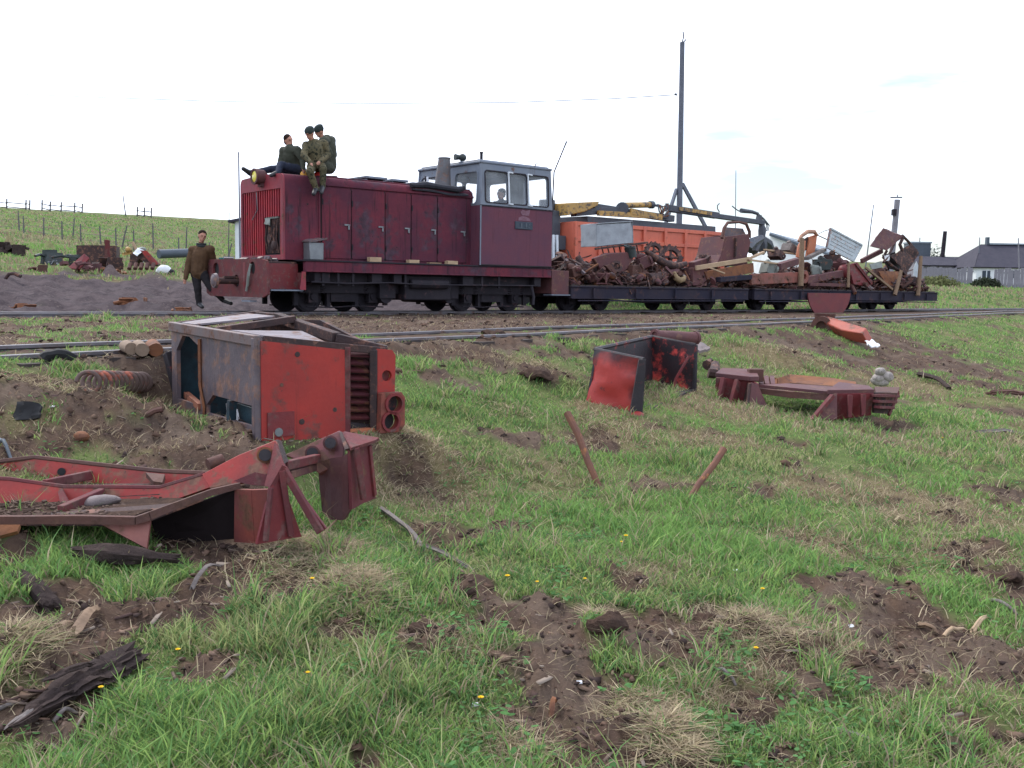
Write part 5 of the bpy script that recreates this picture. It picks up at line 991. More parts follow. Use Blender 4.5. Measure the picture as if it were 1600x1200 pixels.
b = MB(); b.sheet(P2(1378, 398, .9), P2(1398, 394, .9), P2(1412, 426, .9), P2(1390, 420, .9), 6, 6, .08, 12, .03, .1); b.build('inner_wall', M['black'], rc)
b = MB(); b.sheet(wv(1358, 413, .5), wv(1378, 408, .5), wv(1378, 418, .4), wv(1362, 421, .4), 6, 4, .03, 3, .03, .03); put('sage_plate', b, 'sage', 'small grey green plate caught below the crumpled cab', 'plate', SG2)
b = MB(); b.sheet(wv(1381, 399, .45), wv(1391, 398, .45), wv(1389, 407, .45), wv(1383, 408, .45), 4, 4, .02, 3); put('grey_lamp_shell', b, 'plastic_white', 'small pale lamp shell dangling under the crumpled cab', 'lamp shell', SG2)
b = MB(); b.sheet(wv(1372, 424, .25), wv(1406, 424, .3), wv(1400, 446, .2), wv(1386, 446, .15), 9, 6, .07, 8, .03, .06); put('ochre_sheet', b, 'rust_orange', 'orange brown torn sheet between two stakes on the end wagon', 'torn sheet', SG2)
b = MB(); b.sheet(wv(1427, 420, .8), wv(1432, 408, .8), wv(1440, 432, .7), wv(1428, 438, .7), 4, 4, .03, 8, .03, .03); put('white_bin', b, 'pale_panel', 'small pale sheet beside the last stake of the train', 'sheet', SG2)
b = MB(); n_ = 22; c0_ = wv(1296, 458, -.06); r_ = (wv(1329, 458, -.06) - wv(1263, 458, -.06)).length / 2
b.plate([c0_ + along * r_ * math.cos(math.pi + math.pi * k / n_) + Vector((0, 0, 1)) * r_ * .70 * math.sin(math.pi + math.pi * k / n_) for k in range(n_ + 1)], .035); put('half_disc', b, mat('dull_red_disc', (.17, .035, .036), (.12, .03, .036), rust=.3, rough=.7, scale=2), 'dull red half disc plate hanging below the end wagon edge', 'half disc', SG2)
SK = 'wooden stakes along the end wagon'
for (p, q, r0, lab) in [((1251, 447), (1253, 372), .085, 'tall brown stake against the orange cab wall'), ((1325, 449), (1326, 411), .05, 'thin stake next to the slanting red plate'), ((1398, 461), (1408, 423), .07, 'ochre stake beside the torn orange sheet'), ((1434, 462), (1439, 400), .075, 'last brown stake at the tail of the train')]:
    b = MB(); a_, c_ = wv(*p, -.07), wv(*q, -.02); b.tube([a_, a_.lerp(c_, .5) + along * .015, c_], [r0, r0 * .95, r0 * .8], 9); put('wooden_stake', b, 'wood', lab, 'stake', SK)
rr = random.Random(5)
for k, (px, py, t, sc, mm, lab) in enumerate([(1200, 420, .5, .30, 'sage', 'mossy grey lump between the pale laths'), (1212, 398, .9, .26, 'rust_dark', 'dark heap of iron under the pale board'), (1232, 388, 1.2, .26, 'wood_grey', 'grey root shaped lump before the white building'), (1284, 414, .6, .34, 'green_metal', 'dark green lump of machinery below the pale panel'), (1300, 408, .8, .36, 'rust_dark', 'rusty engine block under the pale panel corner'), (1312, 414, .5, .28, 'rust_purple', 'brown angular casting beside the engine block'),
        (1275, 424, .4, .26, 'sage', 'mossy box section lying before the grey timber'), (1372, 426, .5, .25, 'rust', 'orange brown lump next to the torn sheet'), (1420, 440, .5, .30, 'rust_dark', 'dark scrap lump at the tail end of the train'), (905, 418, .5, .30, 'rust_dark', 'dark lump of iron nearest the locomotive step'), (893, 424, .4, .24, 'rust', 'brown casting right behind the locomotive step'), (1100, 408, 1.1, .26, 'rust_dark', 'rusty bracket against the orange truck near the bucket'), (1004, 410, .7, .3, 'rust_purple', 'brown housing between grey tank and chain ring')]):
    b = MB(); c = wv(px, py, t); ro = Matrix.Rotation(rr.uniform(0, 3), 3, 'Z') @ Matrix.Rotation(rr.uniform(-.5, .5), 3, 'X'); b.box(c, (sc * 1.5, sc, sc), ro); b.cyl(c + ro @ Vector((0, -sc * .3, sc * .3)), c + ro @ Vector((0, sc * .5, sc * .75)), sc * .35, sc * .25, n=12); b.box(c + ro @ Vector((sc * .7, 0, .05)), (sc * .5, sc * .6, sc * .5), ro); b.ring(c + ro @ Vector((-sc * .6, -sc * .5, 0)), ro @ Vector((0, 1, 0)), sc * .45, sc * .2, sc * .2); b.dent(.03, 4, k); put('machine_casting', b, mm, lab, 'casting', SG1 if px < 1160 else SG2, bevel=.01)

# ------------------------------------------------------------------ the orange crane lorry behind the first wagon
TT = 5.4
ct = thing('crane_truck', 'orange tipper lorry with a dark and yellow loader crane parked behind the train', 'lorry', TW(11, TT, 0), TH); inv = Matrix.Rotation(-TH, 4, 'Z') @ Matrix.Translation(-V3(TW(11, TT, 0)))
lc = lambda px, py, t: inv @ wv(px, py, t)
cp = lambda n, b, m, **k: b.build(n, M[m], ct, **k)
p0, p1 = lc(897, 343, TT), lc(1131, 366, TT); x0, x1 = p0.x, p1.x; zt = (p0.z + p1.z) / 2; zb = zt - 1.35; dpt = 2.2
b = MB(); b.bb(x0, x1, 0, .06, zb, zt); b.bb(x0, x1, dpt - .06, dpt, zb, zt); b.bb(x0, x0 + .06, .06, dpt - .06, zb, zt); b.bb(x1 - .06, x1, .06, dpt - .06, zb, zt); b.bb(x0, x1, .06, dpt - .06, zb, zb + .06); cp('tipper_body', b, 'orange', bevel=.01)
nb = 7
for k in range(nb + 1):
    x = x0 + (x1 - x0 - .12) * k / nb; b = MB(); b.bb(x, x + .13, -.075, -.002, zb, zt); cp('body_rib', b, 'orange', bevel=.006)
for (z, h) in ((zt - .12, .125), ((zt + zb) / 2 + .06, .12), (zb, .14)): b = MB(); b.bb(x0 - .01, x1 + .01, -.06, -.004, z, z + h); cp('body_rail', b, 'orange', bevel=.006)
b = MB(); b.bb(x0 + .9, x1 - .1, .3, 1.9, zt + .002, zt + .24); b.dent(.03, 1.5, 3); cp('load_cover', b, 'crane')
b = MB(); b.bb(x0 - 2.9, x1, .55, .75, .75, .95); b.bb(x0 - 2.9, x1, 1.5, 1.7, .75, .95); cp('chassis', b, 'dark')
for x in (x0 - 2.0, x1 - 1.0, x1 - 2.2):
    for y in (.15, 2.05): b = MB(); b.cyl((x, y - .15, .42), (x, y + .15, .42), .5, n=24); cp('wheel', b, 'black', smooth=40)
cz = lc(872, 352, TT).z
b = MB(); b.bb(x0 - 2.7, x0 - 1.15, .05, 2.2, .95, cz - .5); b.plate([(x0 - 2.7, .05, cz - .5), (x0 - 1.15, .05, cz - .5), (x0 - 1.2, .12, cz), (x0 - 2.4, .12, cz)], .06); b.plate([(x0 - 2.7, 2.2, cz - .5), (x0 - 1.15, 2.2, cz - .5), (x0 - 1.2, 2.1, cz), (x0 - 2.4, 2.1, cz)], .06); b.plate([(x0 - 1.15, .05, cz - .5), (x0 - 1.15, 2.2, cz - .5), (x0 - 1.2, 2.1, cz), (x0 - 1.2, .12, cz)], .06); b.bb(x0 - 2.42, x0 - 1.18, .1, 2.12, cz - .02, cz + .08); cp('driver_cab', b, 'sage', bevel=.03)
b = MB(); b.bb(x0 - 1.135, x0 - 1.12, .5, 1.7, cz - .45, cz - .1); cp('rear_window', b, 'zinc')
for k in range(4): b = MB(); b.bb(x0 - 1.15, x0 - 1.10, .2, 1.0, cz - .75 - .13 * k, cz - .70 - .13 * k); cp('cab_slat', b, 'plate_grey')
for k in range(3): b = MB(); b.tube([(x0 - .95 + .18 * k, .1, zb - .1), (x0 - .85 + .15 * k, .2, zb + .9)], .05, 8); cp('white_strut', b, 'white')
# crane: post, counterweight, two booms, rams, hoses and the grab
b = MB(); b.bb(x0 - .62, x0 - .12, .5, 1.3, .9, zt + .35); b.cyl((x0 - .36, .9, zt + .2), (x0 - .36, .9, zt + .7), .26, n=14); b.bb(x0 - .75, x0 - .05, .3, 1.5, zt - .9, zt - .45); cp('crane_post', b, 'crane', bevel=.02)
CY = 5.9
q = lambda px, py, t=CY: lc(px, py, t)
b = MB(); b.plate([q(874, 318), q(926, 316), q(924, 322), q(905, 331), q(874, 338)], .65); b.dent(.03, 2, 4); cp('yellow_cover', b, 'yellow', bevel=.03)
b = MB(); b.beam(q(896, 333), q(960, 328), .30, .22); b.beam(q(925, 323), q(1050, 342), .26, .22); b.cyl(q(972, 326, CY - .2), q(972, 326, CY + .3), .22, n=14); cp('main_boom', b, 'crane', bevel=.015)
b = MB(); b.beam(q(934, 333, CY - .25), q(1018, 338, CY - .25), .10, .17); b.beam(q(985, 330, CY - .27), q(1034, 340, CY - .27), .08, .2); cp('boom_stripe', b, 'yellow', bevel=.008)
b = MB(); b.cyl(q(974, 321), q(1017, 320), .10, n=14); cp('ram', b, 'yellow', smooth=40)
b = MB(); b.cyl(q(1017, 320), q(1032, 322), .045, n=10); b.cyl(q(1015, 320), q(1020, 320), .13, n=12); cp('ram_rod', b, 'crane')
for k in range(5):
    r_ = random.Random(k); b = MB(); b.tube([q(1028 + 2 * k, 319 + k, CY - .2), q(1030 + 3 * k, 330 - 2 * k, CY - .3), q(1036 - k, 340, CY - .25), q(1044, 328 + 3 * k, CY - .2), q(1040 + k, 318, CY - .15)], .028, 6); cp('hose', b, 'rust_orange' if k % 2 else 'crane')
b = MB(); b.beam(q(1044, 327), q(1192, 348), .22, .17); b.beam(q(1042, 325), q(1120, 337), .28, .22); cp('outer_boom', b, 'crane', bevel=.012)
b = MB(); b.beam(q(1062, 326, CY - .19), q(1112, 334, CY - .19), .03, .12); cp('boom_mark', b, 'yellow')
b = MB(); b.tube([q(1124, 331), q(1121, 326), q(1121, 321), q(1124, 318)], .02); b.tube([q(1144, 322), q(1150, 327), q(1155, 330)], .022); cp('hook_wire', b, 'crane')
b = MB(); b.tube([q(1158, 329), q(1175, 331), q(1184, 334)], [.09, .07, .06], 8); b.plate([q(1182, 346), q(1184, 336), q(1188, 336), q(1191, 348)], .12); cp('lift_link', b, 'crane')
for k in range(3): b = MB(); b.tube([q(1185, 334), q(1194, 342 + k), q(1202 - 2 * k, 352), q(1200 - 2 * k, 361)], .02, 6); cp('hose', b, 'crane')
b = MB(); b.tube([q(1190, 350), q(1191, 360), q(1190, 372)], [.10, .16, .13], 10); cp('rotator', b, 'crane')
for k, (dx, dy) in enumerate(((-22, 18), (-12, 24), (2, 22), (14, 20), (-5, 16))):
    b = MB(); b.tube([q(1190, 372, CY + (k - 2) * .16), q(1190 + dx * .7, 376 + dy * .2, CY + (k - 2) * .3), q(1190 + dx, 376 + dy * .7, CY + (k - 2) * .4), q(1190 + dx * .8, 376 + dy, CY + (k - 2) * .35)], [.13, .19, .17, .06], 7); cp('grab_claw', b, 'crane')
# ------------------------------------------------------------------ heavy scrap lying in the grass
def rough_log(b, pts, radii, seed=0, n=20, flat=.8, ragged=.3):
    # split, weathered timber: ridges along the grain, broken ends
    pts = [V3(p) for p in pts]; r = random.Random(seed); rid = [1 + ragged * (r.random() - .6) * 1.6 for _ in range(n)]; k = len(pts); vs = []; u = w = None
    for i, p in enumerate(pts):
        d = (pts[min(i + 1, k - 1)] - pts[max(i - 1, 0)]).normalized(); u = d.cross(Vector((0, 0, 1))).normalized(); w = u.cross(d)
        for j in range(n):
            a = 2 * math.pi * j / n; q = radii[i] * (rid[(j + i // 5) % n] + .10 * (r.random() - .5)); sh = (r.random() - .5) * radii[i] * (2.6 if i in (0, k - 1) else .3)
            vs.append(p + u * math.cos(a) * q + w * math.sin(a) * q * flat + d * sh)
    fs = [(i * n + j, i * n + (j + 1) % n, (i + 1) * n + (j + 1) % n, (i + 1) * n + j) for i in range(k - 1) for j in range(n)]
    c0_, c1_ = len(vs), len(vs) + 1; vs += [pts[0] + (pts[1] - pts[0]) * .3, pts[-1] + (pts[-2] - pts[-1]) * .3]
    fs += [(c0_, (j + 1) % n, j) for j in range(n)] + [(c1_, (k - 1) * n + j, (k - 1) * n + (j + 1) % n) for j in range(n)]
    return b.add(vs, fs)
def lay(px0, py0, px1, py1, n, lift=0.0):
    a, c = PG(px0, py0), PG(px1, py1); out = []
    for k in range(n):
        f = k / (n - 1); p = a * (1 - f) + c * f; p[2] = gz(p[0], p[1]) + lift; out.append(V3(p))
    z0 = [p.z for p in out]
    for k in range(n): out[k].z = max(out[k].z, z0[0] * (1 - k / (n - 1)) + z0[-1] * k / (n - 1))
    return out
def tl(o0, pts): return [V3(U(*p)) - o0 for p in pts]
# overturned cab with bonnet: local a runs along its grey floor side, b along the red bonnet side, z up
E0 = np.array(U(408, 690, 6.30)); KS = .92; AD = Vector((-.606, .796, 0)); BD = Vector((.796, .606, 0)); ZU = Vector((0, 0, 1))
tc_ = thing('tractor_cab', 'overturned red tractor cab and bonnet with grey floor side, lying by the siding', 'tractor cab', E0)
tp = lambda n, b, m, **k: b.build(n, M[m] if isinstance(m, str) else m, tc_, **k)
def C(a, b, z): return (AD * a + BD * b + ZU * z) * KS
ZT = .72
fl = [(0, -.02), (0, ZT), (-1.78, ZT + .03), (-1.78, .06), (-1.70, .02), (-1.12, .02), (-1.05, -.02)]
op1 = [(-1.66, .14), (-1.14, .14), (-1.14, .60), (-1.36, .665), (-1.52, .665), (-1.66, .54)]
op2 = [(-1.00, .10), (-.12, .10), (-.12, .24), (-.86, .25), (-1.0, .16)]
b = MB(); sk = lambda l: [(p[0] * KS, p[1] * KS) for p in l]; b.holed(C(0, 0, 0), -AD, ZU, sk(fl), [sk(op1), sk(op2)], .03); b.dent(.006, 3, 4); tp('floor_panel', b, 'grey_metal')
b = MB(); b.beam(C(0, -.015, ZT - .02), C(1.78, -.015, ZT + .01), .05, .07); b.dent(.006, 4, 3); tp('upper_edge', b, mat('brown_edge_steel', (.16, .10, .09), (.12, .10, .105), rust=.4, rough=.6, scale=5), bevel=.006)
b = MB(); b.beam(C(.02, -.02, -.02), C(.03, -.02, ZT), .05, .045); tp('corner_post', b, 'grey_metal', bevel=.006)
b = MB(); b.plate([C(1.13, .05, .66), C(1.13, .05, .04), C(1.05, -.03, -.02), C(1.00, -.035, .14), C(1.09, -.035, .30), C(1.09, -.035, .66)], .02); tp('panel_fold', b, 'rust_orange')
b = MB(); b.plate([C(1.77, .02, ZT), C(1.77, .74, ZT), C(1.77, .74, .0), C(1.77, .02, .0)], .02); b.plate([C(1.10, .05, .02), C(1.10, .40, .02), C(1.10, .40, ZT - .03), C(1.10, .05, ZT - .03)], .02); tp('inner_back', b, 'teal')
b = MB(); b.beam(C(1.66, .06, .17), C(1.12, -.02, .13), .04, .045); tp('sill_bar', b, mat('orange_sill', (.34, .12, .07), (.2, .08, .05), rust=.4, scale=6))
b = MB(); b.plate([C(1.92, .0, .50), C(1.84, .0, .53), C(1.82, .10, .08), C(1.90, .10, .05)], .10); b.beam(C(1.80, .02, .0), C(1.80, .04, .62), .05, .06); tp('dark_door', b, 'burnt', bevel=.01)
b = MB(); b.plate([C(1.74, .10, .02), C(1.13, .05, .02), C(1.13, .05, .13), C(1.74, .10, .16)], .03); tp('lower_shadow_panel', b, 'burnt')  # dark panel painting shade into the foot of the opening
b = MB(); b.sheet(C(.55, .06, .21), C(.16, .05, .20), C(.16, .06, .03), C(.5, .08, .0), 6, 4, .015, 4); b.beam(C(.50, -.01, .24), C(.52, -.01, .0), .05, .045); tp('step_plate', b, 'teal')
b = MB(); b.sheet(C(.98, .14, .16), C(.66, .12, .13), C(.66, .10, .03), C(.95, .12, .04), 5, 4, .015, 6); tp('pale_scrap_plate', b, 'plastic_white')
b = MB(); b.plate([C(1.35, -.12, -.01), C(.95, -.14, -.05), C(.4, -.10, -.04), C(.55, .05, .03), C(1.1, .04, .05)], .03); b.dent(.02, 4, 3); tp('torn_skirt', b, 'rust_purple')
# red bonnet side: panel, recessed louvres, lamp strip
HB = 1.02; ZR = lambda q: ZT - .12 * q / HB
b = MB(); b.holed(C(0, 0, 0), BD, ZU, sk([(.0, -.03), (.66, -.005), (.66, ZR(.66) - .02), (.0, ZT - .02)]), [], .025); b.dent(.010, 3, 9); tp('bonnet_side', b, 'red', bevel=.004)
b = MB(); b.plate([C(-.018, .04, .02), C(-.018, .24, .03), C(-.018, .24, .20), C(-.018, .04, .20)], .012); b.build('access_plate', M['red_dull'], tc_); b = MB(); b.cyl(C(-.01, .12, .06), C(-.03, .12, .06), .028, n=14); tp('cap_nut', b, 'zinc')
for k, (x, z, r_) in enumerate([(.27, .60, .018), (.56, .19, .016), (.30, .12, .02), (.15, .39, .012)]): b = MB(); b.cyl(C(.0, x, z), C(-.016, x, z), r_, n=10); tp('bolt_head', b, 'rust_dark')
b = MB(); b.beam(C(-.012, .665, .0), C(-.012, .665, ZR(.66)), .03, .035); tp('bonnet_edge', b, 'red_pale', bevel=.004)
b = MB(); b.plate([C(.10, .68, .03), C(.10, .90, .03), C(.10, .90, ZR(.9)), C(.10, .68, ZR(.68))], .02); tp('grille_back', b, 'rust_dark')
for k in range(9):
    z = .11 + .058 * k; b = MB(); b.plate([C(.015, .685, z), C(.015, .865, z - .012), C(.085, .865, z + .022), C(.085, .685, z + .034)], .012); tp('slat', b, mat('dark_red_louvre', (.085, .020, .024), (.055, .018, .024), rust=.45, scale=5, spec=.15))
b = MB(); b.beam(C(-.005, .885, .02), C(-.005, .885, ZR(.88)), .035, .05); tp('grille_post', b, 'rust_dark', bevel=.005)
b = MB(); b.holed(C(-.01, 0, 0), BD, ZU, sk([(.905, .12), (1.05, .13), (1.06, ZR(1.0) - .03), (1.03, ZR(1.0) + .01), (.905, ZR(.9) + .01)]), [sk(circ(.985, .42, .042, 14))], .03); tp('lamp_strip', b, 'red', bevel=.006)
b = MB(); b.cyl(C(.03, .985, .42), C(.05, .985, .42), .05, n=14); tp('lamp_hole', b, 'red_dull')
b = MB(); b.holed(C(-.07, 0, 0), BD, ZU, sk([(.885, .0), (1.06, .0), (1.10, .05), (1.10, .26), (1.07, .30), (.90, .30)]), [sk(circ(1.005, .215, .062, 18)), sk(circ(.975, .085, .066, 18))], .05); tp('lamp_block', b, mat('rusty_red_block', (.26, .06, .04), (.16, .05, .04), rust=.5, scale=5), bevel=.008)
for (y, z) in ((1.005, .215), (.975, .085)):
    b = MB(); b.ring(C(-.10, y, z), AD, .074, .056, .03, 20); r_ = tp('lamp_ring', b, 'red_dull'); b = MB(); b.cyl(C(-.03, y, z), C(-.01, y, z), .062, n=18); b.build('lamp_bowl', M['burnt'], r_)
b = MB(); b.beam(C(.0, .68, .015), C(.0, 1.0, .01), .05, .04); b.dent(.004, 5, 2); tp('lower_lip', b, 'orange_panel')
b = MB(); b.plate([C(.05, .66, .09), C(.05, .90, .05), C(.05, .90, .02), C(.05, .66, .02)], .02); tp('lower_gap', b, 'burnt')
# upper side seen at a low angle: frame bars round open bays with two plates, sky reflection put into their pale colour
def ZP(a, q): return ZT + .012 - .12 * q / HB * max(0., 1 - a * 1.2) + .012 * a + .13 * q * min(1., a * 1.2)
for (n_, pts, m_) in [('top_plate', [(1.76, .05), (1.42, .05), (1.15, .62), (1.70, .62)], 'sheen_top'), ('top_plate', [(.62, .03), (.02, .03), (.02, .50), (.40, .50)], 'sheen_top')]:
    b = MB(); b.plate([C(a, q, ZP(a, q)) for a, q in pts], .014); tp(n_, b, mat('sky_sheen_sheet', (.21, .185, .205), (.14, .115, .13), rust=.42, rough=.55, spec=.3, scale=4))  # pale tone paints the sky's sheen on the upper plates
for (p, q, w, h) in [((1.76, .02), (1.76, .75), .06, .06), ((.02, .03), (.02, 1.0), .05, .05), ((1.3, .70), (.30, .74), .07, .07), ((.30, .74), (.05, 1.02), .06, .06), ((1.76, .72), (1.25, .72), .06, .05), ((.95, .05), (.95, .7), .07, .05)]:
    b = MB(); b.beam(C(p[0], p[1], ZP(*p) - .02), C(q[0], q[1], ZP(*q) - .02), w, h); tp('frame_bar', b, 'rust_dark', bevel=.005)
b = MB(); b.plate([C(1.76, .70, ZT + .08), C(.8, .86, ZT + .09), C(.06, 1.0, ZT - .12), C(.06, 1.0, .0), C(1.76, .7, .02)], .03); tp('far_side', b, 'rust_dark')

# tractor frame with two arms, in front of the cab
o0 = V3(U(240, 800, 4.8)); fr = thing('tractor_chassis', 'rust red tractor chassis tray with two arms lying before the overturned cab', 'tractor chassis', o0)
fp = lambda n, pts, th, m, **k: (lambda b: b.build(n, M[m] if isinstance(m, str) else m, fr, **k))(MB().plate(tl(o0, pts), th))
def fbar(n, p, q, w, h, m, **k): b = MB(); a, c = tl(o0, [p, q]); b.beam(a, c, w, h); return b.build(n, M[m] if isinstance(m, str) else m, fr, bevel=.004, **k)
def wall(n, top, bot, th, m, **k):
    b = MB(); t, c = tl(o0, top), tl(o0, bot)
    for i in range(len(t) - 1): b.plate([t[i], t[i + 1], c[i + 1], c[i]], th)
    return b.build(n, M[m] if isinstance(m, str) else m, fr, **k)
wall('back_wall', [(-170, 742, 5.5), (55, 716, 5.55), (150, 727, 5.5), (255, 738, 5.45), (325, 741, 5.35)], [(-170, 775, 5.5), (55, 752, 5.5), (150, 763, 5.45), (255, 768, 5.4), (325, 757, 5.3)], .02, 'red_bright')
b = MB(); b.tube(tl(o0, [(-170, 741, 5.5), (55, 715, 5.55), (150, 726, 5.5), (255, 737, 5.45), (325, 740, 5.35)]), .016, 6); b.build('back_rim', M['rust'], fr)
b = MB(); a, c = tl(o0, [(96, 737, 5.48), (96, 737, 5.53)]); b.cyl(a, c, .022, n=14); b.build('bolt_shade_plug', M['black'], fr)  # solid black plug paints the shade of a bolt hole
wall('middle_wall', [(-170, 742, 5.05), (15, 750, 5.08), (100, 762, 5.08), (250, 763, 5.08), (320, 742, 5.05)], [(-170, 790, 5.0), (15, 792, 5.02), (100, 797, 5.03), (250, 790, 5.03), (330, 762, 5.0)], .02, 'red_bright')
b = MB(); b.tube(tl(o0, [(-170, 741, 5.05), (15, 749, 5.08), (100, 761, 5.08), (250, 762, 5.08), (320, 741, 5.05)]), .014, 6); b.build('middle_rim', M['red_pale'], fr)
fp('end_wall', [(-170, 806, 4.5), (-170, 742, 5.5), (-170, 776, 5.5), (-170, 820, 4.5)], .02, 'red_dull'); fbar('cross_rib', (70, 757, 5.1), (142, 742, 5.45), .03, .05, 'red_pale'); fbar('cross_rib', (95, 798, 4.75), (160, 770, 5.05), .04, .05, 'red_pale')
fp('corner_gusset', [(98, 764, 5.06), (108, 784, 4.95), (96, 790, 4.95), (92, 770, 5.05)], .015, 'red_pale')
fp('round_gusset', [(228, 742, 5.4), (258, 745, 5.35), (254, 758, 5.25), (240, 756, 5.25)], .03, 'rust')
fp('tray_floor', [(-170, 818, 4.6), (215, 820, 4.62), (318, 780, 4.85), (310, 782, 5.05), (60, 804, 5.03), (-170, 803, 5.03)], .015, 'rust_dark'); fp('tray_floor', [(-170, 792, 5.05), (100, 797, 5.05), (318, 766, 5.05), (322, 758, 5.3), (60, 757, 5.52), (-170, 776, 5.5)], .015, 'rust_dark')
wall('front_lip', [(-170, 806, 4.5), (40, 806, 4.55), (120, 805, 4.58), (212, 807, 4.6), (232, 800, 4.62), (270, 786, 4.68), (330, 764, 4.75), (375, 754, 4.80)], [(-170, 817, 4.5), (40, 818, 4.55), (120, 818, 4.58), (212, 819, 4.6), (236, 812, 4.62), (274, 796, 4.68), (332, 774, 4.75), (375, 763, 4.80)], .03, 'rust')
fp('hanging_gusset', [(155, 818, 4.62), (236, 814, 4.64), (230, 858, 4.56)], .02, mat('pinkish_rusty_plate', (.21, .075, .06), (.15, .06, .055), rust=.5, rough=.6, scale=5))
fp('painted_shade_sheet', [(236, 812, 4.9), (372, 762, 4.95), (380, 840, 4.95), (250, 850, 4.95)], .02, mat('shade_black', (.014, .011, .012), (.020, .015, .016), rough=.95, spec=.03))  # near-black sheet paints in the shade of the void beside the tray
# near arm
fp('arm_plate', [(318, 742, 4.98), (375, 712, 4.92), (432, 689, 4.88), (437, 700, 4.86), (421, 742, 4.84), (395, 752, 4.84), (330, 764, 4.88)], .028, 'red_bright', bevel=.004)
fp('arm_web', [(366, 752, 4.83), (400, 738, 4.80), (418, 742, 4.78), (420, 760, 4.78), (395, 758, 4.78)], .02, 'red_pale')
a, c = tl(o0, [(414, 711, 4.82), (414, 711, 4.93)]); b = MB(); b.cyl(a, c, .030, n=16); b.build('hole_shade_plug', M['burnt'], fr); b = MB(); b.ring(a.lerp(c, .18), c - a, .040, .029, .02, 18); b.build('hole_boss', M['rust_orange'], fr)  # solid dark plug paints the shade of an open hole
fp('arm_nose', [(432, 692, 4.87), (444, 728, 4.70), (424, 763, 4.68), (416, 760, 4.72)], .022, 'red_pale')
fp('arm_cap', [(430, 688, 4.9), (437, 690, 5.0), (448, 722, 4.84), (442, 726, 4.72)], .02, 'rust_dark')
wall('leg_fan', [(369, 764, 4.80), (395, 765, 4.70), (420, 764, 4.66)], [(368, 846, 4.86), (400, 848, 4.74), (410, 846, 4.72)], .018, mat('rusty_red_leg', (.22, .05, .034), (.13, .035, .034), rust=.45, scale=4))
wall('leg_fan', [(422, 760, 4.68), (437, 742, 4.72)], [(400, 850, 4.62), (470, 838, 4.78)], .018, 'red_dull')
fbar('leg_rib', (440, 735, 4.70), (455, 838, 4.72), .02, .03, 'red_pale'); fbar('leg_rib', (423, 762, 4.66), (415, 846, 4.60), .02, .03, 'red_pale')
fbar('diagonal_brace', (442, 731, 4.72), (501, 832, 4.66), .028, .034, 'red_pale'); fbar('diagonal_brace', (446, 744, 4.76), (507, 828, 4.72), .02, .03, 'red_dull')
fbar('cross_bar', (444, 728, 4.85), (496, 716, 5.25), .04, .045, 'red_pale'); fbar('cross_bar', (450, 742, 4.9), (490, 730, 5.25), .04, .04, 'rust_purple')
# far arm
fp('arm_plate', [(446, 712, 5.35), (470, 702, 5.38), (532, 674, 5.42), (540, 690, 5.36), (536, 722, 5.3), (500, 742, 5.3), (486, 728, 5.32)], .028, mat('purple_red_arm', (.19, .05, .05), (.13, .05, .06), rust=.5, rough=.55, scale=4), bevel=.004)
for (hx, hy) in ((488, 708), (516, 692)):
    a, c = tl(o0, [(hx, hy, 5.27), (hx, hy, 5.42)]); b = MB(); b.cyl(a, c, .030, n=16); b.build('hole_shade_plug', M['burnt'], fr); b = MB(); b.ring(a.lerp(c, .25), c - a, .040, .029, .02, 18); b.build('hole_boss', M['rust_purple'], fr)  # dark plugs again paint the shade inside the holes
wall('curved_leg', [(498, 722, 5.32), (518, 716, 5.27), (538, 712, 5.22), (545, 708, 5.20)], [(506, 800, 5.40), (520, 812, 5.30), (538, 812, 5.22), (547, 798, 5.20)], .02, 'rust_purple')
fp('arm_cap', [(534, 678, 5.40), (538, 676, 5.38), (592, 686, 5.40), (586, 690, 5.3), (548, 702, 5.12)], .016, 'red_pale')
wall('outer_leg', [(545, 702, 5.16), (562, 698, 5.26), (577, 694, 5.36)], [(548, 796, 5.16), (566, 786, 5.30), (585, 778, 5.42)], .016, mat('deep_red_leg', (.14, .022, .026), (.095, .022, .03), rust=.35, scale=4))
fbar('leg_rib', (556, 700, 5.16), (568, 780, 5.2), .02, .035, 'red_pale'); fbar('leg_rib', (577, 696, 5.34), (585, 775, 5.40), .02, .03, 'red_dull')
fp('arm_seam', [(531, 675, 5.43), (536, 676, 5.4), (547, 702, 5.14), (541, 704, 5.18)], .02, 'rust_dark')
# what lies in and under the frame
r_ = random.Random(9); b = MB()
for k in range(420):
    px = r_.uniform(-10, 290); py = r_.uniform(780, 804) if px < 225 else r_.uniform(772, 784); Y = 4.62 + (806 - py) / 30 * .40; p = V3(U(px, py + 3, Y)); s_ = .004 + .014 * r_.random() ** 2
    b.box(p, (s_ * r_.uniform(.8, 3), s_, s_ * .7), Matrix.Rotation(r_.uniform(0, 6), 3, 'Z') @ Matrix.Rotation(r_.uniform(-.6, .6), 3, 'X'))
kind(b.build('gravel', [mat('tray_gravel', (.125, .085, .066), (.065, .043, .036), scale=40, rough=1, spec=.1)]), 'stuff')
b = MB(); b.sheet(V3(U(-170, 811, 4.64)), V3(U(205, 813, 4.66)), V3(U(296, 782, 4.95)), V3(U(-170, 798, 5.03)), 40, 10, .012, 3, .03); b.ball(V3(U(180, 808, 4.75)), (.16, .10, .03), 16, 10); b.ball(V3(U(60, 810, 4.75)), (.22, .1, .028), 16, 10); b.sheet(V3(U(-170, 786, 5.1)), V3(U(300, 764, 5.1)), V3(U(300, 758, 5.3)), V3(U(-170, 768, 5.45)), 24, 5, .025, 4, .03); kind(b.build('tray_soil', M['earth']), 'stuff')
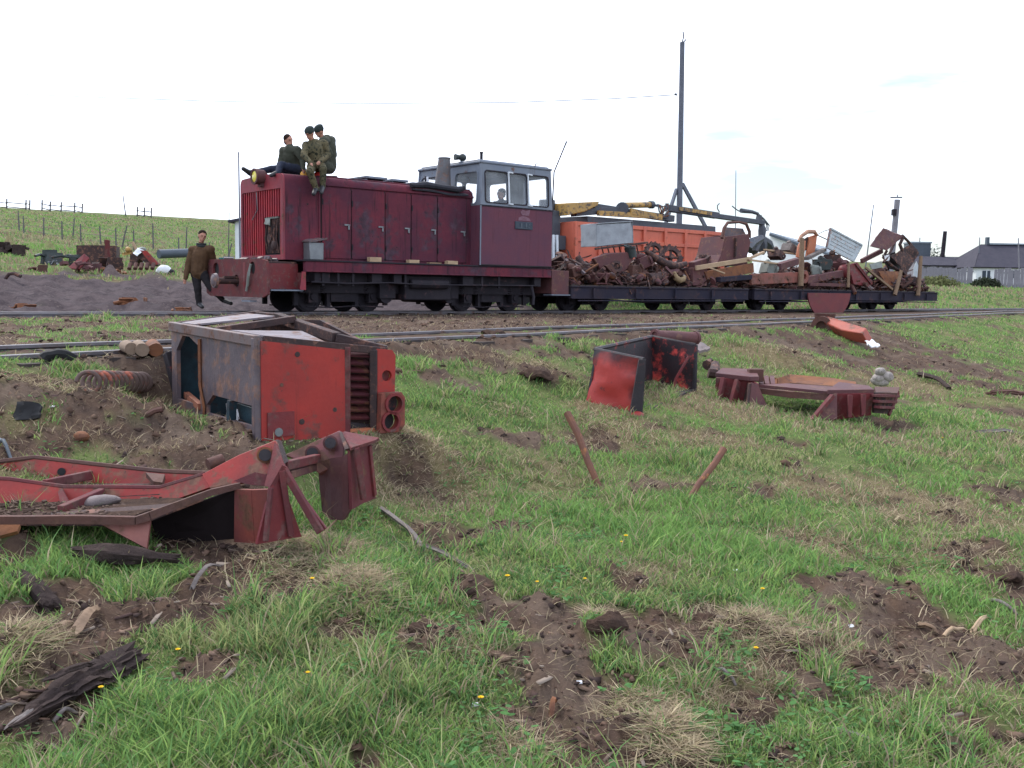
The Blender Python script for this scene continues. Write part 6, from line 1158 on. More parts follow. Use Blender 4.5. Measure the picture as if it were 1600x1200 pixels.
b = MB(); b.ball(V3(U(158, 785, 4.93)), (.10, .06, .035), 16, 12); b.dent(.02, 6, 3); b.dent(.008, 20, 4); put('stone', b, 'stone', 'grey rounded stone lying inside the red tractor frame tray', 'stone')
b = MB(); b.cyl(V3(U(325, 726, 5.05)), V3(U(348, 718, 5.1)), .032, n=12); put('rusty_roller', b, 'rust', 'short rusty roller resting at the root of the near frame arm', 'roller')
b = MB(); la, lc_ = V3(U(118, 856, 4.45)), V3(U(280, 868, 4.5)); rough_log(b, [la.lerp(lc_, k / 14) - ZU * .015 for k in range(15)], [.025 + .028 * math.sin(math.pi * min(1, k / 11)) for k in range(15)], 4); put('log', b, 'wood_burnt', 'rotten log lying in the shade under the hanging frame gusset', 'log')
b = MB(); b.plate([V3(U(-40, 822, 4.25)), V3(U(32, 822, 4.3)), V3(U(28, 832, 4.28)), V3(U(-40, 850, 4.2))], .03); put('board', b, 'rust_orange', 'orange brown board end poking out under the tractor frame', 'board')

# burnt red bin
def burn_mat():                            # red paint charred black from the rim and the corner inwards
    m = mat('bin_red_face', (.36, .036, .030), (.27, .03, .028), rust=.3, rust_c=(.03, .018, .02), spot=.35, rough=.5, scale=2.6).copy(); t = m.node_tree; N = t.nodes; b_ = N['Principled BSDF']; old = b_.inputs['Base Color'].links[0].from_socket
    tc = N.new('ShaderNodeTexCoord'); sp = N.new('ShaderNodeSeparateXYZ'); t.links.new(tc.outputs['Generated'], sp.inputs[0]); nz = N.new('ShaderNodeTexNoise'); nz.inputs['Scale'].default_value = 4; nz.inputs['Detail'].default_value = 7; t.links.new(tc.outputs['Object'], nz.inputs['Vector'])
    def mth(op, a, c):
        q = N.new('ShaderNodeMath'); q.operation = op
        for i, v in enumerate((a, c)):
            if isinstance(v, float): q.inputs[i].default_value = v
            else: t.links.new(v, q.inputs[i])
        return q.outputs[0]
    g = mth('ADD', mth('MAXIMUM', sp.outputs[0], mth('SUBTRACT', sp.outputs[2], .08)), mth('MULTIPLY', mth('SUBTRACT', nz.outputs['Fac'], .5), .9)); r_ = N.new('ShaderNodeMapRange'); r_.inputs['From Min'].default_value = .66; r_.inputs['From Max'].default_value = .92; t.links.new(g, r_.inputs['Value'])
    mx = N.new('ShaderNodeMix'); mx.data_type = 'RGBA'; t.links.new(r_.outputs[0], mx.inputs['Factor']); t.links.new(old, mx.inputs['A']); mx.inputs['B'].default_value = (.016, .013, .018, 1); t.links.new(mx.outputs['Result'], b_.inputs['Base Color']); return m
def ground_at(px, py): p = PG(px, py); return p
o0 = V3(U(1000, 655, 9.2)); bn = thing('scrap_bin', 'open steel bin with burnt black rim and peeling red sides in the grass', 'bin', o0)
A = tl(o0, [(930, 546, 9.65), (1006, 562, 9.2), (1000, 656, 9.2), (916, 637, 9.55)]); Bk = tl(o0, [(1019, 526, 11.3), (1087, 539, 10.9), (1085, 612, 10.9), (1016, 622, 11.2)])
b = MB(); b.sheet(A[0], A[1], A[2], A[3], 12, 10, .05, 7, .03); b.build('near_wall', burn_mat(), bn, smooth=50)
b = MB(); b.plate([A[0] - ZU * .0, A[1], A[1] - ZU * .09, A[0] - ZU * .07], .022); b.build('rim_band', M['burnt'], bn, bevel=.004)
b = MB(); b.plate([A[1] + Vector((-.05, -.02, 0)), A[1] + Vector((.01, -.01, 0)), A[2] + Vector((.0, -.01, .0)), A[2] + Vector((-.11, -.02, .0))], .03); b.build('corner_band', M['burnt'], bn)
b = MB(); b.sheet(Bk[0], Bk[1], Bk[2], Bk[3], 10, 8, .03, 12, .03); b.build('far_wall', mat('bin_inner_face', (.05, .016, .02), (.018, .014, .018), rust=.46, rust_c=(.30, .035, .03), rough=.55, scale=2.2), bn, smooth=50)
b = MB(); b.sheet(A[0], Bk[0], Bk[3], A[3], 10, 6, .02, 4, .02); b.build('side_wall', M['burnt'], bn, smooth=50)
b = MB(); b.plate([A[3] + ZU * .03, A[2] + ZU * .05, Bk[2] + ZU * .02, Bk[3] + ZU * .02], .02); b.build('bin_floor', M['burnt'], bn)
b = MB(); b.tube([A[0], A[1]], .022, 6); b.tube([A[0], Bk[0], Bk[1]], .022, 6); b.tube([Bk[1], Bk[2]], .025, 6); b.tube([A[1], A[2]], .022, 6); b.build('rim_rod', M['burnt'], bn)
b = MB(); b.tube([Bk[1] - ZU * .12 + Vector((-.08, -.06, 0)), Bk[2] + ZU * .14 + Vector((-.22, -.06, 0)), Bk[2] + ZU * .05 + Vector((-.24, -.06, 0))], .016, 6); b.build('handle_rod', M['red_dull'], bn)
b = MB(); b.ball(A[2] + Vector((-.03, -.03, .03)), (.07, .05, .05), 8, 6); b.dent(.015, 7, 1); b.build('bent_foot', M['red_bright'], bn)
b = MB(); a, c = V3(U(1024, 525, 12.6)), V3(U(1086, 529, 13.0)); b.cyl(a, c, .075, .085, n=18); b.ring(a, c - a, .088, .055, .04); b.ring(c, c - a, .095, .07, .04); put('steel_pipe', b, 'rust_purple', 'thick rusty pipe lying behind the burnt red bin', 'pipe', smooth=40)
b = MB(); b.sheet(V3(U(1080, 540, 12.4)), V3(U(1104, 538, 12.6)), V3(U(1108, 546, 12.2)), V3(U(1086, 548, 12.1)), 5, 4, .05, 3, .03, .05); put('torn_rag', b, 'stone', 'crumpled pale rag by the end of the thick rusty pipe', 'rag')

# second frame, rust brown, on the turf
o0 = V3(U(1240, 620, 10.9)); f2 = thing('tractor_chassis', 'rust brown tractor chassis with two ribbed end brackets standing on the turf', 'tractor chassis', o0)
fr = f2
fp('top_plate', [(1118, 586, 10.9), (1128, 578, 11.3), (1180, 580, 11.2), (1186, 592, 10.7), (1172, 592, 10.6)], .05, 'rust_purple', bevel=.006)
wall('bracket_face', [(1119, 590, 10.85), (1172, 593, 10.7), (1184, 600, 10.6)], [(1117, 638, 10.9), (1160, 645, 10.8), (1190, 648, 10.6)], .03, 'red_dull')
for (p, q) in (((1131, 592, 10.75), (1120, 640, 10.6)), ((1153, 595, 10.68), (1139, 646, 10.55))): fbar('bracket_rib', p, q, .04, .09, 'red_pale')
fp('wedge_gusset', [(1172, 598, 10.55), (1182, 602, 10.6), (1202, 648, 10.55), (1166, 650, 10.4)], .05, 'rust_purple'); fp('wedge_cheek', [(1172, 598, 10.5), (1167, 650, 10.35), (1158, 648, 10.7), (1168, 600, 10.75)], .02, 'rust_dark')
b = MB(); b.box(tl(o0, [(1180, 586, 11.0)])[0], (.16, .12, .14)); b.build('end_block', M['rust'], fr, bevel=.01)
fp('cross_beam_top', [(1186, 603, 10.7), (1230, 601, 11.0), (1300, 606, 10.9), (1296, 614, 10.4)], .03, 'rust_purple'); wall('cross_beam_face', [(1185, 606, 10.65), (1240, 612, 10.5), (1298, 616, 10.35)], [(1190, 615, 10.65), (1240, 622, 10.5), (1292, 626, 10.35)], .04, 'rust')
wall('rear_rim', [(1192, 590, 11.6), (1214, 592, 11.6), (1233, 587, 11.9), (1302, 593, 11.6), (1338, 599, 11.2)], [(1192, 602, 11.6), (1214, 602, 11.5), (1233, 600, 11.7), (1302, 606, 11.3), (1338, 608, 11.0)], .04, 'rust_orange')
for k in range(3): fbar('tray_rib', (1188 + 9 * k, 590, 11.4), (1190 + 9 * k, 603, 11.0), .05, .05, 'rust_purple')
fp('tray_floor', [(1190, 606, 10.8), (1296, 610, 10.6), (1335, 606, 11.1), (1234, 600, 11.6)], .02, 'earth')
fp('top_plate', [(1292, 613, 10.3), (1310, 600, 10.9), (1358, 606, 10.8), (1366, 612, 10.3)], .05, 'rust_purple', bevel=.006)
wall('bracket_face', [(1306, 615, 10.3), (1364, 614, 10.3)], [(1306, 655, 10.35), (1360, 648, 10.4)], .03, 'red_dull')
for (p, q) in (((1328, 617, 10.22), (1327, 652, 10.2)), ((1349, 616, 10.22), (1348, 649, 10.2))): fbar('bracket_rib', p, q, .04, .09, 'red_pale')
fp('wedge_gusset', [(1306, 615, 10.25), (1306, 656, 10.15), (1264, 658, 10.1), (1298, 617, 10.25)], .06, 'rust_purple'); fbar('wedge_strip', (1301, 618, 10.15), (1268, 657, 10.02), .05, .04, 'red_pale')
wall('tail_tray', [(1366, 613, 10.4), (1390, 612, 10.6), (1404, 611, 10.9)], [(1364, 645, 10.4), (1380, 646, 10.6), (1390, 646, 10.8)], .03, 'rust_dark')
for k in range(3): fbar('tail_slat', (1366 + 2 * k, 618 + 9 * k, 10.25), (1402 - 4 * k, 619 + 9 * k, 10.7), .06, .03, 'red_pale')
fp('tail_rim', [(1366, 606, 10.8), (1405, 607, 11.1), (1402, 616, 10.6), (1368, 616, 10.4)], .03, 'rust'); fbar('tail_edge', (1403, 613, 10.85), (1388, 648, 10.7), .03, .05, 'red_pale')
r_ = random.Random(4)
for k, (px, py) in enumerate([(1376, 582), (1368, 596), (1380, 597), (1388, 590), (1373, 590)]):
    b = MB(); b.ball(V3(U(px, py, 11.9)), (.07, .06, .055), 14, 10); b.dent(.03, 8, k); b.dent(.012, 25, k); put('stone', b, mat('chalk_stone', (.40, .36, .33), (.20, .17, .16), spot=.9, spot_c=(.09, .07, .06), rough=.9, scale=14), ['topmost pale stone of the little pile behind the brown frame', 'pale stone at the near foot of the little pile by the brown frame', 'middle pale stone at the foot of the little pile', 'pale stone on the far side of the little pile', 'pale stone wedged inside the little pile'][k], 'stone', 'pale stones piled behind the brown frame')
b = MB(); b.tube([V3(U(1104, 572, 11.8)), V3(U(1112, 566, 12.0)), V3(U(1118, 572, 11.8)), V3(U(1116, 584, 11.5)), V3(U(1108, 582, 11.5))], .06, 8); b.dent(.03, 5, 2); put('rusty_coil', b, 'rust_dark', 'dark rusty coil of iron behind the ribbed frame bracket', 'coil')

# orange arm, bags, planks and other pieces by the siding
b = MB(); b.plate([V3(U(1290, 500, 18.6)), V3(U(1300, 503, 18.4)), V3(U(1358, 521, 17.4)), V3(U(1352, 530, 17.2)), V3(U(1318, 524, 17.8)), V3(U(1292, 512, 18.4))], .25); b.dent(.02, 3, 2); put('loader_beam', b, mat('scraped_red_orange', (.36, .075, .045), (.26, .06, .045), rust=.4, spot=.4, rough=.6, scale=3), 'faded orange steel arm lying by the siding below the half disc', 'steel arm', bevel=.02)
b = MB(); b.cyl(V3(U(1284, 510, 18.4)), V3(U(1292, 508, 18.8)), .16, n=16); b.ring(V3(U(1284, 510, 18.35)), V3(U(1292, 508, 18.8)) - V3(U(1284, 510, 18.4)), .19, .1, .08); b.cyl(V3(U(1288, 503, 18.6)), V3(U(1289, 490, 18.6)), .16, .20, n=14); put('hub', b, 'rust', 'rusty hub standing at the head of the orange arm', 'hub', smooth=40)
b = MB(); b.sheet(V3(U(1352, 533, 16.6)), V3(U(1368, 533, 16.8)), V3(U(1374, 541, 16.2)), V3(U(1356, 540, 16.1)), 5, 4, .06, 3, .02, .05); put('plastic_sheet', b, 'plastic_white', 'crumpled white plastic sheet by the tip of the orange arm', 'plastic sheet')
def ground_stick(px0, py0, px1, py1, r, m, name, label, cat, lift=.02, sag=.0, n=7, group=None, dent=.006, sides=8):
    a, c = PG(px0, py0), PG(px1, py1); pts = []
    for k in range(n):
        f = k / (n - 1); p = a * (1 - f) + c * f; p[2] = max(p[2], gz(p[0], p[1]) + r * .3) + lift * math.sin(math.pi * f) + r * .4; pts.append(p)
    b = MB(); b.tube(pts, [r * (1 - .35 * k / (n - 1)) for k in range(n)], sides) if r < .012 or m in ('plastic_white', 'black', 'plate_grey') else rough_log(b, pts, [r * (1 - .35 * k / (n - 1)) for k in range(n)], int(px0), 12, .8, .45); b.dent(dent, 7, int(px0)); return put(name, b, m, label, cat, group, smooth=30)
rb_ = mat('rust_bar', (.17, .075, .045), (.11, .052, .042), rust=.4, rust_c=(.20, .085, .035), rough=.8, scale=6)
for (tx, ty, bx_, by_, r_b, lab) in ((886, 645, 939, 760, .026, 'rusty bar leaning out of the grass below the burnt red bin'), (1131, 702, 1072, 782, .023, 'rusty bar slanting in the turf below the rust brown chassis')):
    g_b = PG(bx_, by_); a, c = V3(U(tx, ty, g_b[1] + .35)), V3(g_b) - ZU * .03; b = MB(); b.tube([a, a.lerp(c, .3) + Vector((.008, 0, .01)), a.lerp(c, .65) + Vector((-.004, 0, .006)), c], [r_b * 1.1, r_b, r_b * .95, r_b * .9], 10); b.dent(.004, 9, tx); put('rusty_bar', b, rb_, lab, 'bar', 'rusty bars stuck in the turf')
ground_stick(1436, 588, 1484, 610, .045, 'wood_burnt', 'plank', 'dark weathered plank lying past the pale stones', 'plank', lift=.05)
ground_stick(1526, 680, 1608, 684, .03, 'wood_grey', 'branch', 'grey branch lying in the green turf below the brown frame level', 'branch')
ground_stick(1548, 618, 1610, 622, .05, 'rust', 'plank', 'reddish rotten plank at the edge of the picture past the brown frame', 'plank')
ground_stick(596, 800, 660, 862, .022, 'wood_grey', 'dead_branch', 'bleached grey branch lying beside the frame arms', 'branch', lift=.03)
ground_stick(655, 858, 740, 892, .014, 'wood_grey', 'dead_branch', 'thin bleached stick continuing past the thick grey branch', 'branch')
ground_stick(1290, 1140, 1395, 1185, .012, 'wood_grey', 'dead_branch', 'long thin grey stick in the trampled grass near the camera', 'branch')
ground_stick(500, 840, 590, 780, .006, 'wood', 'dead_branch', 'thin brown twig leaning on the far frame leg', 'branch', lift=.05)
b = MB(); rough_log(b, lay(34, 908, 84, 950, 12, .01), [.036, .042, .040, .043, .040, .038, .040, .038, .036, .038, .036, .030], 5, 18, .8, .3); put('log', b, 'wood_burnt', 'short dark log half buried in bare soil', 'log', smooth=22)
ground_stick(118, 1008, 152, 962, .022, 'wood', 'stick', 'stubby brown stick standing out of the wood chips', 'stick', lift=.03)
ground_stick(92, 1002, 118, 985, .016, 'wood', 'stick', 'short brown stick lying next to the stubby one', 'stick')
ground_stick(300, 925, 345, 890, .012, 'wood_grey', 'stick', 'pale splintered stick on the soil beneath the frame', 'stick', lift=.04)
ground_stick(1475, 1000, 1512, 985, .010, 'wood_pale', 'stick', 'pale chip of wood on the bare soil patch', 'stick'); ground_stick(1520, 985, 1546, 968, .013, 'wood_pale', 'stick', 'pale split stick with an orange end on the bare soil', 'stick'); ground_stick(1436, 975, 1464, 985, .014, 'wood', 'stick', 'brown peg lying on the bare soil patch', 'stick'); ground_stick(1546, 940, 1590, 965, .010, 'wood_grey', 'stick', 'grey splinter at the soil patch edge', 'stick')
ground_stick(1120, 1055, 1150, 1075, .008, 'wood_grey', 'stick', 'small grey twig in the turf near the camera', 'stick'); ground_stick(860, 1118, 866, 1100, .012, 'rust_orange', 'stick', 'stubby orange brown peg in the bare soil near the camera', 'stick', lift=.03)
# the big rotten log
b = MB(); rough_log(b, lay(14, 1165, 208, 1042, 26, .042), [.010 + .058 * (min(1, k / 14) ** .8) * (1 - .25 * max(0, k - 20) / 5) for k in range(26)], 7, 26, .62, .42); rough_log(b, lay(70, 1118, 150, 1082, 12, .095), [.008, .013, .016, .015, .017, .016, .018, .016, .014, .012, .012, .008], 9, 12, .6, .5); b.dent(.006, 22, 8); put('log', b, 'wood_burnt', 'big rotten dark log lying in the grass near the camera', 'log', smooth=22)
b = MB(); rough_log(b, lay(8, 1168, 62, 1132, 10, .045), [.003, .008, .012, .014, .016, .014, .016, .012, .010, .005], 3, 10, .5, .5); put('log_splinter', b, 'wood_grey', 'grey splintered tip breaking off the big rotten log', 'splinter', smooth=22)
ground_stick(-15, 1113, 22, 1108, .010, 'wood_grey', 'stick', 'bleached chip of wood next to the big rotten log', 'stick', lift=0); ground_stick(85, 1140, 120, 1122, .008, 'wood_grey', 'stick', 'pale sliver split from the big rotten log', 'stick', lift=.03)
# coil spring, logs, debris by the siding
a, c = PG(136, 612), PG(226, 612); a[2] += .075; c[2] += .08; A_3, C_3 = V3(a), V3(c); u, w, ax = basis(C_3 - A_3); ln = (C_3 - A_3).length; nt_ = 11
b = MB(); b.tube([A_3 + ax * ln * i / 220 + (u * math.cos(2 * math.pi * nt_ * i / 220) + w * math.sin(2 * math.pi * nt_ * i / 220)) * .068 for i in range(221)], .0152, 7); put('coil_spring', b, mat('spring_rust', (.13, .085, .075), (.09, .06, .055), rust=.4, rust_c=(.24, .07, .045), rough=.75, scale=5), 'big rusty coil spring lying on the soil bank before the siding', 'spring', smooth=60)
for (px, py, r, l, mm, lab) in [(198, 549, .055, .16, 'log', 'pale log end closest to the dark debris by the siding'), (216, 549, .06, .18, 'log', 'middle pale log end beside the siding rail'), (238, 548, .062, .2, 'rust_orange', 'orange brown log end touching the overturned cab')]:
    p = PG(px, py + 6); p[2] += r; b = MB(); b.tube([V3(p) + Vector((.1, -l, 0)), V3(p) + Vector((0, 0, .01)), V3(p) + Vector((-.05, l, 0))], [r * .9, r, r * .85], 12); b.dent(.012, 7, px); put('log', b, mm, lab, 'log', 'log ends beside the siding')
ground_stick(66, 568, 118, 572, .045, 'black', 'rubber_scrap', 'black torn rubber lying in the grass before the siding', 'rubber', lift=.05, dent=.03)
b = MB(); p = PG(42, 662); b.sheet(V3(p) + Vector((-.10, 0, .0)), V3(p) + Vector((.08, 0, .02)), V3(p) + Vector((.07, .05, .11)), V3(p) + Vector((-.07, .05, .12)), 6, 5, .03, 3, .02, .03); put('rubber_flap', b, 'black', 'black rubber flap standing on the turned soil', 'rubber')
b = MB(); p = PG(130, 690); b.ball(V3(p) + ZU * .02, (.05, .04, .035), 9, 6); b.dent(.02, 7, 4); put('brick_lump', b, 'rust_orange', 'orange brown lump on the grass tuft behind the frame', 'lump')
b = MB(); p = PG(240, 650); b.tube([V3(p) + Vector((-.05, 0, .02)), V3(p) + Vector((.0, .02, .05)), V3(p) + Vector((.05, .03, .06))], .02, 7); put('bracket', b, 'rust', 'small bent brown bracket in the soil under the cab', 'bracket')
ground_stick(-6, 690, 18, 722, .014, 'plate_grey', 'grey_tube', 'short grey tube slanting out of the grass behind the frame', 'tube', lift=.03)
# clods of turned earth and straw tussocks that stand out one by one
for k, (px, py, rx, rz, mm, lab) in enumerate([(945, 985, .075, .055, 'earth', 'big brown clod of earth standing up from the turf'), (1110, 965, .07, .03, 'earth', 'flat clod among dry grass'), (650, 1000, .06, .035, 'earth', 'dark clod in the short grass path'), (730, 925, .06, .03, 'earth', 'low clod between two dandelions'), (840, 588, .20, .035, 'earth', 'long low clod beyond the grass'), (770, 522, .14, .07, 'earth', 'dark clod against the siding rail'), (1570, 905, .09, .04, 'earth', 'clod at the picture edge beside bare soil')]):
    p = PG(px, py); b = MB(); b.ball(V3(p) + ZU * rz * .25, (rx, rx * .8, rz * .9), 26, 16); b.dent(rx * .40, .6 / rx, k); b.dent(rx * .20, 2.2 / rx, k + 5); b.dent(rx * .10, 6 / rx, k + 9); put('earth_clod', b, mm, lab, 'clod', smooth=25)
# dandelions
for k, (px, py, lab) in enumerate([(792, 921, 'lone dandelion in the middle of the turf'), (838, 939, 'dandelion just past the lone one'), (977, 858, 'taller dandelion of the upper pair'), (970, 862, 'shorter dandelion of the upper pair'), (913, 922, 'dandelion half hidden in the grass'), (750, 1120, 'dandelion closest to the camera'), (1190, 942, 'dandelion by the dry grass patch'), (157, 1105, 'dandelion beside the big rotten log'), (480, 1077, 'dandelion in the lush grass'), (277, 1036, 'dandelion by the wood chips'), (487, 927, 'dandelion under the straw mound'), (1472, 692, 'dandelion in the far turf'), (1180, 1034, 'closed dandelion bud in the turf')]):
    p = PG(px, py); d = thing('dandelion', lab + ', a small yellow flower', 'flower', p, 0, 'yellow dandelions in the turf'); sc = .7 + .5 * random.Random(k).random()
    b = MB(); b.tube([(0, 0, 0), (.004, 0, .03 * sc), (.002, .003, .055 * sc)], .0014, 5); b.build('stalk', M['stalk'], d)
    b = MB(); cc = Vector((.002, .003, .056 * sc))
    for q in range(18):
        an = q * 2.4; r0 = .011 * sc * (1 if q % 3 else .6); dv = Vector((math.cos(an), math.sin(an), .45 if q % 3 else 1.2)); b.plate([cc, cc + dv * r0 * .7 + Vector((-math.sin(an), math.cos(an), 0)) * .003 * sc, cc + dv * r0, cc + dv * r0 * .7 - Vector((-math.sin(an), math.cos(an), 0)) * .003 * sc], .0006)
    b.build('petals', M['petal'], d)
for k, (px, py, lab) in enumerate([(742, 1113, 'white scrap of paper beside the nearest dandelion'), (905, 1072, 'white chip on the dark soil'), (1150, 895, 'white fleck in the upper turf'), (1330, 995, 'pale grey shell on the soil edge'), (200, 1186, 'white fleck close to the camera'), (82, 640, 'white scrap on the turned soil bank')]):
    p = PG(px, py); b = MB(); b.sheet(V3(p) + Vector((-.012, 0, .012)), V3(p) + Vector((.012, .004, .014)), V3(p) + Vector((.010, .014, .022)), V3(p) + Vector((-.010, .014, .02)), 3, 3, .004, k, .002); put('paper_scrap', b, 'plastic_white', lab, 'litter')

# ------------------------------------------------------------------ poles, wires and buildings beyond the train
def upright(name, px, py, Y, r0, r1, m, label, cat, px2=None, extra=None, group=None):
    top = V3(U(px, py, Y)); bx = px2 if px2 is not None else px; d = ray(bx, 440); z = gz(Y * d[0], Y); base = Vector((Y * d[0], Y, z - .1)); t = thing(name, label, cat, base, 0, group)
    b = MB(); b.cyl((0, 0, 0), top - base, r0, r1, n=10); b.dent(.01, 1.3, px); b.build('shaft', M[m], t, smooth=50)
    return t, base, top
t, base, top = upright('utility_pole', 1066, 66, 42, .135, .10, 'pole', 'tall bare dark pole with two props rising behind the orange lorry', 'pole', 1060)
for (p, q) in (((1057, 296, 42), (1040, 350, 41.2)), ((1066, 287, 42), (1101, 352, 42.6))):
    a = V3(U(*p)) - base; c = V3(U(*q)); d = (c - base - a).normalized(); gg = gz(c.x, c.y); f = (gg - .1 - base.z - a.z) / d.z; b = MB(); b.beam(a, a + d * f, .10, .14); b.build('prop', M['pole'], t)
b = MB(); b.tube([top - base, top - base + Vector((.05, 0, .22)), top - base + Vector((.02, 0, .42))], .03, 6); b.tube([top - base + Vector((0, 0, -.05)), top - base + Vector((.16, 0, .12))], .03, 6); b.build('top_spike', M['pole'], t)
b = MB(); b.tube([V3(U(1058, 148, 42)) - base, V3(U(1054, 147, 42)) - base], .05, 6); b.build('insulator', M['zinc'], t)
b = MB(); b.tube([V3(U(-120, 141, 62)), V3(U(150, 152, 58)), V3(U(330, 158, 55)), V3(U(560, 162, 51)), V3(U(800, 160, 47)), V3(U(960, 154, 44)), V3(U(1056, 148, 42))], .018, 5); put('overhead_wire', b, 'plate_grey', 'thin slack wire crossing the white sky to the tall pole', 'wire')
b = MB(); b.tube([V3(U(1066, 156, 42)), V3(U(1092, 182, 42))], .007, 5); put('guy_wire', b, 'plate_grey', 'short loose wire hanging from the tall pole', 'wire')
upright('thin_mast', 1150, 266, 60, .035, .02, 'pole', 'thin straight mast beyond the crane tip', 'mast', 1149)
upright('thin_mast', 373, 238, 30, .028, .020, 'pole', 'thin green grey mast rising past the locomotive nose', 'mast', 376)
upright('thin_mast', 358, 332, 48, .03, .02, 'fence', 'short thin mast before the white shed', 'mast', 357)
upright('leaning_rod', 1365, 320, 66, .045, .03, 'pole', 'faint leaning rod between pale panel and crumpled cab', 'rod', 1349)
t, base, top = upright('concrete_pole', 1402, 312, 58, .17, .16, 'limewash' if False else 'plank_grey', 'pale leaning pole with a crossarm behind the crumpled cab', 'pole', 1389)
b = MB(); b.beam(top - base + Vector((-.4, 0, .12)), top - base + Vector((.28, 0, .14)), .08, .08); b.tube([top - base + Vector((0, 0, .1)), top - base + Vector((0, 0, .3))], .03, 6); b.build('crossarm', M['pole'], t); b = MB(); b.box(V3(U(1399, 332, 58)) - base + Vector((-.12, -.1, 0)), (.2, .3, .35)); b.build('switch_box', M['dark'], t)
upright('thin_mast', 1531, 371, 92, .05, .04, 'pole', 'faint thin mast beside the dark roof slope', 'mast', 1528); upright('thin_mast', 1591, 372, 84, .06, .05, 'plank_grey', 'pale mast in front of the long dark roof', 'mast', 1594)
# the low house with a dark hipped roof
def building(name, label, cat, px0, px1, Y, depth, py_e, py_r, wall_m, roof_m, hip=.0, rz=0.0, over=.3, pyb=None):
    a, c = U(px0, py_e, Y), U(px1, py_e, Y); mx = (a[0] + c[0]) / 2; zb = min(gz(a[0], Y), gz(c[0], Y)) - .3; o = thing(name, label, cat, (mx, Y, zb)); w = c[0] - a[0]; he = (a[2] + c[2]) / 2 - zb; hr = U((px0 + px1) / 2, py_r, Y + depth / 2)[2] - zb
    b = MB(); b.bb(-w / 2, w / 2, 0, .2, 0, he); b.bb(-w / 2, w / 2, depth - .2, depth, 0, he); b.bb(-w / 2, -w / 2 + .2, .2, depth - .2, 0, he); b.bb(w / 2 - .2, w / 2, .2, depth - .2, 0, he)
    if not hip: b.plate([(-w / 2 + .1, 0, he), (-w / 2 + .1, depth, he), (-w / 2 + .1, depth / 2, hr - .05)], .2); b.plate([(w / 2 - .1, 0, he), (w / 2 - .1, depth, he), (w / 2 - .1, depth / 2, hr - .05)], .2)
    b.build('walls', M[wall_m], o)
    x0, x1 = -w / 2 - over, w / 2 + over; r0, r1 = (x0 + hip, x1 - hip); b = MB(); y0, y1, ym = -over, depth + over, depth / 2; ze = he - .08
    b.plate([(x0, y0, ze), (x1, y0, ze), (r1, ym, hr), (r0, ym, hr)], .10); b.plate([(x1, y1, ze), (x0, y1, ze), (r0, ym, hr), (r1, ym, hr)], .10)
    if hip: b.plate([(x0, y1, ze), (x0, y0, ze), (r0, ym, hr)], .10); b.plate([(x1, y0, ze), (x1, y1, ze), (r1, ym, hr)], .10)
    b.build('roof', M[roof_m], o); return o, w, he, hr
o, w, he, hr = building('house', 'low whitewashed house under a dark hipped roof past the tail of the train', 'house', 1526, 1760, 90, 7.0, 418, 384, 'limewash', 'slate', 2.2)
k = 90 / F
for (px, pw, ph) in ((1541, 12, 12), (1580, 10, 11), (1630, 10, 11)):
    x = U(px, 425, 90)[0] - o.location.x; z = U(px, 429, 90)[2] - o.location.z; b = MB(); b.bb(x - pw * k / 2, x + pw * k / 2, -.06, -.005, z - ph * k / 2, z + ph * k / 2); wn = b.build('window', M['plate_blue'], o); b = MB(); b.bb(x - .04, x + .04, -.10, -.062, z - ph * k / 2, z + ph * k / 2); b.build('mullion', M['white'], wn)
b = MB(); b.bb(-w / 2 + 2.6, w / 2 - 2.4, 3.2, 3.8, hr + .02, hr + .16); b.build('ridge_cap', M['roof_grey'], o); b = MB(); b.bb(U(1571, 384, 90)[0] - o.location.x - .12, U(1571, 384, 90)[0] - o.location.x + .12, 3.3, 3.7, hr, hr + .7); b.build('chimney', M['plate_grey'], o)
o, w, he, hr = building('outbuilding', 'long low outbuilding with a flat dark roof joining the white house', 'outbuilding', 1440, 1530, 94, 5.0, 414, 402, 'plank_grey', 'slate', 0)
b = MB(); b.cyl((U(1490, 402, 94)[0] - o.location.x, 2.5, hr - .3), (U(1490, 402, 94)[0] - o.location.x + .15, 2.5, U(1491, 361, 96)[2] - o.location.z), .20, .18, n=12); b.build('chimney_pipe', M['dark'], o)
o2 = thing('brick_tower', 'square blue grey brick block rising above the low dark roof', 'tower', (U(1438, 410, 98)[0], 98, gz(U(1438, 410, 98)[0], 98) - .3)); zt_ = U(1438, 380, 98)[2] - o2.location.z; b = MB(); b.bb(-.95, .95, 0, 1.9, 0, zt_); b.build('walls', M['plate_grey'], o2); b = MB(); b.bb(-1.02, 1.02, -.08, 1.98, zt_, zt_ + .14); b.build('coping', M['roof_grey'], o2); b = MB(); b.cyl((.2, .9, zt_ + .1), (.2, .9, zt_ + .6), .04); b.build('vent_rod', M['dark'], o2)
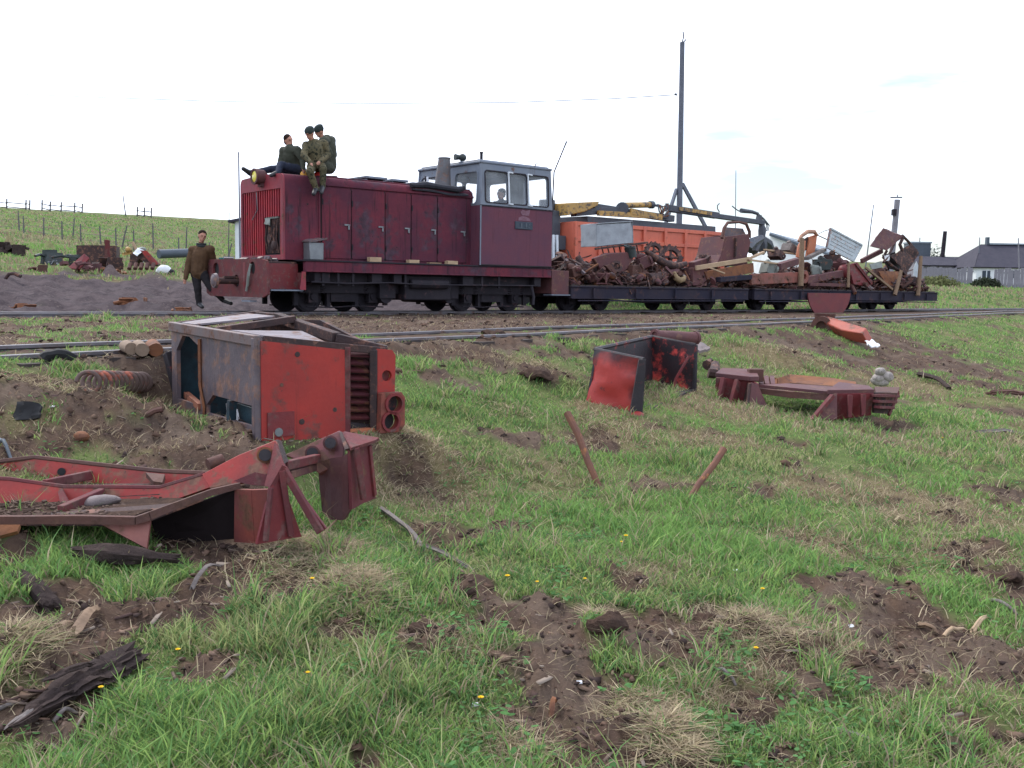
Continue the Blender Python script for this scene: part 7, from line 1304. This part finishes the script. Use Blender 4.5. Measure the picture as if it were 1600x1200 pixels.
def board_fence(px0, px1, Y, py_t, label, m, dark=0):
    a, c = U(px0, py_t, Y), U(px1, py_t, Y); x0, x1 = a[0], c[0]; z0 = gz((x0 + x1) / 2, Y) - .2; o = thing('board_fence', label, 'fence', ((x0 + x1) / 2, Y, z0)); h = (a[2] + c[2]) / 2 - z0; x = x0; r = random.Random(int(px0)); bw = .26; mes = []
    for v in range(4):
        mb = MB().bb(-.115, .115, -.015, .015, 0, h * (1 - .03 * v)); me = mb.mesh('board'); me.materials.append(M[m]); mes.append(me)
    while x < x1: q = bpy.data.objects.new('board', r.choice(mes)); COL.objects.link(q); q.parent = o; q.location = (x - (x0 + x1) / 2, r.uniform(-.02, .02), r.uniform(-.06, .02)); q.rotation_euler = (0, r.uniform(-.03, .03), 0); x += bw
    for z in (.4, h - .4): b = MB(); b.beam(((x0 - x1) / 2, .06, z), ((x1 - x0) / 2, .06, z), .05, .1); b.build('fence_rail', M[m], o)
    return o
board_fence(1436, 1522, 84, 416, 'silvery board fence in front of the low outbuilding', 'plank_grey'); board_fence(1556, 1690, 78, 419, 'silvery board fence standing before the white house', 'plank_grey')
rr = random.Random(2)
def bush(px, py, Y, rx, rz, label, colr, n=900):
    p = U(px, py, Y); z = gz(p[0], Y); t = thing('bush', label, 'bush', (p[0], Y, z)); rg = np.random.default_rng(int(px)); d = rg.normal(0, 1, (n, 3)); d /= np.linalg.norm(d, axis=1)[:, None]; c = d * rg.random(n)[:, None] ** .4 * np.array([rx, rx * .7, rz]) ; c[:, 2] = np.abs(c[:, 2]) ; c += (rg.random((n, 3)) - .5) * .2
    a = rg.normal(0, 1, (n, 3)); a /= np.linalg.norm(a, axis=1)[:, None]; b2 = np.cross(a, d); s = .10 + .08 * rg.random(n); v = np.stack([c - a * s[:, None], c + b2 * s[:, None] * .6, c + a * s[:, None], c - b2 * s[:, None] * .6], 1).reshape(-1, 3); o = poly_mesh('foliage', v, np.full(n, 4), np.arange(4 * n), np.repeat(np.array(colr) * (.6 + .8 * rg.random(n))[:, None], 4, 0), LEAF); del o['kind']; o.parent = t
    b = MB()
    for q in range(4): b.tube([(0, 0, -.1), (rx * .3 * math.cos(q * 1.6), rx * .2 * math.sin(q * 1.6), rz * .5), (rx * .5 * math.cos(q * 1.6), rx * .4 * math.sin(q * 1.6), rz * .85)], [.05, .03, .01], 6)
    b.build('stem', M['fence'], t)
bush(1541, 440, 76, 1.15, .75, 'dark ragged bush before the white house wall', (.05, .06, .04)); bush(1465, 448, 70, 1.6, .7, 'pale tangled bush at the foot of the board fence', (.14, .15, .07)); bush(1462, 400, 120, 1.5, 1.6 + 2.2, 'faint bush showing above the low dark roof', (.09, .11, .09))
ground_stick_far = None
# white building behind the wagons, and the shed beyond the nose of the locomotive
a = U(1182, 400, 62); c = U(1300, 400, 58); o = thing('white_shed', 'long white building with a pale grey roof behind the end wagon', 'building', ((a[0] + c[0]) / 2, 60, gz((a[0] + c[0]) / 2, 60) - .3)); ol = V3(o.location)
q = lambda px, py, Y: V3(U(px, py, Y)) - ol
A0, A1, A2 = q(1178, 374, 66), q(1206, 366, 62), q(1302, 402, 58); g_ = lambda v: Vector((v.x, v.y, 0))
b = MB(); b.plate([g_(A0), A0, A1, g_(A1)], .15); b.plate([g_(A1), A1, A2, g_(A2)], .15); b.build('walls', M['limewash'], o)
off = Vector((1.2, 5.5, .25)); b = MB(); b.plate([A1 + Vector((-.2, -.3, .05)), A2 + Vector((.3, -.3, .0)), A2 + off * 1.0 + Vector((0, 0, .55)), A1 + off + Vector((0, 0, .05))], .12); b.build('roof', M['roof_grey'], o)
b = MB(); b.beam(A1 + Vector((-.2, -.32, -.05)), A2 + Vector((.3, -.32, -.1)), .08, .14); b.build('eave_board', M['plate_grey'], o); b = MB(); b.plate([q(1246, 398, 60.0) + Vector((0, -.15, 0)), q(1249, 398, 60.0) + Vector((0, -.15, 0)), q(1249, 386, 60) + Vector((0, -.15, 0)), q(1246, 386, 60) + Vector((0, -.15, 0))], .05); b.build('window', M['plate_blue'], o)
a = U(376, 380, 46); o = thing('small_shed', 'narrow whitewashed shed with a dark slanting roof beyond the locomotive nose', 'shed', (a[0] + .9, 46, gz(a[0] + .9, 46) - .2)); ol = V3(o.location); zl, zr = U(368, 346, 46)[2] - ol.z, U(420, 330, 46)[2] - ol.z; x0 = U(369, 350, 46)[0] - ol.x
b = MB()
for (p, r) in (((x0, 0), (x0 + 2.4, 0)), ((x0 + 2.4, 0), (x0 + 2.4, 2.2)), ((x0 + 2.4, 2.2), (x0, 2.2)), ((x0, 2.2), (x0, 0))):
    f = lambda x: zl + (zr - zl) * (x - x0) / 2.4; b.plate([(p[0], p[1], 0), (r[0], r[1], 0), (r[0], r[1], f(r[0])), (p[0], p[1], f(p[0]))], .12)
b.build('walls', M['limewash'], o); b = MB(); b.plate([(x0 - .3, -.3, zl - .02), (x0 + 2.7, -.3, zr + .12), (x0 + 2.7, 2.5, zr + .12), (x0 - .3, 2.5, zl - .02)], .10); b.build('roof', M['slate'], o)
b = MB(); p = U(357, 390, 44); z = gz(p[0], 44); b.cyl((p[0], 44, z - .05), (p[0], 44, z + .62), .22, n=18); b.ring((p[0], 44, z + .4), (0, 0, 1), .235, .2, .04); b.ring((p[0], 44, z + .6), (0, 0, 1), .235, .2, .04); put('oil_drum', b, mat('blue_drum_paint', (.07, .17, .24), (.05, .12, .18), rust=.25, scale=3), 'blue drum standing on the slope beside the white shed', 'drum', smooth=40)
b = MB(); p = U(348, 386, 44.5); z = gz(p[0], 44.5); b.bb(p[0] - .16, p[0] + .16, 44.4, 44.7, z - .05, z + .55); put('metal_can', b, mat('teal_can_paint', (.03, .12, .11), (.02, .08, .08), rust=.3), 'dark teal can next to the blue drum', 'can', bevel=.02)

# ------------------------------------------------------------------ the slope: fences and scrap heaps
fn = thing('wire_fence', 'rough wire fence of uneven grey posts running along the green slope', 'fence', (U(150, 370, 58)[0], 58, 0)); fl_ = V3(fn.location); tops = []
for (px, pt, pb, lean) in [(-20, 345, 368, 0), (30, 322, 352, -1), (37, 332, 358, 0), (68, 333, 362, 1), (97, 337, 365, 0), (113, 326, 356, 4), (126, 338, 365, 0), (157, 338, 366, -1), (181, 340, 368, 0), (189, 336, 372, 10), (209, 344, 375, 0), (239, 325, 366, 0), (279, 349, 379, 0), (290, 326, 366, 2), (327, 352, 380, 0), (354, 352, 382, 8)]:
    Y = 62 - (pb - 355) * .35; p = U(px, pb, Y); z = gz(p[0], Y); base = Vector((p[0], Y, z - .2)) - fl_; h = (pb - pt) * Y / F; b = MB(); b.tube([base, base + Vector((lean * Y / F * .5, 0, h * .5 + .2)), base + Vector((lean * Y / F, 0, h + .2))], [.05, .042, .034], 7); b.build('post', M['fence'], fn, smooth=50)
    if lean <= 2 and pb > 354: tops.append(base + Vector((0, 0, h + .1)))
for f in (.05, .45, .8): b = MB(); b.tube([p - Vector((0, 0, f)) for p in tops], .009, 4); b.build('wire', M['fence'], fn)
for (lst, lab) in [([(-30, 320), (10, 323), (40, 323), (46, 326)], 'weathered pole rails of a corral standing on the ridge top'), ([(65, 318), (78, 326), (95, 324), (116, 322), (128, 330)], 'sagging corral rails further along the ridge top'), ([(214, 338), (225, 336), (236, 338)], 'short corral rail on the ridge beyond the leaning post')]:
    Y = 140; p0 = U(lst[0][0], 335, Y); o = thing('corral_rail', lab, 'fence', (p0[0], Y, gz(p0[0], Y))); ol = V3(o.location); prev = None
    for (px, py) in lst:
        p = U(px, py, Y); z = gz(p[0], Y); zt_ = max(p[2], z + .9); b = MB(); b.tube([(p[0] - ol.x, 0, z - ol.z - .3), (p[0] - ol.x + .1, 0, zt_ - ol.z + .5)], .10, 6); b.build('post', M['fence'], o); cur = Vector((p[0] - ol.x, 0, zt_ - ol.z))
        if prev is not None:
            for dz in (0, -.6): b = MB(); b.tube([prev + Vector((0, -.1, dz)), cur + Vector((0, -.1, dz - .1))], .075, 6); b.build('rail', M['fence'], o)
        prev = cur
upright('leaning_pole', 192, 304, 138, .09, .06, 'fence', 'long thin pole leaning on the ridge line', 'pole', 199)
def boxy(px, py, Y, w, d, h, m, name, label, cat, rz=0., dent=.03, tilt=0., group=None):
    p = U(px, py, Y); z = gz(p[0], Y); b = MB(); hw, hd = w / 2, d / 2; b.sheet((-hw, -hd, 0), (hw, -hd, 0), (hw, -hd, h), (-hw, -hd, h), 8, 6, dent, int(px)); b.sheet((hw, hd, 0), (-hw, hd, 0), (-hw, hd, h), (hw, hd, h), 6, 5, dent, 3); b.sheet((hw, -hd, 0), (hw, hd, 0), (hw, hd, h), (hw, -hd, h), 6, 5, dent, 4); b.sheet((-hw, hd, 0), (-hw, -hd, 0), (-hw, -hd, h), (-hw, hd, h), 6, 5, dent, 5)
    b.sheet((-hw, -hd, h), (hw, -hd, h), (hw, hd, h), (-hw, hd, h), 6, 5, dent, 6); o = b.build(name, M[m], None); o.location = (p[0], Y, z - .08); o.rotation_euler = (tilt, tilt * .6, rz); return tag(o, label, cat, group)
SGL = 'scrap lying on the slope past the yard'
b_ = boxy(154, 390, 40, 1.45, 1.1, .80, 'rust_dark', 'steel_container', 'dark rusty steel container standing on the slope by the fence', 'container', .25); 
b_['group'] = SGL
b = MB(); p = U(168, 388, 38.6); b.sheet((p[0] - .12, 38.6, p[2] - .35), (p[0] + .10, 38.6, p[2] - .35), (p[0] + .12, 38.5, p[2] + .30), (p[0] - .05, 38.5, p[2] + .33), 4, 6, .03, 3, .03, .06); put('torn_board', b, 'red_pale', 'pinkish torn board leaning on the dark container', 'board', SGL)
def wreck(px, py, Y, s, mm, label, seed, n=9, name='scrap_wreck', flat=.6):
    p = U(px, py, Y); z = gz(p[0], Y); r = random.Random(seed); b = MB()
    for k in range(n):
        c = Vector((p[0] + r.uniform(-s, s), Y + r.uniform(-s, s) * .6, z + r.random() * s * flat)); ro = Matrix.Rotation(r.uniform(0, 6), 3, 'Z') @ Matrix.Rotation(r.uniform(-.7, .7), 3, 'X'); e = ro @ Vector((s * .5, 0, 0)); f = ro @ Vector((0, .08 * s, s * .4))
        if k % 3 == 0: b.sheet(c - e - f, c + e - f, c + e * .8 + f, c - e * .9 + f, 5, 4, .06 * s, seed + k, .02, .05)
        elif k % 3 == 1: b.tube([c - e, c + Vector((0, 0, .12 * s)), c + e], .05 * s + .02, 6)
        else: b.box(c, (s * .5, s * .3, s * .22), ro)
    b.dent(.05 * s, 2, seed); return put(name, b, mm, label, 'scrap', SGL)
wreck(92, 392, 37, .62, 'green_metal', 'dark green black wreck heaped beside the rusty container', 3, 11); wreck(80, 398, 36.5, .25, 'zinc', 'small pale grey scrap beneath the dark green wreck', 6, 5)
wreck(124, 412, 33, .50, 'rust_purple', 'slanting red brown wreck plate lying at the yard edge', 5, 8); b = MB(); b.plate([V3(U(105, 420, 32.6)), V3(U(132, 397, 33)), V3(U(140, 404, 33)), V3(U(124, 421, 32.6))], .06); put('red_plate', b, 'red_dull', 'dull red plate tilted up at the yard edge', 'plate', SGL)
wreck(165, 402, 35, .55, 'rust_dark', 'dark low heap of iron between container and red machine', 8, 10); wreck(178, 412, 33, .35, 'rust_orange', 'orange brown crumbs of iron at the yard edge', 9, 8)
mc = thing('red_machine', 'broken red farm machine with a yellow part and a white cover at the yard edge', 'machine', V3(U(225, 415, 34))); ol = V3(mc.location); q = lambda px, py, Y=34: V3(U(px, py, Y)) - ol
b = MB(); b.plate([q(206, 416), q(208, 398), q(216, 392), q(230, 396), q(246, 414), q(240, 417), q(222, 404), q(212, 416)], .55); b.dent(.04, 2, 2); b.build('machine_body', M['rust_dark'], mc)
b = MB(); b.sheet(q(219, 391, 33.6), q(230, 392, 33.6), q(248, 412, 33.6), q(238, 416, 33.6), 6, 4, .04, 2); b.build('red_cover', M['red'], mc); b = MB(); b.sheet(q(208, 396, 33.7), q(215, 387, 33.8), q(226, 392, 33.7), q(214, 400, 33.6), 5, 4, .05, 4); b.build('white_cover', M['plastic_white'], mc)
b = MB(); b.sheet(q(190, 396, 34), q(206, 390, 34), q(208, 396, 34), q(192, 400, 34), 5, 3, .05, 7); b.ball(q(200, 390, 34), (.1, .1, .1)); b.build('yellow_part', M['yellow'], mc); b = MB(); b.tube([q(207, 378), q(212, 388), q(214, 396)], .05, 6); b.build('lever', M['wood_pale'], mc)
for k in range(5): b = MB(); b.tube([q(204 + 9 * k, 412, 33.5), q(202 + 9 * k, 420, 33.3)], .07, 7); b.build('tine', M['rust'], mc)
b = MB(); p = U(222, 390, 36); b.ball((p[0], 36, p[2]), (.16, .14, .10)); b.tube([(p[0] - .05, 36, p[2] - .5), (p[0], 36, p[2])], .1, 8); put('grey_drum', b, 'sage', 'small grey drum behind the broken red machine', 'drum', SGL)
b = MB(); b.cyl(V3(U(248, 397, 38)), V3(U(300, 395, 39)), .17, n=16); put('long_pipe', b, 'plate_grey', 'long grey pipe lying on the slope beyond the walking man', 'pipe', SGL, smooth=40)
b = MB(); p = U(256, 405, 36); z = gz(p[0], 36); b.ball((p[0], 36, z + .14), (.28, .2, .2)); b.dent(.05, 4, 2); put('white_sack', b, 'plastic_white', 'white sack lying below the long grey pipe', 'sack', SGL); b = MB(); p = U(266, 406, 36); z = gz(p[0], 36); b.ball((p[0], 36, z + .1), (.16, .15, .13)); b.dent(.03, 4, 3); put('tyre_lump', b, 'black', 'black rubber lump next to the white sack', 'rubber', SGL)
wreck(58, 420, 31, .30, 'rust', 'brown boxy scrap lying at the near edge of the yard', 12, 5, flat=.3); wreck(205, 470, 22.5, .34, 'rust_orange', 'flat orange brown rust heap on the dirt by the track', 14, 16, flat=.15); wreck(30, 478, 21, .30, 'rust_orange', 'rust flakes on the dirt far along the track', 15, 9, flat=.1); wreck(285, 478, 21.5, .22, 'rust_orange', 'little rust heap by the walking man', 16, 7, flat=.12)
b = MB(); p = [U(8, 436, 27), U(14, 428, 27), U(22, 427, 27), U(33, 432, 27)]; b.tube([V3(x) for x in p], .05, 7); put('bent_bar', b, 'rust_dark', 'bent dark bar arching out of the dirt yard', 'bar', SGL)
wreck(8, 392, 42, .8, 'wood_burnt', 'dark brushwood heap on the slope at the picture edge', 18, 14, name='brush_heap', flat=.5)
